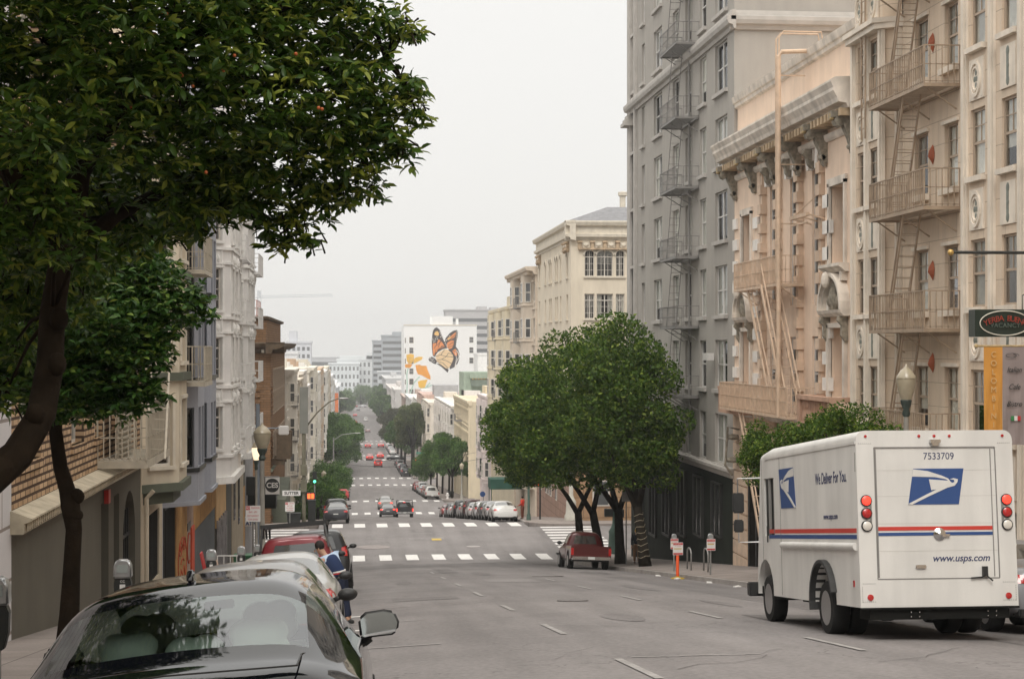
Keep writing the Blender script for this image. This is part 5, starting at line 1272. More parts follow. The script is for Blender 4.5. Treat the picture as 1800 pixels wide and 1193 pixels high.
# left row
specs = [(142.2, 156, -1.9, (.60, .56, .50), 'white grey building with dark roof edge right behind the brown brick corner, left', True, True),
 (156, 171, -3.0, (.50, .44, .36), 'tan building with fire escape between two pale ones, second block left', True, True),
 (171, 185, -2.4, (.64, .60, .55), 'off white building with deep bays, middle of the second block left', True, True),
 (185, 199.8, -4.2, (.58, .55, .52), 'light grey building at the end of the second block, left', True, False),
 (219.4, 245, -2.6, (.62, .58, .50), 'wide cream building at the start of the third block, left', True, True),
 (245, 270, -3.6, (.66, .63, .58), 'white building with long cornice, third block left', True, False),
 (270, 300, -3.3, (.48, .36, .26), 'brownish building before the third cross street, left', True, False),
 (325, 352, -4.4, (.66, .64, .60), 'white building starting the fourth block, left', True, False),
 (352, 380, -3.9, (.60, .56, .48), 'cream building in the middle of the fourth block, left', True, False),
 (380, 405, -5.2, (.50, .40, .30), 'tan building ending the fourth block, left', True, False),
 (430, 470, -7.0, (.66, .66, .66), 'pale building beyond the fourth cross street, left', True, False),
 (470, 510, -9.0, (.58, .58, .58), 'grey building before the fifth cross street, left', True, False),
 (536, 620, -11.5, (.62, .62, .62), 'hazy pale building with an orange banner, far left side', False, False),
 (637, 725, -14.5, (.55, .56, .57), 'hazy grey building very far down the left side', False, False),
 (742, 830, -16.5, (.52, .53, .54), 'last hazy building of the left row', False, False)]
for (a, c, zt, col, lab, by, es) in specs:
    b, F, zs = row_building(-1, a, c, zt, col, lab, bay=by, escape=es, corn_d=.8, depth=16)
    if a in (142.2, 219.4, 325): front_windows(b, WL-12, WL, a, zs[:5], 4)
    if a == 536: part_box(b, 'banner', M('orange_banner', (.75, .22, .08), rough=.8), F, 2, 3, -20, -14, .1, 1.6)
# ================= vehicles =================
PAINTC = M('car_paint', (.5, .5, .5), rough=.3, metal=.1, var=0, obj_col=True, coat=.55, spec=.35)
TRIMB = M('black_plastic', (.02, .02, .02), rough=.5, var=0); TYRE = M('tyre_rubber', (.018, .018, .018), rough=.85, var=.1, vs=9)
RIM = M('alloy_rim', (.42, .42, .42), rough=.35, metal=.8, var=0); CHR = M('chrome', (.7, .7, .7), rough=.12, metal=1, var=0)
LRED = M('tail_lamp_red', (.45, .012, .012), rough=.15, var=0, coat=1); LREDON = M('tail_lamp_lit', (1.0, .05, .03), rough=.2, var=0, emit=1.6)
LWHT = M('reverse_lamp', (.7, .66, .6), rough=.15, var=0, coat=1); PLATE = M('licence_plate', (.62, .62, .60), rough=.5, var=0)
CARG = M('dark_car_glass', (.03, .034, .034), rough=.06, var=0, spec=1.0, coat=1); SEATM = M('seat_grey', (.42, .46, .43), rough=.8, var=.1); INTM = M('car_interior', (.03, .034, .032), rough=.9, var=0)
GLS = glass('car_window_glass', (.82, .93, .87), .52)
WELL = M('wheel_well', (.008, .008, .008), rough=1, var=0)
SLOTS = [bpy.data.materials.new('slot') for _ in range(5)]
from mathutils.bvhtree import BVHTree
def wheel_mesh(r, w_, parent, x, y, steer=0):
    T = Matrix.Translation((x, y, r)) @ Matrix.Rotation(steer, 4, 'Z'); s = 1 if x > 0 else -1
    mb = MB(); h = w_/2
    mb.lathe([(r*.62, -h), (r*.93, -h), (r, -h*.7), (r, h*.7), (r*.93, h), (r*.62, h)], (0, 0, 0), 24, 'x', T=T)
    ty = mb.build('wheel', TYRE, parent, smooth=40)
    mb = MB(); mb.lathe([(.01, s*(h-.07)), (r*.2, s*(h-.03)), (r*.24, s*(h-.08)), (r*.55, s*(h-.09)), (r*.6, s*(h-.005)), (r*.64, s*(h+.002))], (0, 0, 0), 20, 'x', T=T)
    for k in range(5):
        a = 2*math.pi*k/5; mb.bar(T @ Vector((s*(h-.05), r*.12*math.cos(a), r*.12*math.sin(a))), T @ Vector((s*(h-.03), r*.6*math.cos(a), r*.6*math.sin(a))), .04, r*.2)
    mb.build('rim', RIM, ty, smooth=40); return ty
def car_shell(name, st, wheels, r, lean=.0, rearglass=None, front_glass=True, side=(), sub=2, glassmat=CARG, nofloor=False, rear_lean=.25, fr_lean=.2):
    """st: stations rear->front (y,hw,zb,zs,x5,z5,z7,kind). Returns body mesh with glass faces split off as parts of their own"""
    bm = bmesh.new(); rings = []
    def ring(s):
        y, hw, zb, zs, x5, z5, z7 = s[:7]; zt = zs+.04
        pts = [(hw*.80, zb), (hw*.95, zb+.05), (hw, (zb+zs)*.5+.04), (hw*.985, zs), (hw*.93, zt+.01) if z5 > zs+.25 else (hw*.90, zs+.03), (x5, z5), (x5*.55, z7-.012), (0, z7)]
        return pts
    n = len(st)
    for i, s in enumerate(st):
        pts = ring(s); y = s[0]; rr = []
        for (x, z) in pts:
            yy = y
            if i == 0 or (i == 1 and st[1][0]-st[0][0] < .15): yy = y+rear_lean*max(0, z-.55)
            if i >= n-2 and s[0] > st[-1][0]-.15: yy = y-fr_lean*max(0, z-.4)
            rr.append((x, yy, z))
        R_ = [bm.verts.new(q) for q in rr]; L_ = [bm.verts.new((-q[0], q[1], q[2])) for q in rr[:-1]]+[R_[-1]]
        rings.append((R_, L_))
    def face(vs, mi):
        vs2 = []
        for v in vs:
            if v not in vs2: vs2.append(v)
        f = bm.faces.new(vs2); f.material_index = mi; f.smooth = True
    for i in range(n-1):
        for sd, (A, B_) in enumerate(((rings[i][0], rings[i+1][0]), (rings[i][1], rings[i+1][1]))):
            for k in range(7):
                mi = 0
                tall_i = st[i][5] > st[i][3]+.25; tall_j = st[i+1][5] > st[i+1][3]+.25
                if k == 4 and (i in side): mi = 2
                if k in (5, 6):
                    if rearglass == 'slope' and not tall_i and tall_j: mi = 1
                    if front_glass and tall_i and not tall_j: mi = 3
                q = [A[k], B_[k], B_[k+1], A[k+1]]
                face(q if sd == 0 else q[::-1], mi)
        face([rings[i][0][0], rings[i][1][0], rings[i+1][1][0], rings[i+1][0][0]], 4)
    for e_, flip in ((0, 0), (n-1, 1)):
        A, B_ = rings[e_]
        for k in range(7):
            mi = 1 if (rearglass == 'hatch' and e_ == 0 and k == 4) else 0
            q = [B_[k], A[k], A[k+1], B_[k+1]] if not flip else [A[k], B_[k], B_[k+1], A[k+1]]
            face(q, mi)
    bmesh.ops.recalc_face_normals(bm, faces=bm.faces)
    me = bpy.data.meshes.new('b'); bm.to_mesh(me); bm.free()
    o = bpy.data.objects.new('b', me); COL.objects.link(o)
    for k in range(5): me.materials.append(SLOTS[k])
    me.materials.append(WELL)
    md = o.modifiers.new('s', 'SUBSURF'); md.levels = sub; md.render_levels = sub
    cuts = []
    for (x, y) in wheels:
        cm = MB(); cm.lathe([(r*1.17, -.32), (r*1.17, .32)], (x+(.12 if x > 0 else -.12), y, r+.01), 28, 'x'); c = cm.build('cut', WELL); cuts.append(c)
        m2 = o.modifiers.new('c', 'BOOLEAN'); m2.object = c; m2.operation = 'DIFFERENCE'; m2.solver = 'EXACT'
        try: m2.material_mode = 'TRANSFER'
        except Exception: pass
    bpy.context.view_layer.update(); dg = bpy.context.evaluated_depsgraph_get()
    ev = bpy.data.meshes.new_from_object(o.evaluated_get(dg)); names = [m.name for m in ev.materials if m]
    bpy.data.objects.remove(o); [bpy.data.objects.remove(c) for c in cuts]
    src = bmesh.new(); src.from_mesh(ev)
    mats = list(ev.materials)
    out_ = {}
    groups = {0: [], 1: [], 2: [], 3: []}
    for f in src.faces:
        mm = mats[f.material_index] if f.material_index < len(mats) else None
        g = SLOTS.index(mm) if mm in SLOTS else 9
        groups.setdefault({0: 0, 1: 1, 2: 2, 3: 3}.get(g, 9), []).append(f)
    def sub_mesh(fs, push=0.):
        vm = {}; vs = []; ff = []
        for f in fs:
            q = []
            for v in f.verts:
                if v.index not in vm: vm[v.index] = len(vs); vs.append(v.co+v.normal*push)
                q.append(vm[v.index])
            ff.append(q)
        return vs, ff
    def mk(nm, vs, ff, mat, par, mi=None):
        m_ = bpy.data.meshes.new(nm); m_.from_pydata(vs, [], ff); [m_.materials.append(q) for q in (mat if isinstance(mat, list) else [mat])]
        if mi: m_.polygons.foreach_set('material_index', mi)
        m_.polygons.foreach_set('use_smooth', [True]*len(m_.polygons)); m_.set_sharp_from_angle(angle=R(38)); o_ = bpy.data.objects.new(nm, m_); COL.objects.link(o_); o_.parent = par; ORG[o_.name] = Vector((0, 0, 0)); return o_
    root = bpy.data.objects.new(name, None); COL.objects.link(root); ORG[root.name] = Vector((0, 0, 0))
    vs, ff = sub_mesh(groups[0]+groups.get(9, [])); body = mk('body', vs, ff, [PAINTC, WELL], root, [0]*len(groups[0])+[1]*len(groups.get(9, [])))
    parts = {'body': body}
    for k, nm in ((1, 'rear_window'), (3, 'windscreen')):
        if groups.get(k): vs, ff = sub_mesh(groups[k]); parts[nm] = mk(nm, vs, ff, glassmat, root)
    if groups.get(2):      # side glass split left / right
        for s, nm in ((1, 'side_window'), (-1, 'side_window')):
            fs = [f for f in groups[2] if f.calc_center_median().x*s > 0]
            if fs: vs, ff = sub_mesh(fs); mk(nm, vs, ff, glassmat, root)
    src.free()
    return root, parts
def bvh_of(root):
    b = [c for c in root.children if c.name.startswith('body')][0]; return BVHTree.FromPolygons([v.co for v in b.data.vertices], [tuple(p.vertices) for p in b.data.polygons])
def lamp_patch(root, name, mat, x0, x1, y0, z0, z1, dpt=.14, slope=0., round_=.02, bvh=None, nx=9, nz=5):
    """a lens that follows the body skin; its outer part wraps round the corner"""
    bvh = bvh or bvh_of(root); s = 1 if x1 > 0 else -1; g = []
    for j in range(nz+1):
        row = []
        for i in range(nx+1):
            t = i/nx; z = z0+(z1-z0)*j/nz*(1-.25*(1-t))+(.02*(1-t))
            x = abs(x0)+(abs(x1)-abs(x0))*t; hit = None
            if t < .78: hit = bvh.ray_cast(Vector((s*x, -2, z)), Vector((0, 1, 0)))
            if not hit or hit[0] is None or hit[0].y > y0+.45: hit = bvh.ray_cast(Vector((s*2, y0+.10+max(0, t-.5)*dpt*2, z)), Vector((-s, 0, 0)))
            p = hit[0]+Vector((s*.35*max(0, t-.4), -1, .2)).normalized()*.014 if hit[0] is not None else Vector((s*x, y0, z)); row.append(p)
        g.append(row)
    mb = MB(); 
    for j in range(nz):
        for i in range(nx):
            q = [g[j][i], g[j][i+1], g[j+1][i+1], g[j+1][i]]; mb.quad(*(q if s > 0 else q[::-1]))
    return mb.build(name, mat, root, smooth=True)
def mirror(root, x, y, z, mat=TRIMB, sz=(.11, .075, .07), glassfront=True):
    s = 1 if x > 0 else -1
    mb = MB(); mb.ball((x+s*.13, y+.03, z), sz, 14, 10); mb.bar((x-s*.02, y+.04, z-.05), (x+s*.06, y+.03, z-.02), .05)
    o = mb.build('wing_mirror', mat, root, smooth=True)
    mb = MB(); mb.lathe([(.01, -.0), (1, 0), (1, .015)], (0, 0, 0), 20, 'y', T=Matrix.Translation((x+s*.13, y+.03-sz[1]*.55, z)) @ Matrix.Diagonal((sz[0]*.80, 1, sz[2]*.78, 1)))
    mb.build('mirror_glass', M('mirror_glass', (.45, .48, .47), rough=.04, metal=1, var=0), o, smooth=40); return o
def finish_car(root, hw, L_, r, wb, lampz, lampw=.28, lamph=.15, plate_z=.8, hitch=False, lit=False, mirror_y=3.1, mirror_z=.98, y_rear=.02, third=None, steer=0, track=None):
    rw, fwv = wb; tx = track or hw-.11
    for x in (-tx, tx): wheel_mesh(r, .22, root, x, rw); wheel_mesh(r, .22, root, x, fwv, steer)
    lm = LREDON if lit else LRED
    bv = bvh_of(root)
    for s in (-1, 1): lamp_patch(root, 'tail_lamp', lm, s*(hw*.93-lampw), s*(hw*.955), y_rear, lampz, lampz+lamph, .16, bvh=bv)
    mb = MB(); mb.box(-.17, .17, y_rear-.03, y_rear+.03, plate_z-.08, plate_z+.08); mb.build('number_plate', PLATE, root, bevel=.006)
    mb = MB(); mb.box(-hw*.82, hw*.82, y_rear-.035, y_rear+.25, .26, .42); mb.build('rear_bumper', TRIMB, root, bevel=.03)
    for s in (-1, 1): mirror(root, s*hw*.93, mirror_y, mirror_z)
    if third: mb = MB(); mb.box(-.14, .14, third[0], third[0]+.03, third[1], third[1]+.03); mb.build('brake_light', lm, root)
    mb = MB(); mb.box(-.06, .06, .3, .34, .25, .33); 
    return root
# stations: y, half width, bottom, shoulder, roof half width, edge z, centre z
def sedan(name='sedan', glassmat=CARG, lit=False, wide=0):
    h = .90+wide
    st = [(0.0, h*.90, .34, .80, .62, .98, 1.0), (.10, h*.96, .28, .84, .70, 1.03, 1.05), (.78, h, .24, .90, .68, 1.06, 1.09), (.86, h, .24, .90, .66, 1.075, 1.10), (1.62, h, .22, .91, .58, 1.385, 1.43), (1.78, h, .22, .91, .585, 1.40, 1.45), (2.55, h, .22, .90, .60, 1.41, 1.47), (2.63, h, .22, .90, .60, 1.41, 1.47), (3.05, h, .22, .89, .58, 1.36, 1.41), (3.15, h, .22, .89, .57, 1.34, 1.39), (3.85, h, .23, .86, .66, .97, 1.0), (3.95, h, .23, .85, .66, .95, .98), (4.55, h*.95, .26, .74, .60, .80, .83), (4.68, h*.86, .32, .64, .50, .70, .72)]
    root, p = car_shell(name, st, [(s*(h-.1), y) for s in (-1, 1) for y in (1.0, 3.78)], .33, rearglass='slope', side=(4, 5, 7, 8, 9), glassmat=glassmat)
    finish_car(root, h, 4.68, .33, (1.0, 3.78), .76, lit=lit, mirror_y=3.45, mirror_z=1.0, y_rear=.06, plate_z=.62); return root
def hatch(name='hatchback', tall=0., lit=False, h=.86, L_=4.1, rack=False):
    z = 1.50+tall; s_ = .92+tall*.3
    st = [(0.0, h*.93, .36, s_, .60, z-.16, z-.12), (.10, h*.97, .28, s_+.02, .64, z-.08, z-.03), (.5, h, .24, s_, .65, z-.05, z), (.58, h, .24, s_, .65, z-.05, z), (1.45, h, .22, s_-.01, .66, z-.03, z+.02), (1.53, h, .22, s_-.01, .66, z-.03, z+.02), (2.35, h, .22, s_-.02, .64, z-.06, z-.01), (2.45, h, .22, s_-.02, .63, z-.08, z-.03), (3.15, h, .23, s_-.04, .66, s_+.04, s_+.07), (3.25, h, .23, s_-.06, .66, s_+.02, s_+.05), (3.95, h*.93, .28, s_-.18, .58, s_-.10, s_-.07), (4.05, h*.85, .34, s_-.28, .5, s_-.2, s_-.18)]
    root, p = car_shell(name, st, [(s*(h-.1), y) for s in (-1, 1) for y in (.75, 3.3)], .32+tall*.2, rearglass='hatch', side=(1, 3, 5, 6), rear_lean=.22)
    finish_car(root, h, 4.05, .32+tall*.2, (.75, 3.3), .82+tall*.3, lampw=.2, lamph=.24, lit=lit, mirror_y=2.9, mirror_z=1.05+tall*.4, y_rear=.08, plate_z=.72)
    return root
def suv(name='suv', lit=False, rack=False, h=.92, z=1.74):
    s_ = 1.05
    st = [(0.0, h*.94, .42, s_, .68, z-.14, z-.10), (.08, h*.98, .36, s_+.02, .72, z-.06, z-.02), (.7, h, .32, s_, .73, z-.04, z), (.78, h, .32, s_, .73, z-.04, z), (1.75, h, .30, s_-.01, .73, z-.03, z+.01), (1.83, h, .30, s_-.01, .73, z-.03, z+.01), (2.75, h, .30, s_-.02, .70, z-.06, z-.02), (2.85, h, .30, s_-.02, .69, z-.09, z-.05), (3.45, h, .32, s_-.04, .72, s_+.03, s_+.06), (3.55, h, .32, s_-.05, .72, s_+.01, s_+.05), (4.5, h*.96, .36, s_-.10, .68, s_-.05, s_-.01), (4.62, h*.9, .42, s_-.18, .6, s_-.12, s_-.1)]
    root, p = car_shell(name, st, [(s*(h-.1), y) for s in (-1, 1) for y in (.9, 3.7)], .38, rearglass='hatch', side=(1, 3, 5, 6), rear_lean=.16)
    finish_car(root, h, 4.62, .38, (.9, 3.7), .95, lampw=.17, lamph=.30, lit=lit, mirror_y=3.2, mirror_z=1.2, y_rear=.05, plate_z=.85)
    if rack:
        mb = MB()
        for sx in (-.62, .62): mb.bar((sx, .3, z+.10), (sx, 2.9, z+.10), .04)
        for yy in (.45, 1.3, 2.2, 2.8): mb.bar((-.66, yy, z+.13), (.66, yy, z+.13), .035); [mb.bar((sx, yy, z+.10), (sx, yy, z-.03), .035) for sx in (-.62, .62)]
        mb.build('roof_rack', TRIMB, root)
    return root
def pickup(name='pickup_truck', lit=False, h=.90, z=1.66, rack=False, L_=5.1, bedlen=1.95):
    s_ = .98; y0 = bedlen
    st = [(y0, h*.97, .42, s_, .64, z-.10, z-.07), (y0+.08, h, .38, s_+.01, .68, z-.04, z), (y0+.7, h, .36, s_, .68, z-.03, z+.02), (y0+.78, h, .36, s_, .68, z-.03, z+.02), (y0+1.25, h, .36, s_, .66, z-.06, z-.02), (y0+1.33, h, .36, s_, .65, z-.09, z-.05), (y0+1.95, h, .36, s_-.03, .68, s_+.03, s_+.06), (y0+2.05, h, .36, s_-.04, .68, s_+.01, s_+.05), (y0+3.0, h*.96, .38, s_-.1, .66, s_-.06, s_-.02), (y0+3.12, h*.9, .44, s_-.18, .58, s_-.14, s_-.1)]
    root, p = car_shell(name, st, [(s*(h-.1), y0+2.15) for s in (-1, 1)], .36, rearglass='hatch', side=(1, 3, 4), rear_lean=.08)
    mb = MB(); bh = s_+.02
    for s in (-1, 1):
        # bed side with wheel arch
        ar = [(1.05+.44*math.cos(math.pi*k/10), .40+.44*math.sin(math.pi*k/10)) for k in range(11)]
        poly = [(0.02, .48), (0.0, bh), (y0-.03, bh), (y0-.03, .44), (1.52, .44)]+ar+[(.6, .44)]
        mb.prism(poly, lambda a, b, t, s=s: (s*(h-.11+.11*t-.03*max(0, (b-.8))), a, b))
        mb.box(s*(h-.13), s*(h-.02), 0.0, y0-.03, bh, bh+.025)
    mb.box(-h+.1, h-.1, .04, y0-.03, .62, .68); mb.box(-h+.12, h-.12, y0-.06, y0-.03, .62, bh)
    mb.build('cargo_bed', PAINTC, root, bevel=.008)
    mb = MB(); mb.box(-h+.13, h-.13, -.02, .05, .56, bh+.015); mb.box(-h+.3, h-.3, -.028, -.02, .74, .84); mb.build('tailgate', PAINTC, root, bevel=.012)
    mb = MB(); mb.box(-h+.04, h-.04, -.16, .02, .42, .56); mb.build('rear_bumper', CHR, root, bevel=.02)
    mb = MB(); mb.box(-.15, .15, -.175, -.16, .44, .55); mb.build('number_plate', PLATE, root)
    lm = LREDON if lit else LRED
    for s in (-1, 1): mb = MB(); mb.box(s*(h-.125), s*(h-.0), -.012, .08, .62, .93); mb.build('tail_lamp', lm, root, bevel=.012)
    for x in (-h+.11, h-.11): wheel_mesh(.36, .24, root, x, 1.05); wheel_mesh(.36, .24, root, x, y0+2.15)
    mb = MB(); mb.box(-h+.1, h-.1, .2, y0+3, .34, .5); mb.build('chassis', TRIMB, root)
    for s in (-1, 1): mirror(root, s*h*.93, y0+1.65, 1.14, TRIMB, (.11, .06, .085))
    if lit: mb = MB(); mb.box(-.12, .12, y0-.03, y0, z-.1, z-.06); mb.build('brake_light', lm, root)
    if rack:
        mb = MB()
        for yy in (.15, y0-.15): [mb.bar((s*(h-.08), yy, bh), (s*(h-.08), yy, z+.12), .05) for s in (-1, 1)]; mb.bar((-h+.05, yy, z+.12), (h-.05, yy, z+.12), .05)
        for s in (-1, 1): mb.bar((s*(h-.08), .1, z+.12), (s*(h-.08), y0+1.2, z+.12), .05)
        mb.build('ladder_rack', TRIMB, root)
    return root
PROTO = {'sedan': sedan(), 'hatch': hatch(), 'suv': suv(), 'pickup': pickup(), 'van': hatch('minivan', .22, h=.93), 'sedan_lit': sedan(lit=True), 'suv_lit': suv(lit=True), 'pickup_lit': pickup(lit=True, rack=True), 'hatch_lit': hatch(lit=True)}
def slope(y, l=4.0): return math.atan((prof(y+l)-prof(y))/l)
def put_car(kind, x, y, col, label, group=None, rz=0., cat='car', name=None, dz=0.):
    c = copy_tree(PROTO[kind]); c.name = name or {'sedan': 'parked_sedan', 'hatch': 'parked_hatchback', 'suv': 'parked_suv', 'van': 'parked_minivan', 'pickup': 'parked_pickup'}.get(kind, kind.replace('_lit', ''))
    zc = (road(max(XL, min(XR, x-.8)), y+.8)+road(max(XL, min(XR, x+.8)), y+.8))/2; cr = math.atan((road(min(XR, x+.8), y)-road(max(XL, x-.8), y))/1.6) if XL < x < XR else 0
    place(c, (x, y, zc-math.tan(slope(y))*.8+dz), label, group, rz=rz, tilt=slope(y), color=col, cat=cat)
    c.rotation_euler = (slope(y), -cr, rz); return c
SIL = (.42, .42, .43); DGR = (.10, .105, .11); BLK = (.012, .013, .015); WHT = (.62, .61, .59); RED = (.36, .02, .02); NAV = (.03, .04, .09); GLD = (.30, .26, .20)
# -- foreground black sedan, with a cabin one can look into --
def hero():
    h = .965
    st = [(0.0, h*.90, .36, .84, .60, 1.0, 1.02), (.10, h*.965, .28, .88, .70, 1.045, 1.065), (.45, h, .24, .93, .70, 1.07, 1.10), (.52, h, .24, .93, .69, 1.075, 1.11), (1.42, h, .22, .94, .65, 1.40, 1.455), (1.55, h, .22, .94, .655, 1.425, 1.48), (2.45, h, .22, .93, .67, 1.445, 1.51), (2.53, h, .22, .93, .67, 1.445, 1.51), (3.05, h, .22, .92, .65, 1.395, 1.455), (3.15, h, .22, .92, .64, 1.375, 1.435), (3.9, h, .23, .88, .68, .98, 1.01), (4.0, h, .23, .87, .68, .96, .99), (4.7, h*.95, .26, .76, .62, .82, .85), (4.85, h*.86, .32, .66, .5, .72, .74)]
    root, p = car_shell('black_sedan', st, [(s*(h-.1), y) for s in (-1, 1) for y in (1.0, 3.85)], .34, rearglass='slope', side=(4, 5, 7, 8, 9), glassmat=GLS, sub=3)
    finish_car(root, h, 4.85, .34, (1.0, 3.85), .72, lampw=.36, lamph=.15, mirror_y=3.35, mirror_z=1.03, y_rear=.07, plate_z=.6)
    # real mirror, larger
    for ch in [c for c in root.children if c.name.startswith('wing_mirror')]: [bpy.data.objects.remove(q) for q in list(ch.children)]; bpy.data.objects.remove(ch)
    for s in (-1, 1):
        mb = MB(); x, y, z = s*(h+.06), 3.3, 1.03
        prof_ = [(-.13, -.085), (.09, -.085), (.13, -.06), (.145, 0), (.12, .075), (.05, .095), (-.08, .09), (-.135, .05)]
        mb.prism(prof_[::s], lambda a, b, t: (x+s*a*(1-.25*t), y-.01+.15*t, z+b*(1-.25*t))); mb.bar((s*(h-.12), y+.1, z-.16), (x-s*.05, y+.06, z-.07), .06, .07)
        m_ = mb.build('wing_mirror', TRIMB, root, bevel=.02, smooth=40)
        mb = MB(); mb.prism([(a*.86+.002, b*.83) for a, b in prof_][::s], lambda a, b, t: (x+s*a, y-.022+.012*t, z+b)); mb.build('mirror_glass', MC['mirror_glass'], m_)
        mb = MB(); mb.bar((x-s*.10, y-.03, z-.066), (x+s*.11, y-.03, z-.052), .012, .014); mb.build('chrome_strip', CHR, m_)
    # cabin: floor tub, seats, headrests, shelf
    mb = MB(); mb.box(-.76, .76, .75, 3.7, .35, .42); mb.box(-.72, .72, .72, 1.5, .92, .95); mb.box(-.80, .80, 3.3, 3.9, .42, .93); mb.box(-.8, -.76, .7, 3.6, .42, .93); mb.box(.76, .8, .7, 3.6, .42, .93); ib = mb.build('cabin', INTM, root)
    def seat(x, y, w_, top):
        mb = MB(); mb.box(x-w_/2, x+w_/2, y, y+.12, .5, top); o = mb.build('seat', SEATM, root, bevel=.04, smooth=40)
        mb = MB(); mb.ball((x, y+.03, top+.135), (.150, .075, .115), 20, 14); hr_ = mb.build('headrest', SEATM, o, smooth=True)
        for v in hr_.data.vertices: dx, dz = v.co.x-x, v.co.z-(top+.135); k_ = 1+.28*abs(dx/.15*dz/.115)*2; v.co.x = x+dx*min(k_, 1.25); v.co.z = top+.135+dz*min(k_, 1.25)
        mb = MB(); [mb.tube([(x+s*.06, y+.04, top-.02), (x+s*.06, y+.04, top+.06)], .008, 6) for s in (-1, 1)]; mb.build('headrest_post', CHR, o)
    seat(-.36, 1.52, .5, .98); seat(0, 1.54, .3, .92); seat(.36, 1.52, .5, .98); seat(-.37, 2.5, .48, 1.03); seat(.37, 2.5, .48, 1.03)
    mb = MB(); mb.box(-.1, .1, 3.3, 3.32, 1.24, 1.3); mb.build('rear_view_mirror', TRIMB, root, bevel=.01)
    mb = MB(); mb.prism([(0, 0), (.16, 0), (.13, .045), (.05, .07)], lambda a, b, t: (-.02+.04*t, 1.62+.16-a, 1.475+b)); mb.build('roof_antenna', PAINTC, root, bevel=.008, smooth=50)
    # glass edge seals, boot shut lines, badge
    mb = MB(); 
    for s in (-1, 1): mb.tube([(s*.62, .16, 1.062), (s*.63, .55, 1.087), (s*.70, .68, 1.075)], .006, 4)
    mb.tube([(-.62, .16, 1.062), (0, .13, 1.085), (.62, .16, 1.062)], .006, 4); mb.build('boot_seam', TRIMB, root)
    HP = M('black_gloss_paint', (.004, .0045, .007), rough=.045, var=0, spec=.5)
    for q in root.children_recursive:
        if q.type == 'MESH':
            for i_, m_ in enumerate(q.data.materials):
                if m_ == PAINTC: q.data.materials[i_] = HP
    return root
hc = hero(); place(hc, (-1.02, 8.6, 0), 'glossy black sedan with headrests showing through its wide rear window', 'cars parked along the left kerb', cat='car', color=(.010, .011, .016))
def sit(o, x, y): o.location = (x, y, road(x, y+.8)-math.tan(slope(y))*.8); o.rotation_euler = (slope(y), -math.atan((road(x+.8, y)-road(x-.8, y))/1.6), 0)
sit(hc, -.77, 7.95); hc.location.z += .02; hc.rotation_euler.y -= R(1.6)
GL = 'cars parked along the left kerb'
put_car('sedan', -.95, 15.2, (.20, .195, .19), 'silver grey sedan directly in front of the black foreground sedan', GL)
put_car('sedan', -1.0, 24.2, (.38, .38, .37), 'pale silver coupe with round tail lights beside the leaning postal worker', GL, name='parked_coupe')
o = copy_tree(PROTO['suv']); o.name = 'parked_suv'; place(o, (0, 0, 0), 'red suv with a black roof rack parked on the left behind the postal worker', GL, color=(.20, .022, .03), cat='suv'); sit(o, -1.15, 38.8)
mb = MB(); z = 1.76
for sx in (-.70, .70): mb.bar((sx, .2, z+.20), (sx, 3.2, z+.20), .09); [mb.bar((sx, yy, z+.2), (sx*1.0, yy-.05, z-.05), .05) for yy in (.4, 1.6, 3.0)]; mb.bar((sx, .2, z+.2), (sx*1.1, -.1, z-.35), .045)
for yy in (.2, 1.2, 2.2, 3.2): mb.bar((-.75, yy, z+.22), (.75, yy, z+.22), .08)
mb.build('roof_rack', TRIMB, o)
put_car('suv', -.85, 47.2, (.015, .016, .018), 'black suv with turned front wheel parked ahead of the red suv', GL, name='parked_suv', cat='suv', dz=.12)
GL2 = 'cars parked left beyond the crossing'
put_car('sedan', -1.0, 118.6, (.02, .02, .025), 'black sedan first beyond the crossing on the left', GL2)
put_car('suv', -1.05, 124.6, (.02, .022, .022), 'dark suv just ahead of the black sedan beyond the crossing', GL2, cat='suv')
put_car('suv', -1.0, 139, (.03, .035, .035), 'dark green suv under the first small tree on the left', GL2, cat='suv')
for i, (y, k, c, l) in enumerate([(222, 'hatch', RED, 'red hatchback half hidden by the left trees, third block'), (238, 'sedan', DGR, 'dark sedan behind the left trees, third block'), (252, 'sedan', GLD, 'beige sedan far along the left trees')]): put_car(k, -1.0, y, c, l, GL2)
# right side, first row after the crossing
GR2 = 'cars parked right beyond the crossing'
cs = [('sedan', WHT, 'white sedan first in the row parked on the right beyond the crossing'), ('sedan', (.34, .33, .33), 'grey sedan right behind the white one in the right hand row'), ('hatch', DGR, 'dark hatchback third in the right hand row'), ('hatch', SIL, 'silver hatchback fourth in the right hand row'), ('sedan', (.40, .38, .38), 'light grey sedan fifth in the right hand row'), ('suv', (.06, .02, .02), 'maroon suv sixth in the right hand row'), ('hatch', (.30, .30, .31), 'mid grey hatchback seventh in the right hand row'), ('suv', BLK, 'black suv eighth in the right hand row'), ('sedan', SIL, 'silver sedan ninth in the right hand row'), ('hatch', (.05, .05, .06), 'charcoal hatchback tenth in the right hand row'), ('sedan', (.2, .03, .03), 'dark red sedan last in the right hand row before the second cross street')]
ys_ = [118.2, 124.8, 131, 137, 143.5, 150, 157, 164, 171, 178, 186]
for (k, c, l), y in zip(cs, ys_): put_car(k, 10.75, y, c, l, GR2, cat='suv' if k == 'suv' else 'car')
GR3 = 'cars parked right in the third block'
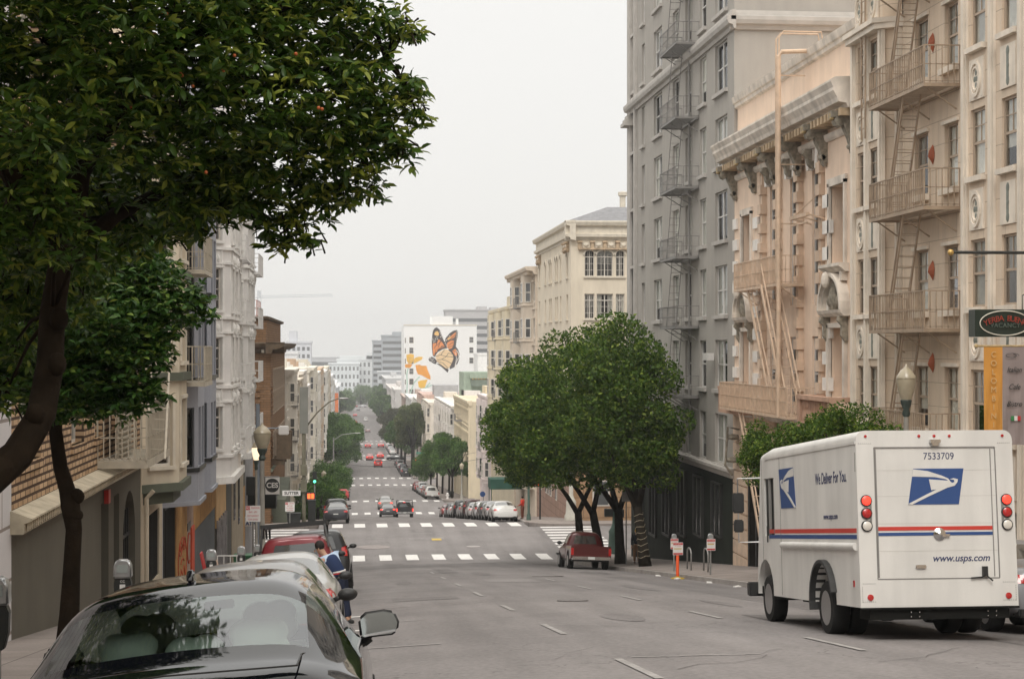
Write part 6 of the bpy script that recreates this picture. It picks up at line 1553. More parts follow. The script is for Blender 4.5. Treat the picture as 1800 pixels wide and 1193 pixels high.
for (k, c, l), y in zip([('pickup', WHT, 'white pickup first in the third block row on the right'), ('suv', (.2, .18, .17), 'grey brown suv ahead of the white pickup'), ('hatch', (.3, .06, .04), 'rust red hatchback ahead of the grey brown suv'), ('sedan', SIL, 'silver sedan in the middle of the third block row'), ('suv', (.4, .4, .4), 'pale suv ahead of the silver sedan, third block'), ('sedan', RED, 'red sedan near the end of the third block row'), ('hatch', (.12, .03, .03), 'dark red hatchback last in the third block row')], [224, 231, 238, 245, 253, 262, 271]): put_car(k, 10.7, y, c, l, GR3, cat='pickup' if k == 'pickup' else 'car')
GR4 = 'cars parked right in the fourth block'
for i, (y, c, l) in enumerate([(331, BLK, 'black sedan first in the fourth block row'), (339, DGR, 'dark grey sedan second in the fourth block row'), (348, (.05, .05, .06), 'charcoal sedan third in the fourth block row'), (358, SIL, 'silver sedan fourth in the fourth block row'), (369, (.2, .2, .2), 'grey sedan fifth in the fourth block row'), (381, BLK, 'black sedan last in the fourth block row')]): put_car('sedan' if i % 2 else 'suv', 10.7, y, c, l.replace('sedan', 'suv') if i % 2 == 0 else l, GR4)
GR5 = 'cars parked right in the fifth block'
for y, c, l in [(434, WHT, 'white car first in the fifth block row'), (443, (.3, .3, .3), 'grey car second in the fifth block row'), (454, SIL, 'silver car third in the fifth block row'), (466, DGR, 'dark car fourth in the fifth block row'), (480, WHT, 'white car fifth in the fifth block row'), (545, BLK, 'black car at the start of the sixth block row'), (560, SIL, 'silver car second in the sixth block row'), (578, DGR, 'dark car third in the sixth block row')]: put_car('sedan', 10.7, y, c, l, GR5)
# moving
mv = 'cars driving away down the street'
put_car('pickup_lit', 5.7, 180, (.02, .02, .022), 'black pickup with ladder rack and red brake lights, nearest moving vehicle', mv, name='moving_pickup', cat='pickup')
put_car('sedan_lit', 4.15, 190, (.05, .05, .055), 'small dark car just left of the black pickup', mv, name='moving_car')
put_car('sedan_lit', 4.2, 205, (.25, .24, .23), 'grey sedan ahead of the black pickup at the second cross street', mv, name='moving_car')
for x, y, k, c, l in [(6.0, 372, 'suv_lit', (.5, .03, .02), 'red car with bright lamps, nearest of the far red ones'), (4.6, 408, 'sedan_lit', (.5, .04, .03), 'red car slowing at the fourth cross street, left lane'), (7.2, 415, 'sedan_lit', (.5, .04, .03), 'red car beside it in the right lane'), (4.9, 480, 'sedan_lit', (.45, .05, .04), 'red car in the left lane between the fourth and fifth cross streets'), (8.6, 484, 'sedan_lit', (.5, .12, .12), 'pinkish red car in the right lane between the fourth and fifth cross streets'), (6.2, 610, 'sedan', (.25, .15, .15), 'dull red car beyond the fifth cross street'), (1.8, 700, 'suv_lit', (.6, .1, .08), 'far red van with a white top in the left lane'), (6.6, 740, 'van', WHT, 'white van far down the middle lane'), (2.2, 800, 'sedan_lit', (.5, .05, .05), 'farthest red car in the left lane'), (4.0, 880, 'sedan', DGR, 'dark car near the street end')]: put_car(k, x, y, c, l, mv, name='moving_car')
cc = copy_tree(PROTO['sedan']); cc.name = 'crossing_car'; place(cc, (13.2, 408, gz(12, 419)-.1), 'dark car turning at the fourth cross street, right', mv, rz=R(80), color=BLK, cat='car')
for y, x, c, l in [(931, -1, DGR, 'dark car across the far end, left'), (936, 4, RED, 'reddish car across the far end, middle'), (941, 9, SIL, 'silver car across the far end, right')]:
    q = copy_tree(PROTO['sedan']); q.name = 'crossing_car'; place(q, (x, y, prof(y)), l, mv, rz=R(90), color=c, cat='car')
# red pickup near right, and the car half hidden by the postal truck
put_car('pickup', 10.55, 74.6, (.085, .012, .011), 'dark red pickup truck parked under the ficus trees on the right', None, name='parked_pickup', cat='pickup')
put_car('sedan', 10.75, 24.8, (.20, .20, .21), 'grey car mostly hidden behind the right side of the postal truck', None, cat='car')
for o_ in PROTO.values(): discard(o_)

# ================= postal truck =================
TW = M('truck_white', (.70, .685, .655), rough=.5, var=.05, vs=1.2, streak=.20, coat=.1, bump=.15, bs=2.2); TBL = M('postal_blue', (.025, .07, .22), rough=.5, var=.03); TRE = M('postal_red', (.55, .045, .03), rough=.5, var=.03); TGR = M('truck_seam', (.22, .21, .20), rough=.6)
TK = empty('postal_truck', (0, 0, 0), 'white postal step van with blue eagle logos and red and blue stripes', 'truck')
HW = 1.13; TL = 6.25; ZB = .47; ZT = 2.92
def rrect(hw, z0, z1, r, n=6):
    p = [(-hw, z0), (hw, z0)]
    for k in range(n+1): t = math.pi/2*k/n; p.append((hw-r+r*math.cos(t), z1-r+r*math.sin(t)))
    for k in range(n+1): t = math.pi/2+math.pi/2*k/n; p.append((-hw+r+r*math.cos(t), z1-r+r*math.sin(t)))
    return p
mb = MB(); sec = rrect(HW, ZB, ZT, .13)
ysn = [0, .04, 4.9, 5.9, 6.2]; scl = [(1, 0), (1, 0), (1, 0), (.985, 0), (.94, .0)]
n = len(sec); vs = []
for y, (s, _) in zip(ysn, scl):
    for (x, z) in sec: vs.append((x*s, y+(0 if y < 4.95 else -max(0, z-1.35)*.42*(1 if y > 6 else .55)), z-(.06 if (y > 5.5 and z > 2) else 0)))
fs = [tuple(range(n)), tuple((len(ysn)-1)*n+k for k in range(n))[::-1]]
for j in range(len(ysn)-1):
    for k in range(n): k2 = (k+1) % n; fs.append((j*n+k, (j+1)*n+k, (j+1)*n+k2, j*n+k2))
mb.add(vs, fs); bx = mb.build('body', TW, TK)
cuts = []
def cutter(f): c = MB(); f(c); o = c.build('cut', WELL); cuts.append(o); m_ = bx.modifiers.new('b', 'BOOLEAN'); m_.object = o; m_.operation = 'DIFFERENCE'; m_.solver = 'EXACT'
TWR = .40; RY, FY = 1.72, 5.35
for s in (-1, 1):
    for yy in (RY, FY): cutter(lambda c, s=s, yy=yy: c.lathe([(.56, -.3), (.56, .3)], (s*(HW-.1), yy, .50), 24, 'x'))
cutter(lambda c: c.box(-.875, .875, -.1, .035, .86, 2.68))
cutter(lambda c: c.box(-1.3, -HW+.06, 4.62, 5.32, 1.45, 2.42)); cutter(lambda c: c.box(HW-.06, 1.3, 4.62, 5.32, 1.45, 2.42))
bpy.context.view_layer.update(); me2 = bpy.data.meshes.new_from_object(bx.evaluated_get(bpy.context.evaluated_depsgraph_get())); bx.modifiers.clear(); bx.data = me2
for c in cuts: bpy.data.objects.remove(c)
bx.data.materials.clear(); bx.data.materials.append(TW); bx.data.polygons.foreach_set('material_index', [0]*len(bx.data.polygons)); bx.data.polygons.foreach_set('use_smooth', [True]*len(bx.data.polygons)); bx.data.set_sharp_from_angle(angle=R(28))
mb = MB(); mb.box(-.87, .87, .012, .034, .865, 2.675)
dr = mb.build('roller_door', TW, TK)
mb = MB()
for z in (1.24, 1.62, 2.0, 2.36): mb.box(-.865, .865, .010, .0125, z, z+.005)
mb.build('door_seam', M('faint_seam', (.52, .50, .47), rough=.6), dr)
mb = MB(); [mb.box(s*.875-.006, s*.875+.006, -.003, .03, .86, 2.68) for s in (-1, 1)]; mb.box(-.875, .875, -.003, .03, 2.676, 2.69); mb.box(-.875, .875, -.003, .03, .85, .862); mb.box(-.865, -.845, .004, .012, .88, 2.66); mb.box(.80, .812, .004, .012, .88, 2.66); mb.build('door_frame_seal', TGR, TK)
mb = MB(); mb.box(-.865, .8, .006, .0115, 1.528, 1.58); o1 = mb.build('red_stripe', TRE, dr); mb = MB(); mb.box(-.865, .8, .006, .0115, 1.455, 1.50); mb.build('blue_stripe', TBL, dr)
def eagle(parent, T, nm='eagle_logo'):
    """blue slanted panel with a stylised eagle head cut from white shapes; unit height 1"""
    mb = MB(); sl = lambda x, z: T @ Vector((x+z*.16, 0, z))
    q = lambda pts, d: mb.prism(pts, lambda a, b, t: T @ Vector((a+b*.16, -d*t, b)))
    q([(0, 0), (1.36, 0), (1.36, 1.0), (0, 1.0)], .006); p = mb.build(nm, TBL, parent)
    mb = MB()
    q([(.0, .985), (.0, .78), (.62, .76), (.92, .70), (1.06, .62), (.98, .72), (.8, .80), (.4, .93)], .010)
    q([(-.02, .015), (.10, .0), (.5, .22), (.98, .46), (1.18, .52), (1.24, .62), (1.24, .70), (1.12, .73), (1.02, .70), (1.14, .68), (1.16, .62), (1.06, .58), (.85, .50), (.45, .28)], .012)
    q([(.46, .70), (.98, .66), (1.1, .60), (.9, .50), (.72, .42), (.56, .40)], .014)
    mb.build('eagle_shape', TW, p)
    return p
eagle(dr, Matrix.Translation((-.40, .0115, 1.885)) @ Matrix.Diagonal((.535, 1, .50, 1)))
NAVY = M('navy_lettering', (.035, .045, .12), rough=.6, var=0)
text_mesh('fleet_number', '7533709', .135, NAVY, dr, (.06, .0105, 2.555), (R(90), 0, 0), sx=.95); text_mesh('web_lettering', 'www.usps.com', .135, NAVY, dr, (.33, .0105, 1.135), (R(90), 0, 0), shear=.25, bold=.002)
text_mesh('slogan_lettering', 'We Deliver For You.', .235, NAVY, TK, (-HW-.003, 1.30, 2.30), (R(90), 0, R(-90)), shear=.1, sx=.80, ext=.001, bold=.003); text_mesh('web_lettering', 'www.usps.com', .12, NAVY, TK, (-HW-.003, 1.35, 1.74), (R(90), 0, R(-90)), shear=.2, ext=.001, bold=.002)
# side logo: same sheet turned onto the side
eagle(TK, Matrix.Translation((-HW-.001, 3.95, 1.90)) @ Matrix.Rotation(R(-90), 4, 'Z') @ Matrix.Translation((.70, 0, 0)) @ Matrix.Diagonal((-.66, 1, .64, 1)))
for s in (-1, 1):
    for z0, z1, m_, nm in ((1.50, 1.565, TRE, 'red_stripe'), (1.415, 1.475, TBL, 'blue_stripe')): mb = MB(); mb.box(s*(HW+.0005), s*(HW+.003), .08, 5.0, z0, z1); mb.build(nm, m_, TK)
    mb = MB(); mb.tube([(s*(HW-.0), .12, 1.31), (s*(HW+.0), 4.15, 1.31)], .055, 10); mb.build('rub_rail', TW, TK, smooth=50)
    mb = MB(); [mb.box(s*(HW+.0005), s*(HW+.004), y, y+.012, .50, 2.75) for y in (4.22, 5.42)]; mb.build('body_seam', TGR, TK)
    mb = MB(); mb.box(s*(HW-.05), s*(HW-.04), 4.64, 5.30, 1.46, 2.41); mb.build('cab_side_window', M('dark_cab_glass', (.010, .012, .011), rough=.35, var=0, spec=.08), TK)
    mb = MB(); mb.box(s*(HW-.04), s*(HW+.004), 4.95, 4.98, 1.46, 2.41); mb.box(s*(HW-.04), s*(HW+.004), 4.62, 4.65, 1.46, 2.41); mb.build('window_bar', TGR, TK)
    # mirrors on arms
    mb = MB(); x = s*(HW+.30); mb.tube([(s*1.02, 5.8, 2.45), (x, 5.95, 2.45), (x, 5.95, 1.35), (s*1.05, 5.85, 1.35)], .014, 6); arm = mb.build('mirror_arm', CHR, TK)
    mb = MB(); mb.box(x-.10, x+.10, 5.90, 5.98, 1.85, 2.2); mb.box(x-.085, x+.085, 5.90, 5.98, 1.52, 1.74); mb.build('mirror_head', TRIMB, arm, bevel=.02)
    # arch fender
    mb = MB(); n = 14
    for k in range(n):
        a, b = math.pi*k/n-.25, math.pi*(k+1)/n-.25; q = lambda t, r_, x_: (x_, RY-.0+r_*math.cos(t), .50+r_*math.sin(t))
        x0, x1 = s*(HW-.14), s*(HW+.09); mb.hexa([q(a, .56, x0), q(a, .56, x1), q(a, .61, x1), q(a, .61, x0), q(b, .56, x0), q(b, .56, x1), q(b, .61, x1), q(b, .61, x0)])
    mb.build('wheel_fender', M('dark_rubber', (.035, .035, .035), rough=.6), TK)
    w_ = wheel_mesh(TWR, .26, TK, s*(HW-.13), RY); wheel_mesh(TWR, .24, TK, s*(HW-.17), FY)
    wheel_mesh(TWR, .24, TK, s*(HW-.42), RY)
    # rear lamps
    for z, m_, nm in ((1.945, LREDON, 'tail_lamp'), (1.77, LRED, 'tail_lamp'), (1.595, LWHT, 'reverse_lamp')):
        mb = MB(); mb.lathe([(.080, 0), (.080, -.018), (.070, -.022)], (s*1.01, -.001, z), 20, 'y'); rg = mb.build('lamp_ring', TRIMB, TK, smooth=40); mb = MB(); mb.lathe([(.066, -.0), (.064, -.03), (.045, -.04), (.01, -.043)], (s*1.01, -.001, z), 20, 'y'); o_ = mb.build(nm, m_, rg, smooth=40)
    mb = MB(); mb.lathe([(.045, 0), (.043, -.014), (.02, -.018)], (s*.99, -.001, .61), 16, 'y'); mb.build('reflector', LRED, TK, smooth=40)
    for yy in (.25,): mb = MB(); mb.box(s*(HW), s*(HW+.01), yy, yy+.05, .75, .84); mb.build('side_reflector', LRED, TK)
    mb = MB()
    for k in range(7): [mb.ball((s*(.92+.028*k), -.002, z), .006, 6, 4) for z in (.80, .55, 2.74)]
    for k in range(9): mb.ball((s*1.10, -.002, .55+.025*k), .006, 6, 4)
    mb.build('rivet_row', TGR, TK)
    mb = MB(); mb.box(s*(HW-.02), s*(HW+.012), .02, 5.2, 2.735, 2.775); mb.build('roof_gutter', TW, TK)
mb = MB(); 
for x in (-.99, -.22, 0, .22, .99): mb.lathe([(.022, 0), (.02, -.012), (.005, -.014)], (x, -.001, 2.84), 12, 'y')
mb.build('marker_lamp', LRED, TK)
mb = MB(); mb.box(-.075, .075, -.07, .0, 2.74, 2.79); mb.box(-.05, .05, -.05, .0, 2.70, 2.74); mb.build('door_lamp', CHR, TK, bevel=.008)
mb = MB(); mb.lathe([(.09, 0), (.09, -.012), (.07, -.02), (.03, -.05), (.01, -.055)], (.03, .012, 1.47), 18, 'y'); mb.box(.06, .17, -.03, -.01, 1.44, 1.475); mb.build('door_handle', CHR, dr, smooth=40)
mb = MB(); mb.box(-.33, -.18, -.02, .012, 1.0, 1.05); mb.build('pull_bar', CHR, dr, bevel=.008)
mb = MB(); mb.box(.62, .69, -.05, -.0, .88, 1.02); mb.tube([(.45, -.03, .86), (.6, -.03, .87), (.66, -.04, .9), (.75, -.06, .82)], .012, 6); mb.build('latch', TRIMB, TK)
mb = MB(); mb.box(-1.13, 1.13, -.03, .01, .44, .468); mb.box(-1.0, 1.0, .02, .5, .30, .465); mb.box(-.45, .45, .1, 5.5, .34, .58); mb.tube([(-.9, 1.72, .42), (.9, 1.72, .42)], .09, 10); mb.ball((0, 1.72, .42), .2); mb.box(-1.05, 1.05, 4.2, 5.9, .42, .6); mb.build('chassis', M('dirty_black_chassis', (.012, .012, .011), rough=.9), TK)
mb = MB(); [mb.ball((x, -.004, z), .012, 6, 4) for x in (-.42, -.3, .68, .8) for z in (.34, .40)]; mb.build('bumper_bolt', CHR, TK)
mb = MB(); mb.box(-HW-.10, HW+.1, 6.08, 6.28, .42, .66); mb.build('front_bumper', TRIMB, TK, bevel=.02)
mb = MB(); mb.quad((-.98, 6.16, 1.50), (.98, 6.16, 1.50), (.92, 5.76, 2.45), (-.92, 5.76, 2.45)); mb.build('windscreen', CARG, TK)
mb = MB(); mb.bar((-HW-.03, 5.0, 1.35), (-HW-.03, 5.0, 1.62), .02); mb.build('grab_handle', TRIMB, TK)
mb = MB(); [mb.box(s*.95-.015, s*.95+.015, -.012, 0, z, z+.12) for s in (-1, 1) for z in (1.62, 1.8)]; mb.box(-1.135, -1.13, .06, .075, 2.35, 2.62); mb.build('hinge', TGR, TK)
ty = 23.0; tx = 8.16
TK.location = (tx, ty, road(tx, ty+2)-math.tan(slope(ty+1))*2+.0); TK.rotation_euler = (slope(ty+1, 5), 0, R(.3)); ORG[TK.name] = Vector((0, 0, 0))
# ================= street furniture =================
BLKI = M('black_metal', (.022, .024, .023), rough=.45, var=.1); SILV = M('silver_metal', (.50, .51, .52), rough=.35, metal=.8, var=.1, vs=8); GALV = M('galvanised_pole', (.30, .30, .29), rough=.5, metal=.5, var=.15, vs=5)
SGNW = M('sign_white', (.72, .70, .68), rough=.5, var=.03); SGNR = M('sign_red', (.50, .04, .04), rough=.5, var=.03); OLIV = M('olive_pole', (.15, .14, .10), rough=.7, var=.2, vs=3); CONC = M('lamp_concrete', (.33, .315, .28), rough=.85, var=.12, vs=4, fine=.15)
HAND = M('lit_red_signal', (1.0, .09, .02), rough=.4, var=0, emit=3.0); GRNL = M('lit_green_signal', (.1, 1.0, .45), rough=.4, var=0, emit=2.5); GLOBE = M('frosted_globe', (.36, .31, .22), rough=.35, var=.12, vs=5, coat=.4); GLOBEL = M('lit_globe', (1.0, .80, .55), rough=.4, var=0, emit=1.0)
def meter(x, y, label, group='parking meters on the left kerb'):
    z = gz(x, y)-.03; r = empty('parking_meter', (x, y, z), label, 'parking meter', group); T = Matrix.Translation((x, y, z))
    mb = MB(); mb.lathe([(.032, -.05), (.032, .98)], (x, y, z), 10); mb.build('pole', GALV, r)
    mb = MB(); pr = [(-.055, .96), (.055, .96), (.085, 1.08), (.09, 1.22), (.07, 1.27), (-.07, 1.27), (-.09, 1.22), (-.085, 1.08)]
    mb.prism(pr, lambda a, b, t: T @ Vector((a, -.05+.1*t, b))); b = mb.build('meter_body', BLKI, r, bevel=.008)
    mb = MB(); pr = [(-.095, 1.27), (.095, 1.27), (.09, 1.40), (.06, 1.46), (-.06, 1.46), (-.09, 1.40)]
    mb.prism(pr, lambda a, b_, t: T @ Vector((a, -.075+.13*t, b_))); hd = mb.build('meter_head', SILV, r, bevel=.015, smooth=40)
    mb = MB(); mb.box(x-.055, x+.055, y-.082, y-.07, z+1.33, z+1.41); mb.build('display', M('meter_display', (.30, .33, .32), rough=.2, var=0), hd)
    mb = MB(); mb.box(x-.028, x+.028, y-.056, y-.049, z+1.15, z+1.205); mb.lathe([(.026, 0), (.026, -.006)], (x, y-.05, z+1.10), 12, 'y'); mb.build('sticker', SGNW, b)
    text_mesh('lettering', 'CC', .035, SGNW, b, (x, y-.0515, z+1.235), (R(90), 0, 0), ext=.0008); return r
for x, y, l in [(-2.42, 12.0, 'parking meter cut by the left edge of the photo'), (-2.36, 18.1, 'parking meter between the street tree trunk and the black sedan'), (-2.42, 30.2, 'third parking meter, in front of the boarded shop front'), (-2.42, 38.4, 'parking meter just left of the green bin'), (-2.42, 45.0, 'parking meter at the foot of the acorn lamp post')]: meter(x, y, l)
def paper(par, x, y, z, w_=.30, h=.40, body=('TOW-AWAY', 'NO STOPPING')):
    mb = MB(); mb.box(x-w_/2, x+w_/2, y-.012, y, z, z+h); s_ = mb.build('notice', SGNW, par)
    mb = MB(); mb.box(x-w_/2+.01, x+w_/2-.01, y-.0145, y-.012, z+h-.09, z+h-.015); mb.box(x-w_/2+.01, x+w_/2-.01, y-.0145, y-.012, z+.015, z+.07); mb.build('red_band', SGNR, s_)
    mb = MB(); mb.box(x-w_/2+.03, x+w_/2-.05, y-.0145, y-.012, z+.20, z+.235); mb.build('yellow_band', YPAINT, s_)
    text_mesh('lettering', body[0], .045, SGNW, s_, (x, y-.016, z+h-.052), (R(90), 0, 0), ext=.0005); text_mesh('lettering', body[1], .036, SGNR, s_, (x, y-.014, z+h-.14), (R(90), 0, 0), ext=.0005)
for x, y, l in [(12.3, 64.3, 'parking meter with a red and white paper notice, left of the bike racks'), (12.35, 57.9, 'parking meter with a paper notice, right of the bike racks')]:
    m_ = meter(x, y, l, 'parking meters with notices on the right'); paper(m_, x, y-.09, gz(x, y)+.86)
x, y = 11.55, 59.7; z = road(x, y); r = empty('delineator_post', (x, y, z), 'orange plastic post with a notice on top, standing in the right gutter', 'traffic post')
mb = MB(); mb.lathe([(.055, 0), (.055, .95), (.03, .98)], (x, y, z), 14); mb.build('post', M('orange_plastic', (.80, .10, .02), rough=.5, var=.05), r, smooth=40); paper(r, x, y-.06, z+.86, .36, .44)
mb = MB(); mb.lathe([(.24, 0), (.24, .03), (.1, .06), (.06, .1)], (x, y, z), 18); mb.build('base', M('yellow_black_rubber', (.40, .28, .03), rough=.8, var=.5, vs=12), r)
for x, y, l in [(12.95, 64.6, 'inverted U bike rack nearer the meter on its left'), (12.95, 61.5, 'inverted U bike rack nearer the right hand meter')]:
    z = gz(x, y); mb = MB(); mb.tube([(x-.0, y-.38, z), (x, y-.38, z+.65)]+[(x, y-.38*math.cos(t*math.pi/8), z+.65+.2*math.sin(t*math.pi/8)) for t in range(1, 8)]+[(x, y+.38, z+.65), (x, y+.38, z)], .03, 8)
    o = mb.build('bike_rack', GALV, smooth=True); tag(o, l, 'bike rack', 'bike racks on the right pavement')
def acorn_lamp(x, y, label, h=5.2, lit=False, base=False, scale=1.0, group='acorn street lamps'):
    z = gz(x, y); r = empty('street_lamp', (x, y, z), label, 'street lamp', group); s = scale
    mb = MB(); mb.lathe([(.22*s, 0), (.22*s, .25), (.17*s, .35), (.15*s, .8), (.11*s, .95), (.085*s, 2.0), (.07*s, h-1.15), (.10*s, h-1.1), (.07*s, h-1.0), (.13*s, h-.86), (.15*s, h-.80)], (x, y, z), 14); mb.build('pole', CONC if not base else M('green_cast_iron', (.05, .09, .07), rough=.6, var=.2), r, smooth=40)
    mb = MB(); mb.lathe([(.085*s, h-1.16), (.12*s, h-1.1), (.085*s, h-1.0), (.145*s, h-.88), (.165*s, h-.80), (.15*s, h-.78)], (x, y, z), 14); mb.build('collar', M('collar_iron', (.035, .05, .042), rough=.6), r, smooth=40)
    mb = MB(); mb.lathe([(.14*s, h-.80), (.22*s, h-.62), (.275*s, h-.40), (.27*s, h-.30)], (x, y, z), 16); mb.build('globe', GLOBEL if lit else GLOBE, r, smooth=50)
    mb = MB(); mb.lathe([(.285*s, h-.30), (.28*s, h-.27), (.16*s, h-.12), (.05*s, h-.05), (.03*s, h), (.01, h+.03)], (x, y, z), 16); mb.build('cap', GLOBE, r, smooth=40); return r
acorn_lamp(-2.78, 54.5, 'unlit acorn street lamp right of the no parking sign, on the left'); acorn_lamp(-3.62, 66.5, 'acorn street lamp with its globe lit, on the left', lit=True, h=5.35, scale=.62)
acorn_lamp(12.45, 37.4, 'acorn street lamp in front of the hotel, above the postal truck roof', scale=.78)
acorn_lamp(-2.75, 177, 'slim acorn street lamp beside the small trees of the second block, left', h=4.9); acorn_lamp(13.9, 214, 'slim acorn street lamp beyond the second cross street, right', h=4.9)
def pole_thing(name, x, y, label, cat, parts, group=None, zoff=None):
    z = gz(x, y) if zoff is None else zoff; r = empty(name, (x, y, z), label, cat, group); parts(r, x, y, z); return r
def steel(r, x, y, z):
    mb = MB(); mb.lathe([(.16, 0), (.11, .4), (.085, 7.0)], (x, y, z), 12); mb.tube([(x, y, z+6.0), (x+.9, y, z+6.02)], .03); mb.build('pole', M('blue_grey_pole', (.22, .25, .29), rough=.5, metal=.3, var=.1), r, smooth=40)
    mb = MB(); mb.box(x+.85, x+1.25, y-.3, y+.3, z+5.75, z+6.1); mb.build('camera_housing', SGNW, r, bevel=.03)
pole_thing('camera_pole', -3.75, 70, 'blue grey steel pole with a white camera housing on an arm, left', 'pole', steel)
def bigpole(r, x, y, z):
    mb = MB(); mb.tube([(x, y, z), (x, y, z+6.2)], .13, 12); mb.build('pole', OLIV, r, smooth=40); mb = MB(); mb.box(x-.28, x+.28, y-.2, y+.2, z+6.1, z+9.2); mb.build('upper_box', M('grey_green_box', (.18, .18, .16), rough=.7), r)
    mb = MB(); mb.tube([(x+.2, y, z+6.6), (x+.9, y, z+7.5), (x+1.7, y, z+8.2), (x+2.4, y, z+8.45)], [.06, .05, .045, .04], 8); hd = mb.build('lamp_arm', OLIV, r, smooth=True); mb = MB(); mb.ball((x+2.65, y, z+8.42), (.35, .15, .08)); mb.build('lamp_head', GALV, hd)
    for z0, z1 in ((3.3, 4.0), (2.2, 2.9)): mb = MB(); mb.box(x-.22, x+.2, y-.25, y+.1, z+z0, z+z1); mb.build('control_box', OLIV, r)
    sg = MB(); sg.box(x-1.42, x-.22, y-.16, y-.12, z+1.95, z+2.3); s_ = sg.build('street_name_sign', SGNW, r); text_mesh('lettering', 'SUTTER', .27, BLKI, s_, (x-.82, y-.165, z+2.12), (R(90), 0, 0), ext=.004, bold=.008)
    sg = MB(); sg.box(x+.18, x+.74, y-.3, y-.1, z+1.7, z+2.15); h_ = sg.build('pedestrian_signal', BLKI, r)
    for xx in (.34, .58): mb = MB(); mb.box(x+xx-.095, x+xx+.095, y-.315, y-.30, z+1.76, z+2.09); mb.build('signal_face', HAND, h_, bevel=.004)
pole_thing('signal_pole', -3.1, 115, 'tall olive pole with SUTTER street sign, red pedestrian signal and curved lamp arm', 'signal pole', bigpole)
def grn(r, x, y, z):
    mb = MB(); mb.lathe([(.08, 0), (.05, .3), (.045, 3.0)], (x, y, z), 10); mb.build('pole', GALV, r); mb = MB(); mb.box(x-.14, x+.14, y-.1, y+.14, z+2.65, z+3.5); h_ = mb.build('signal_head', BLKI, r, bevel=.02)
    mb = MB(); mb.lathe([(.10, 0), (.09, -.03), (.02, -.05)], (x, y-.1, z+2.82), 14, 'y'); mb.build('green_lamp', GRNL, h_)
pole_thing('traffic_signal', -2.5, 120.5, 'slim pole with a lit green traffic light beyond the crossing, left', 'traffic light', grn)
def cab(r, x, y, z): mb = MB(); mb.box(x-.25, x+.25, y-.3, y+.3, z, z+1.5); mb.box(x-.28, x+.28, y-.33, y+.33, z+1.5, z+1.56); mb.build('box', BLKI, r, bevel=.02)
pole_thing('utility_cabinet', -2.62, 117.2, 'tall dark utility cabinet right of the olive signal pole', 'cabinet', cab)
def bins(r, x, y, z): mb = MB(); mb.prism([(-.4, .1), (.4, .1), (.45, .75), (-.45, .75)], lambda a, b, t: (x+a, y-.3+.6*t, z+b)); mb.box(x-.48, x+.48, y-.33, y+.33, z+.75, z+.83); [mb.box(x+s*.3-.05, x+s*.3+.05, y-.2, y+.2, z, z+.12) for s in (-1, 1)]; mb.build('bin', BLKI, r, bevel=.02)
pole_thing('litter_bin', -3.75, 114.6, 'low black bin under the SUTTER sign', 'bin', bins)
def npsign(w_, h, x0, big=True):
    def f(r, x, y, z):
        mb = MB(); mb.lathe([(.03, 0), (.03, x0+h)], (x, y, z), 8); mb.build('pole', GALV, r)
        mb = MB(); mb.box(x-w_/2, x+w_/2, y-.06, y-.045, z+x0, z+x0+h); s_ = mb.build('sign_panel', SGNW, r, bevel=.004)
        mb = MB(); mb.box(x-w_/2+.02*w_, x-w_/2+.30*w_, y-.064, y-.06, z+x0+.74*h, z+x0+.98*h); mb.build('red_square', SGNR, s_)
        text_mesh('lettering', 'NO', .20*h, SGNW, s_, (x-w_*.34, y-.067, z+x0+.86*h), (R(90), 0, 0), ext=.001, sx=.8); text_mesh('lettering', 'PARKING', .19*h, SGNR, s_, (x+w_*.16, y-.064, z+x0+.86*h), (R(90), 0, 0), ext=.001, sx=.72*w_/h)
        for k, t in enumerate(('8AM - 6PM', 'EXC SUNDAY', 'TOW-AWAY')): text_mesh('lettering', t, .17*h, SGNR, s_, (x, y-.064, z+x0+(.60-.23*k)*h), (R(90), 0, 0), ext=.001, sx=.72*w_/h)
    return f
pole_thing('parking_sign', -3.03, 53.9, 'larger red and white no parking sign left of the unlit acorn lamp', 'sign', npsign(.46, .50, 2.1)); pole_thing('parking_sign', -4.0, 114.2, 'small red and white no parking sign below the SUTTER sign', 'sign', npsign(.62, .62, .95))
# blade sign and ATM sign on the corner shop
r = empty('shop_blade_sign', (WL, 89, -7), 'black projecting shop sign with round black and white CES logo', 'sign'); zb = (HY-866)/F_PX*89.5
mb = MB(); mb.box(WL, WL+1.72, 89.0, 89.35, zb, zb+.95); s_ = mb.build('sign_box', BLKI, r, bevel=.01); mb = MB(); mb.box(WL+1.02, WL+1.75, 88.985, 89.0, zb+.04, zb+.92); mb.build('white_panel', SGNW, s_)
mb = MB(); mb.lathe([(.36, 0), (.36, -.012)], (WL+1.38, 88.985, zb+.50), 24, 'y'); dsc = mb.build('round_logo', BLKI, s_); text_mesh('lettering', 'CES', .36, SGNW, dsc, (WL+1.38, 88.965, zb+.50), (R(90), 0, 0), ext=.004, bold=.012)
r = empty('atm_sign', (WL, 88.2, -9), 'small blue and white ATM sign below the black shop sign', 'sign'); zb = (HY-921)/F_PX*88
mb = MB(); mb.box(WL+.02, WL+.68, 88, 88.08, zb, zb+.48); s_ = mb.build('sign_panel', SGNW, r); text_mesh('lettering', 'ATM', .27, TBL, s_, (WL+.35, 87.99, zb+.13), (R(90), 0, 0), ext=.004, bold=.01); mb = MB(); [mb.box(WL+.06+.2*k, WL+.24+.2*k, 87.985, 88, zb+.28+.02*(k % 2), zb+.44) for k in range(3)]; mb.build('blue_mark', TBL, s_)
mb = MB(); mb.box(WL, WL+1.5, 90.4, 92, -8.4, -7.0); o = mb.build('shop_awning', M('black_awning', (.02, .022, .02), rough=.8)); tag(o, 'black awning box under the round CES logo sign', 'awning')
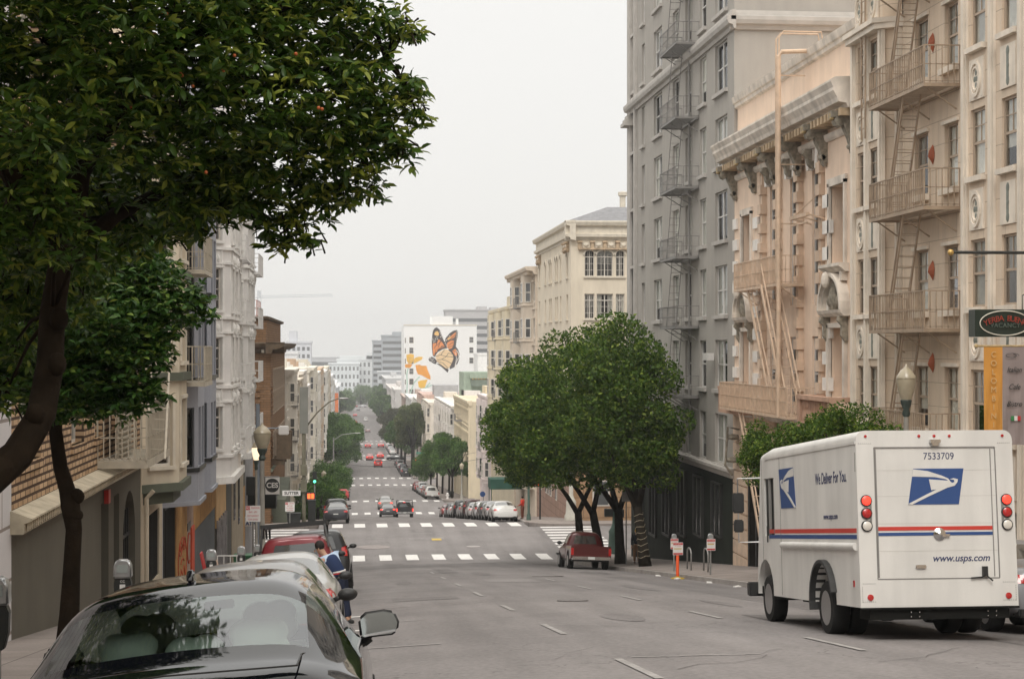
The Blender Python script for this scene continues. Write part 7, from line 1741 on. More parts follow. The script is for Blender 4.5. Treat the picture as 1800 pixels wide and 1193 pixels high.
# right side signals
def rsig(r, x, y, z):
    mb = MB(); mb.lathe([(.16, 0), (.14, .35), (.09, .5), (.08, 3.3)], (x, y, z), 12); mb.build('pole', M('green_cast_iron', (.05, .09, .07), rough=.6, var=.2), r, smooth=40); mb = MB(); mb.box(x+.16, x+.80, y-.3, y-.05, z+2.35, z+2.85); h_ = mb.build('pedestrian_signal', BLKI, r, bevel=.02)
    for xx in (.33, .61): mb = MB(); mb.box(x+xx-.10, x+xx+.10, y-.315, y-.3, z+2.44, z+2.77); mb.build('signal_face', HAND, h_)
pole_thing('signal_pole', 12.25, 117.2, 'dark green pole with a red lit pedestrian signal at the far right corner', 'signal pole', rsig)
pole_thing('plain_pole', 13.2, 118.6, 'thin dark pole right of the red pedestrian signal', 'pole', lambda r, x, y, z: MB().lathe([(.06, 0), (.05, 4.4)], (x, y, z), 10).build('pole', BLKI, r))
def fatbase(m_, h=3.2, top=True):
    def f(r, x, y, z):
        mb = MB(); mb.lathe([(.46, 0), (.46, .3), (.38, .45), (.34, 1.1), (.36, 1.25), (.22, 1.5), (.15, 1.7), (.12, h)], (x, y, z), 14); mb.build('base', m_, r, smooth=40)
        if top:
            mb = MB(); mb.box(x-.62, x-.12, y-.2, y+.05, z+2.1, z+2.55); mb.box(x+.12, x+.5, y-.2, y+.2, z+2.05, z+2.5); mb.build('signal_box', BLKI, r, bevel=.02)
    return f
pole_thing('signal_pole', 14.9, 95.6, 'fat green cast iron signal base behind the red pickup, near right corner', 'signal pole', fatbase(M('green_cast_iron')))
pole_thing('street_lamp', 15.1, 116.4, 'pale concrete lamp base at the far right corner, seen between ficus trunks', 'street lamp', fatbase(M('pale_concrete_base', (.5, .48, .42), rough=.85, var=.1), 7.0, False))
pole_thing('news_box', 12.5, 92.5, 'small red newspaper box by the ficus trunks', 'news box', lambda r, x, y, z: (MB().box(x-.22, x+.22, y-.2, y+.2, z+.35, z+1.05).build('box', SGNR, r, bevel=.02), MB().box(x-.18, x+.18, y-.16, y+.16, z, z+.35).build('stand', BLKI, r)))
pole_thing('thin_sign_pole', 12.6, 77.5, 'thin grey sign pole between two ficus trunks', 'pole', lambda r, x, y, z: (MB().lathe([(.03, 0), (.03, 3.6)], (x, y, z), 8).build('pole', GALV, r), MB().box(x-.2, x+.2, y-.03, y-.01, z+2.9, z+3.4).build('sign_panel', GALV, r)))
def hyd(r, x, y, z): mb = MB(); mb.lathe([(.2, 0), (.2, .08), (.14, .1), (.13, .55), (.17, .6), (.15, .7), (.05, .8)], (x, y, z), 12); mb.box(x-.24, x+.24, y-.06, y+.06, z+.38, z+.5); mb.build('hydrant_body', SGNW, r, smooth=40)
pole_thing('fire_hydrant', 12.5, 220.5, 'white fire hydrant past the second cross street, right', 'hydrant', hyd)
pole_thing('post_box', 13.2, 226, 'dark rounded bin between the white pickup and the trees, right', 'bin', bins)
pole_thing('round_sign', 14.4, 185, 'round blue sign on a thin pole beyond the green awning', 'sign', lambda r, x, y, z: (MB().lathe([(.03, 0), (.03, 2.6)], (x, y, z), 8).build('pole', BLKI, r), MB().lathe([(.30, 0), (.30, -.03)], (x-.1, y-.04, z+2.3), 20, 'y').build('disc', TBL, r)))
pole_thing('street_name_pole', 12.8, 320, 'pole with green street name sign at the third cross street', 'sign', lambda r, x, y, z: (MB().lathe([(.08, 0), (.06, 6)], (x, y, z), 8).build('pole', GALV, r), MB().box(x-.5, x+1.3, y-.05, y, z+4.6, z+5.0).build('sign_panel', M('green_sign', (.04, .2, .14), rough=.5), r)))
for k, (x, y, l) in enumerate([(12.4, 428, 'red traffic light at the fourth cross street, right'), (12.4, 322, 'red traffic light on a pole at the third cross street, right'), (13.4, 323.5, 'second red light lower down at the third cross street, right')]):
    def sg(r, x, y, z, k=k): mb = MB(); mb.lathe([(.1, 0), (.08, 4.0)], (x, y, z), 8); mb.build('pole', GALV, r); mb = MB(); mb.box(x-.25, x+.25, y-.15, y+.15, z+2.6-.6*(k == 2), z+3.9-.6*(k == 2)); h_ = mb.build('signal_head', BLKI, r); mb = MB(); mb.lathe([(.24, 0), (.22, -.06), (.02, -.1)], (x, y-.15, z+3.5-.6*(k == 2)), 12, 'y'); mb.build('red_lamp', HAND, h_)
    pole_thing('traffic_signal', x, y, l, 'traffic light', sg, 'far red traffic lights')
def arm(r, x, y, z): mb = MB(); mb.lathe([(.14, 0), (.1, 8.5)], (x, y, z), 8); mb.tube([(x, y, z+8), (x+1.5, y, z+9), (x+4, y, z+9.3)], .07, 6); mb.build('pole', GALV, r); mb = MB(); mb.ball((x+4.3, y, z+9.25), (.6, .2, .12)); mb.build('lamp_head', GALV, r)
pole_thing('street_lamp', -3.0, 306, 'grey street lamp with a curved arm in front of the second group of left trees', 'street lamp', arm)
# pavement clutter left
def gbin(r, x, y, z): mb = MB(); mb.prism([(-.26, .08), (.26, .08), (.32, 1.0), (-.32, 1.0)], lambda a, b, t: (x+a, y-.3+.6*t, z+b)); mb.box(x-.34, x+.34, y-.34, y+.34, z+1.0, z+1.07); mb.build('bin_body', M('green_plastic', (.03, .14, .06), rough=.5), r, bevel=.02); mb = MB(); [mb.lathe([(.1, -.03), (.1, .03)], (x+s*.24, y+.25, z+.1), 12, 'x') for s in (-1, 1)]; mb.build('wheel', BLKI, r)
pole_thing('wheelie_bin', -3.35, 54.6, 'green wheelie bin on the left pavement behind a parking meter', 'bin', gbin)
for k, (x, y, w_, h, m_, l) in enumerate([(-3.5, 44, .5, 1.0, M('pale_board', (.56, .42, .33), rough=.8), 'pale board leaning outermost by the boarded shop'), (-3.85, 44.4, .25, 1.2, SGNR, 'red board leaning behind the pale one'), (-3.65, 45.2, .6, .95, M('wood_board', (.42, .28, .17), rough=.8), 'brown wooden board leaning in the middle of the pile')]):
    z = gz(x, y); mb = MB(); mb.prism([(0, 0), (.04, 0), (-.26+.04, h), (-.26, h)], lambda a, b, t: (x+a+.25, y+w_*t*2, z+b)); o = mb.build('leaning_board', m_); tag(o, l, 'board', 'boards leaning on the left pavement')
pole_thing('wire_railing', -3.4, 48.5, 'small white railing behind the green bin', 'railing', lambda r, x, y, z: (lambda mb: (railing(mb, (x-.5, y, z), (x+.4, y, z), 1.1, .16), mb.build('rail', SGNW, r)))(MB()))
# litter along the right gutter
random.seed(3)
for i, l in enumerate(['white paper scrap in the gutter nearest the truck', 'crumpled cup left of the first scrap', 'flattened carton in the middle of the litter trail', 'small paper scrap farthest along the litter trail']):
    x, y = 11.35+.15*(i % 2), 49.5+i*4.6; z = road(x, y)+.01; a = random.random()*3; mb = MB(); mb.prism([(-.14, -.06), (.1, -.09), (.15, .05), (-.06, .1)], lambda p, q, t: (x+p*math.cos(a)-q*math.sin(a), y+p*math.sin(a)+q*math.cos(a), z+.03*t+.05*abs(p))); tag(mb.build('litter', SGNW), l, 'litter', 'litter in the right gutter')
# hotel signs at the right edge
r = empty('vacancy_sign', (WR, 36.6, 0), 'dark projecting hotel sign with a white neon oval and red letters', 'sign'); D = 36.4
def xr(px, D): return (px-VX)/F_PX*D
z0, z1 = (HY-592)/F_PX*D, (HY-544)/F_PX*D; mb = MB(); mb.box(xr(1703, D), 15.35, 36.1, 36.5, z0, z1); s_ = mb.build('sign_box', M('sign_dark_green', (.018, .03, .022), rough=.35, var=.1), r, bevel=.01)
cx, cz = xr(1756, D), (z0+z1)/2; mb = MB(); mb.tube([(cx+.55*math.cos(t*math.pi/20), 36.07, cz+.26*math.sin(t*math.pi/20)) for t in range(41)], .011, 6); mb.build('neon_oval', M('neon_white', (.75, .72, .62), rough=.3, var=0), s_)
for k, ch in enumerate('YERBA BUENA'): t = (k-5)/5.0; text_mesh('neon_lettering', ch, .17, M('neon_red', (.34, .05, .03), rough=.4, var=0), s_, (cx+t*.42, 36.06, cz+.10-.05*t*t*2), (R(90), R(t*18), 0), ext=.006) if ch != ' ' else None
text_mesh('neon_lettering', 'VACANCY', .13, M('neon_dim', (.10, .13, .11), rough=.4, var=0), s_, (cx, 36.06, cz-.05), (R(90), 0, 0), ext=.006, space=1.1)
mb = MB(); [mb.tube([(x_, 36.3, z1), (x_, 36.3, z1+.3), (15.3, 36.3, z1+.9)], .012, 5) for x_ in (14.3,)]; mb.build('stay', BLKI, s_)
r = empty('flag_pole', (WR, 37, 2.08), 'bare dark horizontal flag pole with a gold ball tip above the hotel sign', 'flag pole'); D = 37.0; zp = (HY-443)/F_PX*D; xa = xr(1673, D)
mb = MB(); mb.tube([(xa, 36.8, zp), (15.3, 36.8, zp+.0)], .035, 8); mb.build('pole', BLKI, r); mb = MB(); mb.ball((xa-.04, 36.8, zp), .07, 12, 8); mb.build('ball_finial', M('gold_paint', (.55, .36, .12), rough=.4, metal=.5), r, smooth=True)
r = empty('restaurant_banner', (WR, 35.5, 0), 'orange and grey hanging banner with cafe lettering and small tricolour flag', 'banner'); D = 35.8; z1 = (HY-608)/F_PX*D; z0 = (HY-750)/F_PX*D; xa, xb, xc = xr(1727, D), xr(1761, D), xr(1793, D); Y = 35.6
mb = MB(); mb.tube([(xa-.14, Y, z1), (15.35, Y, z1)], .022, 8); mb.ball((xa-.16, Y, z1), .045, 10, 6); mb.build('pole', GOLD, r)
def cloth(x0, x1, z0, z1, m_, nm):
    mb = MB(); n = 8; k = 12; W = lambda i, j: (x0+(x1-x0)*i/n, Y-.01+.02*math.sin(i*1.3+j*.5)*(j/k), z1+(z0-z1)*j/k)
    for i in range(n):
        for j in range(k): mb.quad(W(i, j), W(i+1, j), W(i+1, j+1), W(i, j+1))
    return mb.build(nm, m_, r, smooth=True)
ca = cloth(xa, xb, z0-.3, z1, M('orange_cloth', (.60, .29, .07), rough=.9, var=.08), 'orange_cloth'); cb = cloth(xb, xc+.14, z0-.38, z1, M('grey_cloth', (.30, .25, .24), rough=.9, var=.08), 'grey_cloth')
for k, ch in enumerate('COLOMBINI'): text_mesh('lettering', ch, .17, M('pale_orange', (.62, .42, .20), rough=.9, var=0), ca, ((xa+xb)/2, Y-.045, z1-.18-.185*k), (R(90), 0, 0), ext=.003)
for k, t in enumerate(('Italian', 'Cafe', 'Bistro')): text_mesh('lettering', t, .16, BLKI, cb, ((xb+xc)/2+.05, Y-.045, z1-.50-.36*k), (R(90), 0, 0), ext=.003, shear=.35, sx=.85)
mb = MB(); mb.tube([((xb+xc)/2+.16*math.cos(t*.5)*(1-.03*t), Y-.045, z1-.2+.05*math.sin(t*.5)*(1-.02*t)) for t in range(16)], .006, 5); mb.build('cup_mark', BLKI, cb)
for k, m_ in enumerate((M('flag_green', (.05, .22, .08), var=0), SGNW, SGNR)): mb = MB(); mb.box((xb+xc)/2-.02+.07*k, (xb+xc)/2+.05+.07*k, Y-.05, Y-.042, z1-1.57, z1-1.47); mb.build('flag_stripe', m_, cb)

for q in bpy.data.objects:
    if q.name in ('vacancy_sign', 'flag_pole', 'restaurant_banner'): q.location.y -= {'vacancy_sign': 1.0, 'flag_pole': .75, 'restaurant_banner': .8}[q.name]
# ================= people =================
def skin_mesh(name, pts, edges, rad, mat, parent, sub=2, root=0):
    me = bpy.data.meshes.new('sk'); me.from_pydata(pts, edges, []); o = bpy.data.objects.new('sk', me); COL.objects.link(o)
    m1 = o.modifiers.new('s', 'SKIN'); m1.use_smooth_shade = True
    if not me.skin_vertices: 
        bpy.context.view_layer.objects.active = o; bpy.ops.mesh.customdata_skin_add()
    for i, r_ in enumerate(rad): me.skin_vertices[0].data[i].radius = (r_, r_) if not isinstance(r_, tuple) else r_; me.skin_vertices[0].data[i].use_root = (i == root)
    m2 = o.modifiers.new('u', 'SUBSURF'); m2.levels = sub; m2.render_levels = sub
    bpy.context.view_layer.update(); ev = bpy.data.meshes.new_from_object(o.evaluated_get(bpy.context.evaluated_depsgraph_get())); bpy.data.objects.remove(o)
    ev.materials.clear(); ev.materials.append(mat); ev.polygons.foreach_set('use_smooth', [True]*len(ev.polygons)); ev.polygons.foreach_set('material_index', [0]*len(ev.polygons))
    q = bpy.data.objects.new(name, ev); COL.objects.link(q); q.parent = parent; ORG[q.name] = Vector((0, 0, 0)); return q
SKIN = M('skin_warm', (.42, .24, .16), rough=.6, var=.05); HAIR = M('dark_hair', (.02, .016, .014), rough=.7); NAVYC = M('navy_cloth', (.03, .045, .10), rough=.9, var=.1); SHIRT = M('light_blue_shirt', (.42, .52, .66), rough=.9, var=.08); SHOE = M('black_shoe', (.02, .02, .02), rough=.6)
def person(label, J, shirt, vest, legs, shorts=False, cap=None, longsleeve=False, thing_cat='person', stripe=None):
    """J: joints in the figure's own frame, feet near origin, facing +y"""
    r = bpy.data.objects.new('person', None); COL.objects.link(r); ORG[r.name] = Vector((0, 0, 0)); tag(r, label, 'person')
    Jv = {k: Vector(v) for k, v in J.items()}
    order = ['pelvis', 'waist', 'chest', 'neck', 'head', 'top', 'shL', 'elL', 'wrL', 'shR', 'elR', 'wrR', 'hipL', 'knL', 'anL', 'toL', 'hipR', 'knR', 'anR', 'toR']
    rad = dict(pelvis=.10, waist=.09, chest=.10, neck=.05, head=.088, top=.07, shL=.05, elL=.042, wrL=.028, shR=.05, elR=.042, wrR=.028, hipL=.07, knL=.058, anL=.038, toL=.032, hipR=.07, knR=.058, anR=.038, toR=.032)
    E_s = [('pelvis', 'waist'), ('waist', 'chest'), ('chest', 'neck'), ('neck', 'head'), ('head', 'top'), ('chest', 'shL'), ('shL', 'elL'), ('elL', 'wrL'), ('chest', 'shR'), ('shR', 'elR'), ('elR', 'wrR'), ('pelvis', 'hipL'), ('hipL', 'knL'), ('knL', 'anL'), ('anL', 'toL'), ('pelvis', 'hipR'), ('hipR', 'knR'), ('knR', 'anR'), ('anR', 'toR')]
    pts = [Jv[k] for k in order]; rr = [rad[k] for k in order]; idx = {k: i for i, k in enumerate(order)}; ed = [(idx[a], idx[b]) for a, b in E_s]
    # hands: palm and five fingers on each arm, as chains of the same body
    for s in ('L', 'R'):
        w_, e_ = Jv['wr'+s], Jv['el'+s]; d = (w_-e_).normalized(); sd = d.cross(Vector((0, 0, 1))).normalized() if abs(d.z) < .95 else Vector((1, 0, 0)); up = sd.cross(d)
        pi = len(pts); pts.append(w_+d*.05); rr.append((.022, .034)); ed.append((idx['wr'+s], pi))
        for k, (o_, ln) in enumerate([(-.030, .06), (-.010, .075), (.010, .07), (.030, .055)]):
            a = len(pts); pts += [w_+d*.095+sd*o_, w_+d*(.095+ln*.5)+sd*o_*1.1-up*.008, w_+d*(.09+ln*.85)+sd*o_*1.1-up*.03]; rr += [.010, .009, .008]; ed += [(pi, a), (a, a+1), (a+1, a+2)]
        a = len(pts); pts += [w_+d*.05+sd*(-.045), w_+d*.085+sd*(-.055)-up*.01]; rr += [.011, .009]; ed += [(pi, a), (a, a+1)]
    body = skin_mesh('body', pts, ed, rr, SKIN, r)
    def cl(name, ks, es, rads, mat, par=None, shrink=None): return skin_mesh(name, [Jv[k] if isinstance(k, str) else Vector(k) for k in ks], es, rads, mat, r)
    mid = lambda a, b, t: Jv[a].lerp(Jv[b], t)
    sl = .98 if longsleeve else .62
    cl('shirt', [mid('pelvis', 'waist', .1), 'waist', 'chest', mid('chest', 'neck', .55), 'shL', mid('shL', 'elL', .95) if longsleeve else mid('shL', 'elL', .7), 'shR', mid('shR', 'elR', .95) if longsleeve else mid('shR', 'elR', .7)]+([mid('elL', 'wrL', .9), mid('elR', 'wrR', .9)] if longsleeve else []), [(0, 1), (1, 2), (2, 3), (2, 4), (4, 5), (2, 6), (6, 7)]+([(5, 8), (7, 9)] if longsleeve else []), [.150, .140, .165, .085, .095, .068, .095, .068]+([.042, .042] if longsleeve else []), shirt)
    if vest: cl('vest', [mid('pelvis', 'waist', .0), 'waist', 'chest', mid('chest', 'neck', .6)], [(0, 1), (1, 2), (2, 3)], [.175, .170, .205, .15], vest)
    if stripe:
        c = mid('pelvis', 'waist', .75)
        for k, m_ in enumerate(stripe): mb = MB(); T = Matrix.Translation(c+Vector((0, 0, .03*k))); mb.lathe([(.148, 0), (.160, .004), (.160, .026), (.148, .03)], (0, 0, 0), 20, T=T @ Matrix.Diagonal((1.02, 1.02, 1, 1))); mb.build('vest_stripe', m_, r)
    lk = .55 if shorts else .93
    for s in 'LR':
        ks = [mid('pelvis', 'waist', .2), 'hip'+s, 'kn'+s] if not shorts else ['pelvis', 'hip'+s, mid('hip'+s, 'kn'+s, .9)]
        rd = [.155, .118, .082]; es = [(0, 1), (1, 2)]
        if not shorts: ks.append(mid('kn'+s, 'an'+s, .93)); rd.append(.058); es.append((2, 3))
        cl('shorts_leg' if shorts else 'trouser_leg', ks, es, rd, legs)
        an, to = Jv['an'+s], Jv['to'+s]; cl('shoe', [an+Vector((0, 0, -.02))-(to-an)*.15, an.lerp(to, .5), to], [(0, 1), (1, 2)], [.048, .045, .040], SHOE)
    h, t = Jv['head'], Jv['top']; ax = (t-h).normalized(); fw = Vector(J.get('face', (0, 1, 0))).normalized(); sd = fw.cross(ax).normalized(); c = h.lerp(t, .45)
    mb = MB(); T = Matrix.Translation(c+ax*.035-fw*.022) @ Matrix([(*sd, 0), (*fw, 0), (*ax, 0), (0, 0, 0, 1)]).transposed().to_4x4() if False else Matrix.Translation(c+ax*.03-fw*.025)
    mb.ball((0, 0, 0), (.092, .098, .10), 14, 10, T=T); hr = mb.build('hair', HAIR if not cap else cap, r, smooth=True)
    if cap: mb = MB(); mb.ball(c+ax*.05+fw*.09, (.07, .09, .015), 12, 6); mb.build('cap_peak', cap, hr, smooth=True)
    mb = MB(); mb.ball(c+fw*.10-ax*.03, (.014, .022, .022), 8, 6); [mb.ball(c+sd*s*.088-ax*.02, (.012, .018, .028), 8, 6) for s in (-1, 1)]; mb.build('face_feature', SKIN, r, smooth=True)
    mb = MB(); [mb.ball(c+fw*.088+sd*s*.033-ax*.005, (.010, .006, .007), 8, 6) for s in (-1, 1)]; mb.ball(c+fw*.092-ax*.075, (.022, .006, .005), 8, 6); mb.build('eyes_and_mouth', HAIR, r)
    return r
def stand(h=1.0, **kw):
    J = dict(pelvis=(0, 0, .95), waist=(0, 0, 1.08), chest=(0, 0, 1.32), neck=(0, 0, 1.48), head=(0, .02, 1.56), top=(0, .02, 1.68), shL=(-.18, 0, 1.42), elL=(-.23, -.02, 1.14), wrL=(-.24, .05, .90), shR=(.18, 0, 1.42), elR=(.23, -.02, 1.14), wrR=(.24, .05, .90), hipL=(-.09, 0, .88), knL=(-.10, .02, .48), anL=(-.10, -.02, .09), toL=(-.11, .14, .04), hipR=(.09, 0, .88), knR=(.10, .02, .48), anR=(.10, -.02, .09), toR=(.11, .14, .04))
    J.update(kw); return J
P1 = person('postal worker in navy vest and light blue shirt leaning in beside the silver coupe',
  stand(pelvis=(-.02, 0, .86), waist=(-.06, .02, .99), chest=(-.17, .06, 1.20), neck=(-.25, .10, 1.35), head=(-.31, .13, 1.42), top=(-.34, .13, 1.54), shL=(-.30, -.08, 1.26), elL=(-.36, -.02, .98), wrL=(-.47, .10, 1.12), shR=(-.06, .18, 1.28), elR=(-.14, .30, 1.03), wrR=(-.36, .34, 1.12), hipL=(-.05, -.08, .80), knL=(.04, -.10, .44), anL=(.02, -.26, .12), toL=(.14, -.20, .04), hipR=(.03, .08, .80), knR=(.02, .12, .42), anR=(.06, .06, .09), toR=(-.06, .14, .04), face=(-1, .15, -.3)),
  SHIRT, NAVYC, M('dark_navy_trousers', (.02, .025, .045), rough=.9), stripe=(SGNR, SGNW), longsleeve=False)
P1.location = (-.06, 32.0, road(-.06, 32.0)); P1.rotation_euler = (0, R(-8), 0)
mb = MB(); q = P1.location; mb.box(q.x-.86, q.x-.58, q.y+.0, q.y+.35, q.z+1.04, q.z+1.16); o = mb.build('parcel', M('brown_parcel', (.33, .24, .16), rough=.8)); tag(o, 'brown parcel held by the leaning postal worker', 'parcel')
P2 = person('pedestrian with a yellow cap and dark jacket standing between two ficus trunks', stand(), M('dark_jacket', (.03, .035, .045), rough=.9), None, M('tan_trousers', (.25, .15, .09), rough=.9), cap=M('yellow_cap', (.55, .36, .03), rough=.8), longsleeve=True)
P2.location = (13.2, 78.2, gz(13.2, 78.2)); P2.rotation_euler = (0, 0, R(170)); P2.scale = (.93,)*3
P3 = person('person in a red jacket standing behind the white sedan beyond the crossing', stand(wrL=(-.1, .3, 1.0), wrR=(.12, .3, 1.0)), M('red_jacket', (.55, .05, .03), rough=.8), None, M('brown_trousers', (.16, .06, .04), rough=.9), longsleeve=True)
P3.location = (12.15, 120.5, gz(12.15, 120.5)); P3.rotation_euler = (0, 0, R(60)); P3.scale = (.95,)*3
# ================= trees =================
BARK = M('dark_bark', (.020, .014, .009), rough=.95, var=.3, vs=5, bump=.8, bs=14); BARKG = M('ficus_bark', (.026, .021, .015), rough=.95, var=.3, vs=4, bump=.8, bs=10)
rng = np.random.default_rng(11)
def leaves(name, mat, C, S, parent=None, nrm=None, aspect=.38, rosette=0, droop=.25, fold=.18):
    """C (n,3) leaf centres, S leaf lengths; each leaf a folded pointed blade of four faces"""
    n = len(C); th = rng.uniform(0, 2*np.pi, n); ph = rng.normal(-droop, .55, n)
    if rosette:
        g = np.repeat(np.arange((n+rosette-1)//rosette), rosette)[:n]; base = C[g*rosette]; C = base+rng.normal(0, .008, (n, 3)); k = np.arange(n) % rosette
        th = k*2.4+rng.uniform(0, 6.28, n//rosette+1)[g]; tilt = rng.normal(.25, .35, n//rosette+1)[g]; ph = tilt-k*.12+rng.normal(0, .18, n)
    d = np.stack([np.cos(th)*np.cos(ph), np.sin(th)*np.cos(ph), np.sin(ph)], 1)
    up = np.stack([-np.cos(th)*np.sin(ph), -np.sin(th)*np.sin(ph), np.cos(ph)], 1)
    roll = rng.normal(0, .6, n); sd = np.cross(d, up); sd2 = sd*np.cos(roll)[:, None]+up*np.sin(roll)[:, None]; up2 = np.cross(sd2, d)
    L_ = S[:, None]; Wd = L_*aspect/2
    b = C+d*L_*.06; m1 = C+d*L_*.45; m2 = C+d*L_*.75; t = C+d*L_-up2*L_*.08
    V = np.stack([b, m1+sd2*Wd+up2*Wd*fold*2, m1-up2*0, m1-sd2*Wd+up2*Wd*fold*2, m2+sd2*Wd*.85+up2*Wd*fold*1.5, m2, m2-sd2*Wd*.85+up2*Wd*fold*1.5, t], 1).reshape(-1, 3)
    f = np.array([[0, 2, 1, 1], [0, 3, 2, 2]])
    tri = np.array([[0, 2, 1], [0, 3, 2], [4, 5, 7], [5, 6, 7]]); quad = np.array([[1, 2, 5, 4], [2, 3, 6, 5]])
    off = (np.arange(n)*8)[:, None, None]; T_ = (tri[None]+off).reshape(-1); Q_ = (quad[None]+off).reshape(-1)
    me = bpy.data.meshes.new(name); o_ = org(parent) if parent else Vector((0, 0, 0))
    V = V-np.array([o_.x, o_.y, o_.z]); me.vertices.add(len(V)); me.vertices.foreach_set('co', V.astype(np.float32).ravel())
    nl = len(T_)+len(Q_); me.loops.add(nl); me.loops.foreach_set('vertex_index', np.concatenate([T_, Q_]).astype(np.int32))
    nt_, nq = len(T_)//3, len(Q_)//4; me.polygons.add(nt_+nq)
    st = np.concatenate([np.arange(nt_)*3, nt_*3+np.arange(nq)*4]).astype(np.int32); me.polygons.foreach_set('loop_start', st)
    me.update(calc_edges=True); me.validate(); me.materials.append(mat)
    o = bpy.data.objects.new(name, me); COL.objects.link(o); o.parent = parent; ORG[o.name] = o_.copy(); return o
def simple_leaves(name, mat, C, S, parent=None, flat=False):
    """two-face leaf tufts for trees seen small"""
    n = len(C); a = rng.normal(0, 1, (n, 3)); a /= np.linalg.norm(a, axis=1)[:, None]; b = np.cross(a, rng.normal(0, 1, (n, 3))); b /= np.linalg.norm(b, axis=1)[:, None]
    L_ = S[:, None]; V = np.stack([C-a*L_*.5, C+b*L_*.26+a*L_*.05, C+a*L_*.5, C-b*L_*.26+a*L_*.05], 1).reshape(-1, 3)
    o_ = org(parent) if parent else Vector((0, 0, 0)); V = V-np.array([o_.x, o_.y, o_.z])
    me = bpy.data.meshes.new(name); me.vertices.add(len(V)); me.vertices.foreach_set('co', V.astype(np.float32).ravel()); me.loops.add(n*4); me.loops.foreach_set('vertex_index', np.arange(n*4, dtype=np.int32))
    me.polygons.add(n); me.polygons.foreach_set('loop_start', (np.arange(n)*4).astype(np.int32)); me.update(calc_edges=True); me.materials.append(mat)
    o = bpy.data.objects.new(name, me); COL.objects.link(o); o.parent = parent; ORG[o.name] = o_.copy(); return o
def in_clumps(cl, n, shell=.55, sq=1.0):
    """points in the outer part of ellipsoid clumps (centre, radius tuple), by volume share"""
    w_ = np.array([r[0]*r[1]*r[2] for c, r in cl])**.75; w_ /= w_.sum(); out_ = []
    for (c, r), k in zip(cl, (w_*n).astype(int)+1):
        v = rng.normal(0, 1, (k, 3)); v /= np.linalg.norm(v, axis=1)[:, None]; rad = rng.uniform(shell**3, 1, k)**(1/3); rad *= 1+.12*rng.normal(0, 1, k)*.6
        out_.append(np.array(c)+v*rad[:, None]*np.array(r))
    return np.concatenate(out_)
def limb(mb, pts, r0, r1, n=10, jit=.0):
    k = len(pts); mb.tube(pts, [r0+(r1-r0)*i/(k-1) for i in range(k)], n)
LEAFM = leafmat('magnolia_leaf', (.028, .066, .009), (.064, .124, .014), (.28, .32, .05), .40, .34); LEAFM2 = leafmat('magnolia_leaf_far', (.020, .058, .010), (.044, .108, .016), (.17, .24, .04), .45, .3)
LEAFF = leafmat('ficus_leaf', (.030, .072, .007), (.078, .145, .014), (.21, .27, .04), .6, .3); LEAFS = leafmat('street_tree_leaf', (.042, .100, .018), (.080, .165, .030), (.17, .27, .06), .6, .35); LEAFY = leafmat('pale_tree_leaf', (.08, .11, .04), (.13, .16, .06), (.22, .24, .10), .6, .35); LEAFR = leafmat('brown_green_leaf', (.06, .07, .04), (.085, .09, .05), (.12, .12, .07), .7, .3)
# --- nearest tree, leaning in from the left ---
T1 = empty('street_tree', (-3.2, 8.6, gz(-3.2, 8.6)), 'large dark leaved tree whose curved trunk arches over the parking meter by the black sedan', 'tree', 'broadleaf trees on the left pavement')
mb = MB(); b0 = Vector((-3.3, 8.4, gz(-3.2, 8.4)-.1))
tr = [b0, Vector((-3.25, 8.5, -1.9)), P(-30, 850, 9.2), P(30, 800, 9.4), P(72, 730, 9.6), P(88, 640, 9.9), P(92, 550, 10.1), P(105, 470, 10.3), P(125, 390, 10.5)]
mb.tube(tr, [.13, .12, .10, .09, .082, .078, .074, .07, .066], 14)
for i_, (a_, b_) in enumerate(((72, 730), (88, 640), (40, 790), (92, 560), (20, 808))): mb.ball(P(a_+(12 if i_ % 2 else -10), b_, 9.5+.15*i_), (.055, .06, .07), 9, 6)
brs = []
def br(pts, r0, r1): limb(mb, pts, r0, r1, 8); brs.append(pts)
top = tr[-1]
br([top, P(140, 300, 10.6), P(200, 200, 10.4), P(300, 80, 10.2), P(330, -80, 10.0)], .085, .03)
br([top, P(60, 330, 10.2), P(-40, 260, 9.8), P(-200, 150, 9.6)], .08, .03)
br([tr[-2], P(200, 380, 10.8), P(320, 320, 11.0), P(450, 270, 11.2), P(600, 210, 11.3)], .06, .018)
br([P(200, 200, 10.4), P(380, 180, 10.8), P(520, 130, 11.0), P(680, 110, 11.0)], .045, .012)
br([P(300, 80, 10.2), P(480, 20, 10.6), P(640, -40, 10.6)], .04, .012)
br([P(320, 320, 11.0), P(420, 350, 11.2), P(500, 400, 11.3)], .025, .008)
br([P(140, 300, 10.6), P(120, 160, 11.6), P(60, 20, 12.2)], .05, .02)
mbT = mb
CL = []      # clumps: px, py, radius px, depth
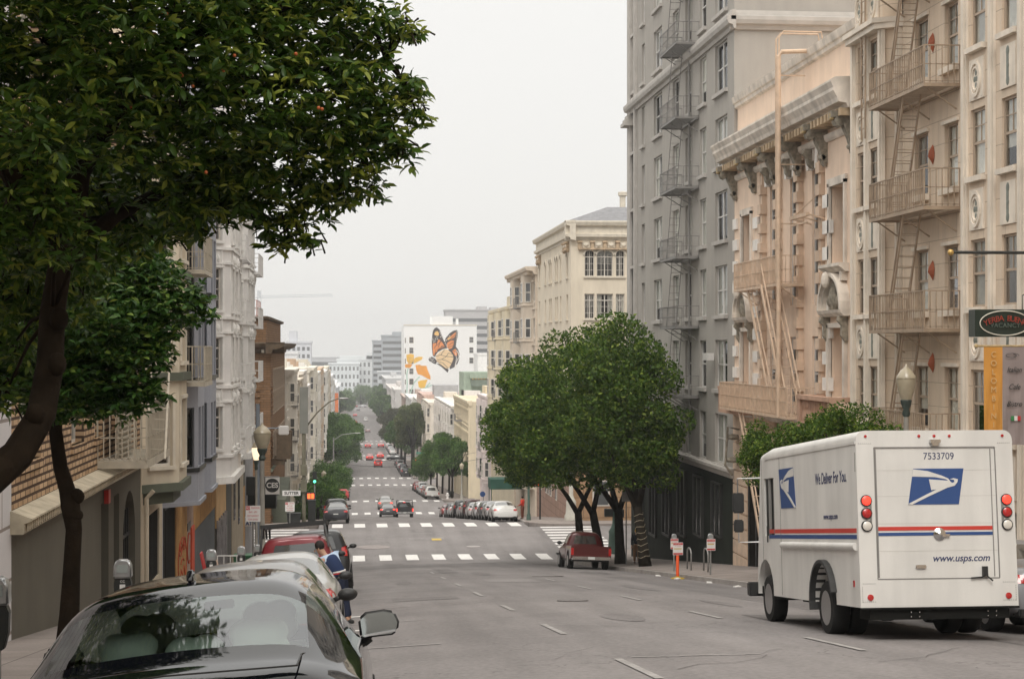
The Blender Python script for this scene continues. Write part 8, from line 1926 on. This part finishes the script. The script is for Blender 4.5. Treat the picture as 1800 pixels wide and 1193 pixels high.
for (px, py, r, D) in [(60, 60, 130, 10.4), (200, 60, 120, 10.0), (330, 50, 120, 10.2), (460, 50, 110, 10.6), (570, 60, 90, 10.9), (650, 55, 55, 11.0), (706, 40, 34, 11.0), (728, 56, 18, 11.0), (40, 200, 120, 10.2), (180, 190, 110, 9.8), (310, 180, 120, 10.2), (440, 170, 115, 10.5), (560, 160, 100, 10.8), (650, 160, 70, 11.0), (715, 165, 40, 11.1), (735, 205, 26, 11.1), (40, 330, 95, 10.8), (170, 330, 90, 11.2), (290, 300, 100, 10.6), (400, 290, 100, 10.8), (510, 270, 90, 11.0), (600, 250, 75, 11.0), (665, 240, 55, 11.0), (700, 270, 34, 11.0), (650, 320, 40, 11.1), (600, 330, 45, 11.1), (550, 350, 45, 11.1), (480, 380, 40, 11.1), (520, 400, 34, 11.0), (545, 425, 20, 11.0), (500, 430, 20, 11.0), (330, 385, 45, 10.9), (250, 400, 50, 11.2), (400, 360, 45, 11.0), (100, 430, 70, 11.6), (20, 430, 70, 11.2), (500, -60, 120, 10.8), (350, -80, 130, 10.4), (150, -80, 140, 10.2), (620, -40, 60, 11), (-80, 80, 120, 10), (-90, 260, 120, 10.2), (20, 610, 40, 10.6), (10, 690, 30, 10.6)]:
    c = P(px, py, D); rm = r/F_PX*D; CL.append((tuple(c), (rm, rm*1.35, rm)))
CL += [((x_, y_, z_), (.75, .9, .6)) for x_, y_, z_ in ((-2.6, 6.5, 3.0), (-1.6, 8, 3.2), (-3.4, 8.5, 3.4), (-2.2, 10, 3.6), (-3.6, 11.5, 3.2), (-1.2, 11, 3.9), (-4.2, 7, 2.6), (-2.9, 4.8, 3.2))]
CL += [(tuple(P(a, b, D_)), (r_/3000*D_, r_/3000*D_*1.3, r_/3000*D_)) for a, b, r_, D_ in ((60, 400, 90, 12.0), (90, 330, 60, 9.4), (100, 410, 55, 9.5), (40, 380, 60, 9.3), (150, 440, 45, 9.8), (-20, 420, 60, 9.3), (60, 250, 80, 9.3), (160, 400, 90, 12.2), (0, 500, 80, 12.2), (220, 350, 90, 11.8), (340, 360, 60, 11.2), (300, 400, 40, 11.2), (430, 330, 60, 11.2), (40, 560, 60, 12.5), (110, 500, 80, 12.6))]
pts = in_clumps(CL, 92000, .15); S = rng.uniform(.055, .115, len(pts)); leaves('foliage', LEAFM, pts, S, T1, rosette=8, aspect=.32)
mb = mbT
allp = [q for p_ in brs for q in p_]+tr
for c, r in CL:
    c = Vector(c); n_ = min(allp, key=lambda q: (q-c).length); mb.tube([n_, n_.lerp(c, .5)+Vector((0, 0, .06)), c], [.016, .012, .006], 5)
for k in range(420):                     # twigs reaching into the crown
    c, r = CL[k % len(CL)]; v = rng.normal(0, 1, 3); v /= np.linalg.norm(v); q = Vector(c)+Vector(v*np.array(r)*rng.uniform(.45, .8)); p = Vector(c)+Vector(rng.normal(0, .08, 3)); mb.tube([p, p.lerp(q, .5)+Vector((0, 0, .04)), q], [.008, .005, .003], 4, cap=False)
v_ = rng.normal(0, 1, (150, 3)); v_[:, 1] = -abs(v_[:, 1])*1.5; v_ /= np.linalg.norm(v_, axis=1)[:, None]; k_ = rng.integers(0, 45, 150)
yl = np.array([np.array(CL[k][0])+v_[i]*np.array(CL[k][1])*.98 for i, k in enumerate(k_)]); leaves('young_leaves', leafmat('young_leaf', (.16, .20, .03), (.24, .28, .04), (.34, .34, .06), .4, .4), np.repeat(yl, 7, 0), rng.uniform(.06, .095, 1050), T1, rosette=7, aspect=.28)
# outermost single twigs
mb.tube([P(440, 372, 11), P(450, 400, 11), P(452, 425, 11)], [.006, .004, .003], 4); mb.build('trunk', BARK, T1, smooth=True)
q = in_clumps([(tuple(P(462, 430, 11)), (.05, .05, .04)), (tuple(P(487, 442, 11)), (.05, .05, .05))], 14, .3); leaves('hanging_leaves', LEAFM, q, rng.uniform(.08, .11, len(q)), T1, rosette=4)
mb = MB()
for (px, py) in [(285, 22), (293, 25), (272, 60), (412, 98), (320, 133), (317, 130), (392, 125), (362, 303), (560, 190), (566, 192), (230, 190), (268, 182), (339, 152), (520, 95)]: mb.ball(P(px, py, 9.9), .011, 8, 6)
mb.build('orange_fruit', M('orange_fruit', (.40, .09, .015), rough=.5), T1, smooth=True)
# --- second tree, on the pavement ---
T2 = empty('street_tree', (-3.0, 18, gz(-3.0, 18)), 'slim knotted tree standing before the olive grey ground floor wall', 'tree', 'broadleaf trees on the left pavement')
mb = MB(); D = 18.0
mb.tube([Vector((-3.02, 18.2, gz(-3, 18.2)-.1)), P(122, 1080, D), P(126, 1000, D), P(130, 930, D), P(124, 890, D), P(118, 860, D), P(106, 820, D), P(98, 760, D), P(96, 700, D), P(110, 620, D), P(140, 540, D)], [.13, .105, .09, .085, .10, .085, .075, .07, .07, .06, .045], 12)
mb.ball(P(132, 872, D), (.10, .08, .09), 10, 8); mb.ball(P(128, 905, D), (.11, .1, .08), 10, 8)
for q in ([(96, 700), (60, 640), (10, 560)], [(110, 620), (180, 560), (260, 520)], [(140, 540), (150, 470), (180, 420)], [(110, 620), (190, 640), (250, 650)], [(180, 560), (280, 560), (345, 540)]): mb.tube([P(a, b, D+rng.normal(0, .2)) for a, b in q], [.045, .03, .015], 8)
mb.build('trunk', BARK, T2, smooth=True)
CL2 = []
for (px, py, r, D) in [(30, 480, 90, 18.5), (130, 470, 90, 18), (220, 480, 70, 17.6), (270, 500, 55, 17.6), (20, 580, 80, 18), (110, 570, 90, 17.4), (200, 570, 80, 17.2), (270, 560, 55, 17.4), (315, 540, 45, 17.6), (350, 545, 26, 17.6), (345, 520, 22, 17.6), (80, 660, 75, 17.8), (160, 660, 70, 17.4), (230, 640, 60, 17.2), (270, 610, 42, 17.4), (150, 700, 45, 17.4), (210, 700, 40, 17.3), (240, 700, 32, 17.3), (265, 680, 26, 17.3), (60, 715, 28, 18), (180, 410, 80, 18.2), (60, 400, 90, 18.4), (250, 430, 50, 18), (20, 660, 60, 18.4), (110, 725, 25, 17.8), (285, 700, 14, 17.3), (-60, 560, 90, 18.4)]:
    c = P(px, py, D); rm = r/F_PX*D; CL2.append((tuple(c), (rm, rm*1.5, rm)))
CL2 += [(tuple(P(a, b, D_)), (r_/3000*D_,)*3) for a, b, r_, D_ in ((20, 380, 90, 19), (120, 360, 80, 19), (220, 400, 60, 18.6), (60, 520, 90, 19), (160, 540, 90, 18.5), (50, 620, 80, 18.6), (150, 640, 70, 18.4))]
pts = in_clumps(CL2, 50000, .2); leaves('foliage', LEAFM2, pts, rng.uniform(.065, .12, len(pts)), T2, rosette=6)
# --- the tree behind the viewer, seen only in paint and glass ---
T0 = empty('street_tree', (-3.3, -1.5, gz(-3.3, -1.5)), 'dark tree behind the viewer, mirrored in the black sedan roof and rear glass', 'tree', 'broadleaf trees on the left pavement')
mb = MB(); mb.tube([(-3.3, -1.5, gz(-3.3, -1.5)-.1), (-3.2, -1.4, 0), (-3.0, -1.2, 2.5), (-2.8, -1, 4)], [.16, .13, .11, .07], 10); mb.build('trunk', BARK, T0, smooth=True)
pts = in_clumps([((x_, y_, z_), (1.2, 1.3, 1.0)) for x_, y_, z_ in ((-3, -1, 3.4), (-2.6, 1.2, 3.2), (-4, 0, 2.8), (-3.6, 2.6, 3.6), (-2.4, -2.8, 3.6), (-4.2, -3, 3), (-2.9, 0, 4.8), (-3.6, 3.5, 4.8), (-2.2, 2.9, 4.6), (-1.6, .2, 4.2), (-1.4, -2.4, 4.4), (-.6, -3.2, 5.2), (-2.4, -3.6, 5.4), (-1.2, -1.0, 6.0), (-3, -2.2, 6.6), (-3.8, -4.6, 4.4), (-1.8, -5, 5.0), (-2.6, 1, 6.2))], 24000, .2); leaves('foliage', LEAFM, pts, rng.uniform(.09, .15, len(pts)), T0, rosette=7)
# --- four clipped ficus on the right ---
def ficus(x, y, label, crown, nl, trunk):
    t = empty('ficus_tree', (x, y, gz(x, y)), label, 'tree', 'ficus trees at the right kerb'); z = gz(x, y); mb = MB()
    trunk(mb, x, y, z); mb.build('trunk', BARKG, t, smooth=True)
    pts = in_clumps(crown, nl, .72); simple_leaves('foliage', LEAFF, pts, rng.uniform(.13, .24, len(pts)), t); return t
def dome(cx, cy, cz, rx, ry, rz, n, rs, seed, zmin=-.55):
    g = np.random.default_rng(seed); cl = [((cx, cy, cz), (rx*.74, ry*.74, rz*.74))]
    for i in range(n):
        v = g.normal(0, 1, 3); v /= np.linalg.norm(v)
        if v[2] < zmin: v[2] = abs(v[2])*.3-.3
        s = g.uniform(*rs); k = g.uniform(.72, .94); cl.append(((cx+v[0]*rx*k, cy+v[1]*ry*k, cz+v[2]*rz*k), (s, s, s*.8)))
    return cl
def tk(b, forks): 
    def f(mb, x, y, z):
        mb.tube([(x, y, z-.1), (x+b[0]*.3, y, z+.8), (x+b[0]*.7, y, z+1.8), (x+b[0], y, z+2.6)], [.30, .23, .21, .19], 12)
        for (dx, dz, dy) in forks: mb.tube([(x+b[0], y, z+2.4), (x+b[0]+dx*.4, y+dy*.4, z+2.6+dz*.4), (x+b[0]+dx, y+dy, z+2.6+dz)], [.15, .12, .06], 9)
    return f
ficus(12.75, 73.2, 'nearest ficus with a fairy light wrapped trunk, rightmost of the four', dome(12.0, 74.5, -2.7, 2.9, 3.6, 3.6, 60, (.55, 1.0), 1, -1)+dome(11.4, 73.5, -.8, 2.4, 2.8, 2.4, 24, (.5, .8), 9, -1)+dome(12.6, 74.5, -4.4, 2.3, 2.8, 2.0, 24, (.5, .8), 19, -1), 34000, tk((-.35,), [(-1.2, 2.4, .5), (.7, 2.6, 0), (-.2, 3, 1)]))
ficus(12.7, 79.8, 'second ficus, with a dark leaning trunk right of the thin grey pole', dome(10.7, 80.5, -2.5, 3.2, 3.4, 3.7, 60, (.55, 1.0), 2, -1)+dome(10.9, 79, -4.6, 2.8, 2.6, 2.0, 30, (.5, .9), 12, -1), 30000, tk((-.1,), [(-2.0, 2.5, .3), (1.0, 2.4, 0), (-.8, 3, 1)]))
ficus(12.75, 86.0, 'third ficus, its forked trunk behind the right side of the red pickup', dome(9.7, 86.5, -3.6, 3.0, 3.4, 3.3, 55, (.55, 1.0), 3, -1)+dome(10.4, 84.5, -5.1, 2.6, 2.6, 1.7, 26, (.5, .85), 33, -1), 32000, tk((-.5,), [(-1.6, 2.2, .3), (.7, 2.5, 0)]))
ficus(12.55, 92.3, 'farthest ficus with a Y shaped trunk behind the red pickup cab', dome(9.75, 92, -5.0, 2.65, 3.2, 2.3, 55, (.5, .9), 4, -1), 24000, tk((-.2,), [(-1.5, 2.0, .2), (1.2, 2.2, 0)]))
mb = MB(); x, y, z = 12.75, 73.2, gz(12.75, 73.2)
tx_ = lambda h: float(np.interp(h, [0, .8, 1.8, 2.6], [0, -.105, -.245, -.35])); tr_ = lambda h: float(np.interp(h, [-.1, .8, 1.8, 2.6], [.30, .23, .21, .19]))+.012
mb.tube([(x+tx_(.25+t*.033)+tr_(.25+t*.033)*math.cos(t*.8), y+tr_(.25+t*.033)*math.sin(t*.8), z+.25+t*.033+.04*math.sin(t*2.3)) for t in range(66)], .012, 5); o = mb.build('fairy_lights', M('pale_string', (.42, .36, .26), rough=.7)); tag(o, 'pale string of fairy lights wound round the nearest ficus trunk', 'fairy lights')
# tree behind the truck
def small_tree(name, x, y, label, top, rw, rh, mat, n, leaf=(.12, .22), group=None, th=.12, seed=5, cz=None, clr=(.5, .9), cat='tree', bark=BARKG):
    z = gz(x, y); t = empty(name, (x, y, z), label, cat, group); g = np.random.default_rng(seed); cz = cz if cz is not None else top-rh
    mb = MB(); mb.tube([(x, y, z-.1), (x+.05, y, (z+cz)/2), (x-.05, y, cz)], [th, th*.8, th*.5], 8)
    for k in range(5): a = k*1.3+seed; mb.tube([(x, y, (z+cz)/2+.3), (x+.5*rw*math.cos(a), y+.5*rw*math.sin(a), cz), (x+.75*rw*math.cos(a), y+.75*rw*math.sin(a), cz+.4*rh)], [th*.5, th*.35, th*.15], 6)
    mb.build('trunk', bark, t, smooth=True)
    cl = dome(x, y, cz, rw, rw, rh, 26, (clr[0]*rw*.45, clr[1]*rw*.45), seed, -.7); pts = in_clumps(cl[1:], n, .3); simple_leaves('foliage', mat, pts, rng.uniform(*leaf, len(pts)), t); return t
small_tree('pavement_tree', 12.9, 50.2, 'bushy green tree whose crown shows left above the postal truck roof', -1.95, 1.3, 1.3, LEAFF, 9000, (.07, .13), 'small trees behind the postal truck', seed=5); small_tree('pavement_tree', 13.15, 43.9, 'bushy green tree whose crown shows in the middle above the postal truck roof', -1.48, 1.25, 1.25, LEAFF, 9000, (.07, .13), 'small trees behind the postal truck', seed=6)
small_tree('pavement_tree', 13.1, 47.0, 'bushy green tree between its two neighbours above the postal truck roof', -1.75, 1.2, 1.3, LEAFF, 9000, (.07, .13), 'small trees behind the postal truck', seed=8)
# second block left and beyond
g1 = 'street trees beyond the crossing, left'
for i, (x, y, top, rw, rh, l) in enumerate([(-2.9, 152, -11.6, 2.0, 2.2, 'first round tree beyond the crossing on the left'), (-2.9, 168, -12.6, 2.6, 2.7, 'second tree beyond the crossing on the left, tallest of the first group'), (-2.9, 186, -14.6, 2.2, 2.2, 'third tree beyond the crossing on the left, low'), (-3.0, 228, -14.7, 3.0, 2.8, 'tree at the start of the third block, left'), (-2.9, 250, -17, 2.6, 2.4, 'tree in the third block, left, behind the first')]): small_tree('street_tree', x, y, l, top, rw, rh, LEAFS, 11000, (.15, .30), g1, seed=10+i, th=.16)
for i, (x, y, top, rw, rh, l) in enumerate([(-2.0, 335, -14.5, 4.0, 4.6, 'big tree first in the fourth block, left'), (-2.0, 352, -13.2, 4.4, 5.6, 'tall tree second in the fourth block, left'), (-2.2, 372, -13.6, 4.4, 5.5, 'tall tree third in the fourth block, left'), (-2.4, 392, -15.0, 4.2, 5.0, 'tree last in the fourth block, left')]): small_tree('street_tree', x, y, l, top, rw, rh, LEAFS, 14000, (.26, .5), g1, seed=30+i, th=.3, clr=(.6, 1.0))
g2 = 'street trees beyond the second cross street, right'
for i, (x, y, top, rw, rh, m_, l) in enumerate([(13.2, 222.5, -11.4, 2.5, 3.4, LEAFS, 'feathery layered tree at the corner past the second cross street, right'), (13.4, 233, -12.2, 2.6, 3.0, LEAFS, 'green tree just behind the feathery corner tree, right'), (13.2, 246, -12.2, 2.9, 3.2, LEAFS, 'light green tree third from the corner, right'), (13.2, 262, -14.5, 2.8, 2.6, LEAFS, 'green tree fourth from the corner, right'), (13.2, 282, -17.2, 3.2, 2.6, LEAFS, 'low tree before the third cross street, right')]): small_tree('street_tree', x, y, l, top, rw, rh, m_, 11000, (.16, .32), g2, seed=50+i, th=.16)
for i, (x, y, top, rw, rh, m_, l) in enumerate([(12.4, 338, -10.2, 3.4, 4.6, LEAFY, 'tall pale loose tree past the third cross street, right'), (12.6, 352, -13, 3.6, 4, LEAFY, 'pale tree behind the tall loose one, right'), (11.8, 372, -14.8, 4.2, 4.6, LEAFS, 'dark green tree in the fourth block, right'), (11.6, 392, -14.2, 4.6, 4.6, LEAFR, 'brownish tree in the fourth block, right'), (12.0, 435, -15.5, 4.2, 4.5, LEAFR, 'big brownish green tree in the fifth block, right'), (12, 470, -16.5, 4.2, 4.5, LEAFR, 'second brownish tree in the fifth block, right')]): small_tree('street_tree', x, y, l, top, rw, rh, m_, 12000, (.28, .52), g2, seed=70+i, th=.25)
for i, (x, y, top, rw, rh, l) in enumerate([(12.5, 640, -17.5, 5, 4.5, 'hazy dark green tree far down the right side'), (13, 720, -17, 5, 5, 'hazy tree behind the far right one'), (14, 800, -18, 6, 5, 'hazy tree closing the street on the right'), (-5, 860, -22, 7, 5, 'hazy tree at the street end, left of centre'), (-8, 800, -20, 6, 6, 'hazy tree at the street end, left'), (6, 990, -23, 12, 5, 'hazy tree clump in front of the civic building')]): small_tree('street_tree', x, y, l, top, rw, rh, LEAFS, 7000, (.7, 1.2), 'hazy trees at the street end', seed=90+i, th=.5)
# ================= the street behind the viewer =================
b = empty('uphill_building', (WL, -20, 1), 'plain tan stucco building uphill of the white block wall', 'building'); F = FL(-52)
part_box(b, 'wall', CRH, F, 0, 59.9, -4, 13, -12, 0)
for z in (2.2, 5.4, 8.6):
    for k in range(18): put_far(b, F, 1.2+k*3.25, z, 1.2, 1.8, WHTW, DARKP)
b = empty('uphill_building', (WR, -15, 1), 'plain pale stone building uphill of the stone hotel', 'building'); F = FR(WR, 22.9, -90)
part_box(b, 'wall', STONE, F, 0, 75, -4, 12, -14, -.1)
for z in (2.6, 5.8, 8.8):
    for k in range(22): put_far(b, F, 1.2+k*3.3, z, 1.2, 1.8, WHTW, DARKP, -.1)
# ================= roof clutter and wires far down the street =================
g = random.Random(21); WIREM = M('wire_black', (.05, .05, .05), rough=.8, var=0)
for k, (y, z0, z1) in enumerate([(150, -9.5, -9.2), (199, -12.0, -12.2), (260, -14, -14.4), (322, -16.5, -16.2)]):
    mb = MB(); mb.tube([(WL+(WR-WL)*t/10, y+.2*t, z0+(z1-z0)*t/10-1.1*math.sin(math.pi*t/10)) for t in range(11)], .018, 4); o = mb.build('street_wire', WIREM)
    tag(o, ['sagging wire strung over the street above the grey sedan row', 'sagging wire crossing the street above the black pickup', 'thin wire over the third block of the street', 'thin wire over the third cross street'][k], 'wire', 'wires strung across the street')
# ================= haze =================
hz = MB(); hz.box(-400, 400, -30, 1650, -36, 30); ho = hz.build('haze', M('haze_air', (1, 1, 1))); tag(ho, None, None, None, 'stuff'); ho['label'] = 'pale fog filling the far street'; 
m = bpy.data.materials.new('haze_volume'); m.use_nodes = True; n = m.node_tree.nodes; [n.remove(q) for q in list(n) if q.type == 'BSDF_PRINCIPLED']
pv = n.new('ShaderNodeVolumePrincipled'); pv.inputs['Color'].default_value = (.97, .98, 1.0, 1); pv.inputs['Density'].default_value = .00038; pv.inputs['Anisotropy'].default_value = .2
m.node_tree.links.new(pv.outputs[0], n['Material Output'].inputs['Volume']); ho.data.materials.clear(); ho.data.materials.append(m)
clean_protos()
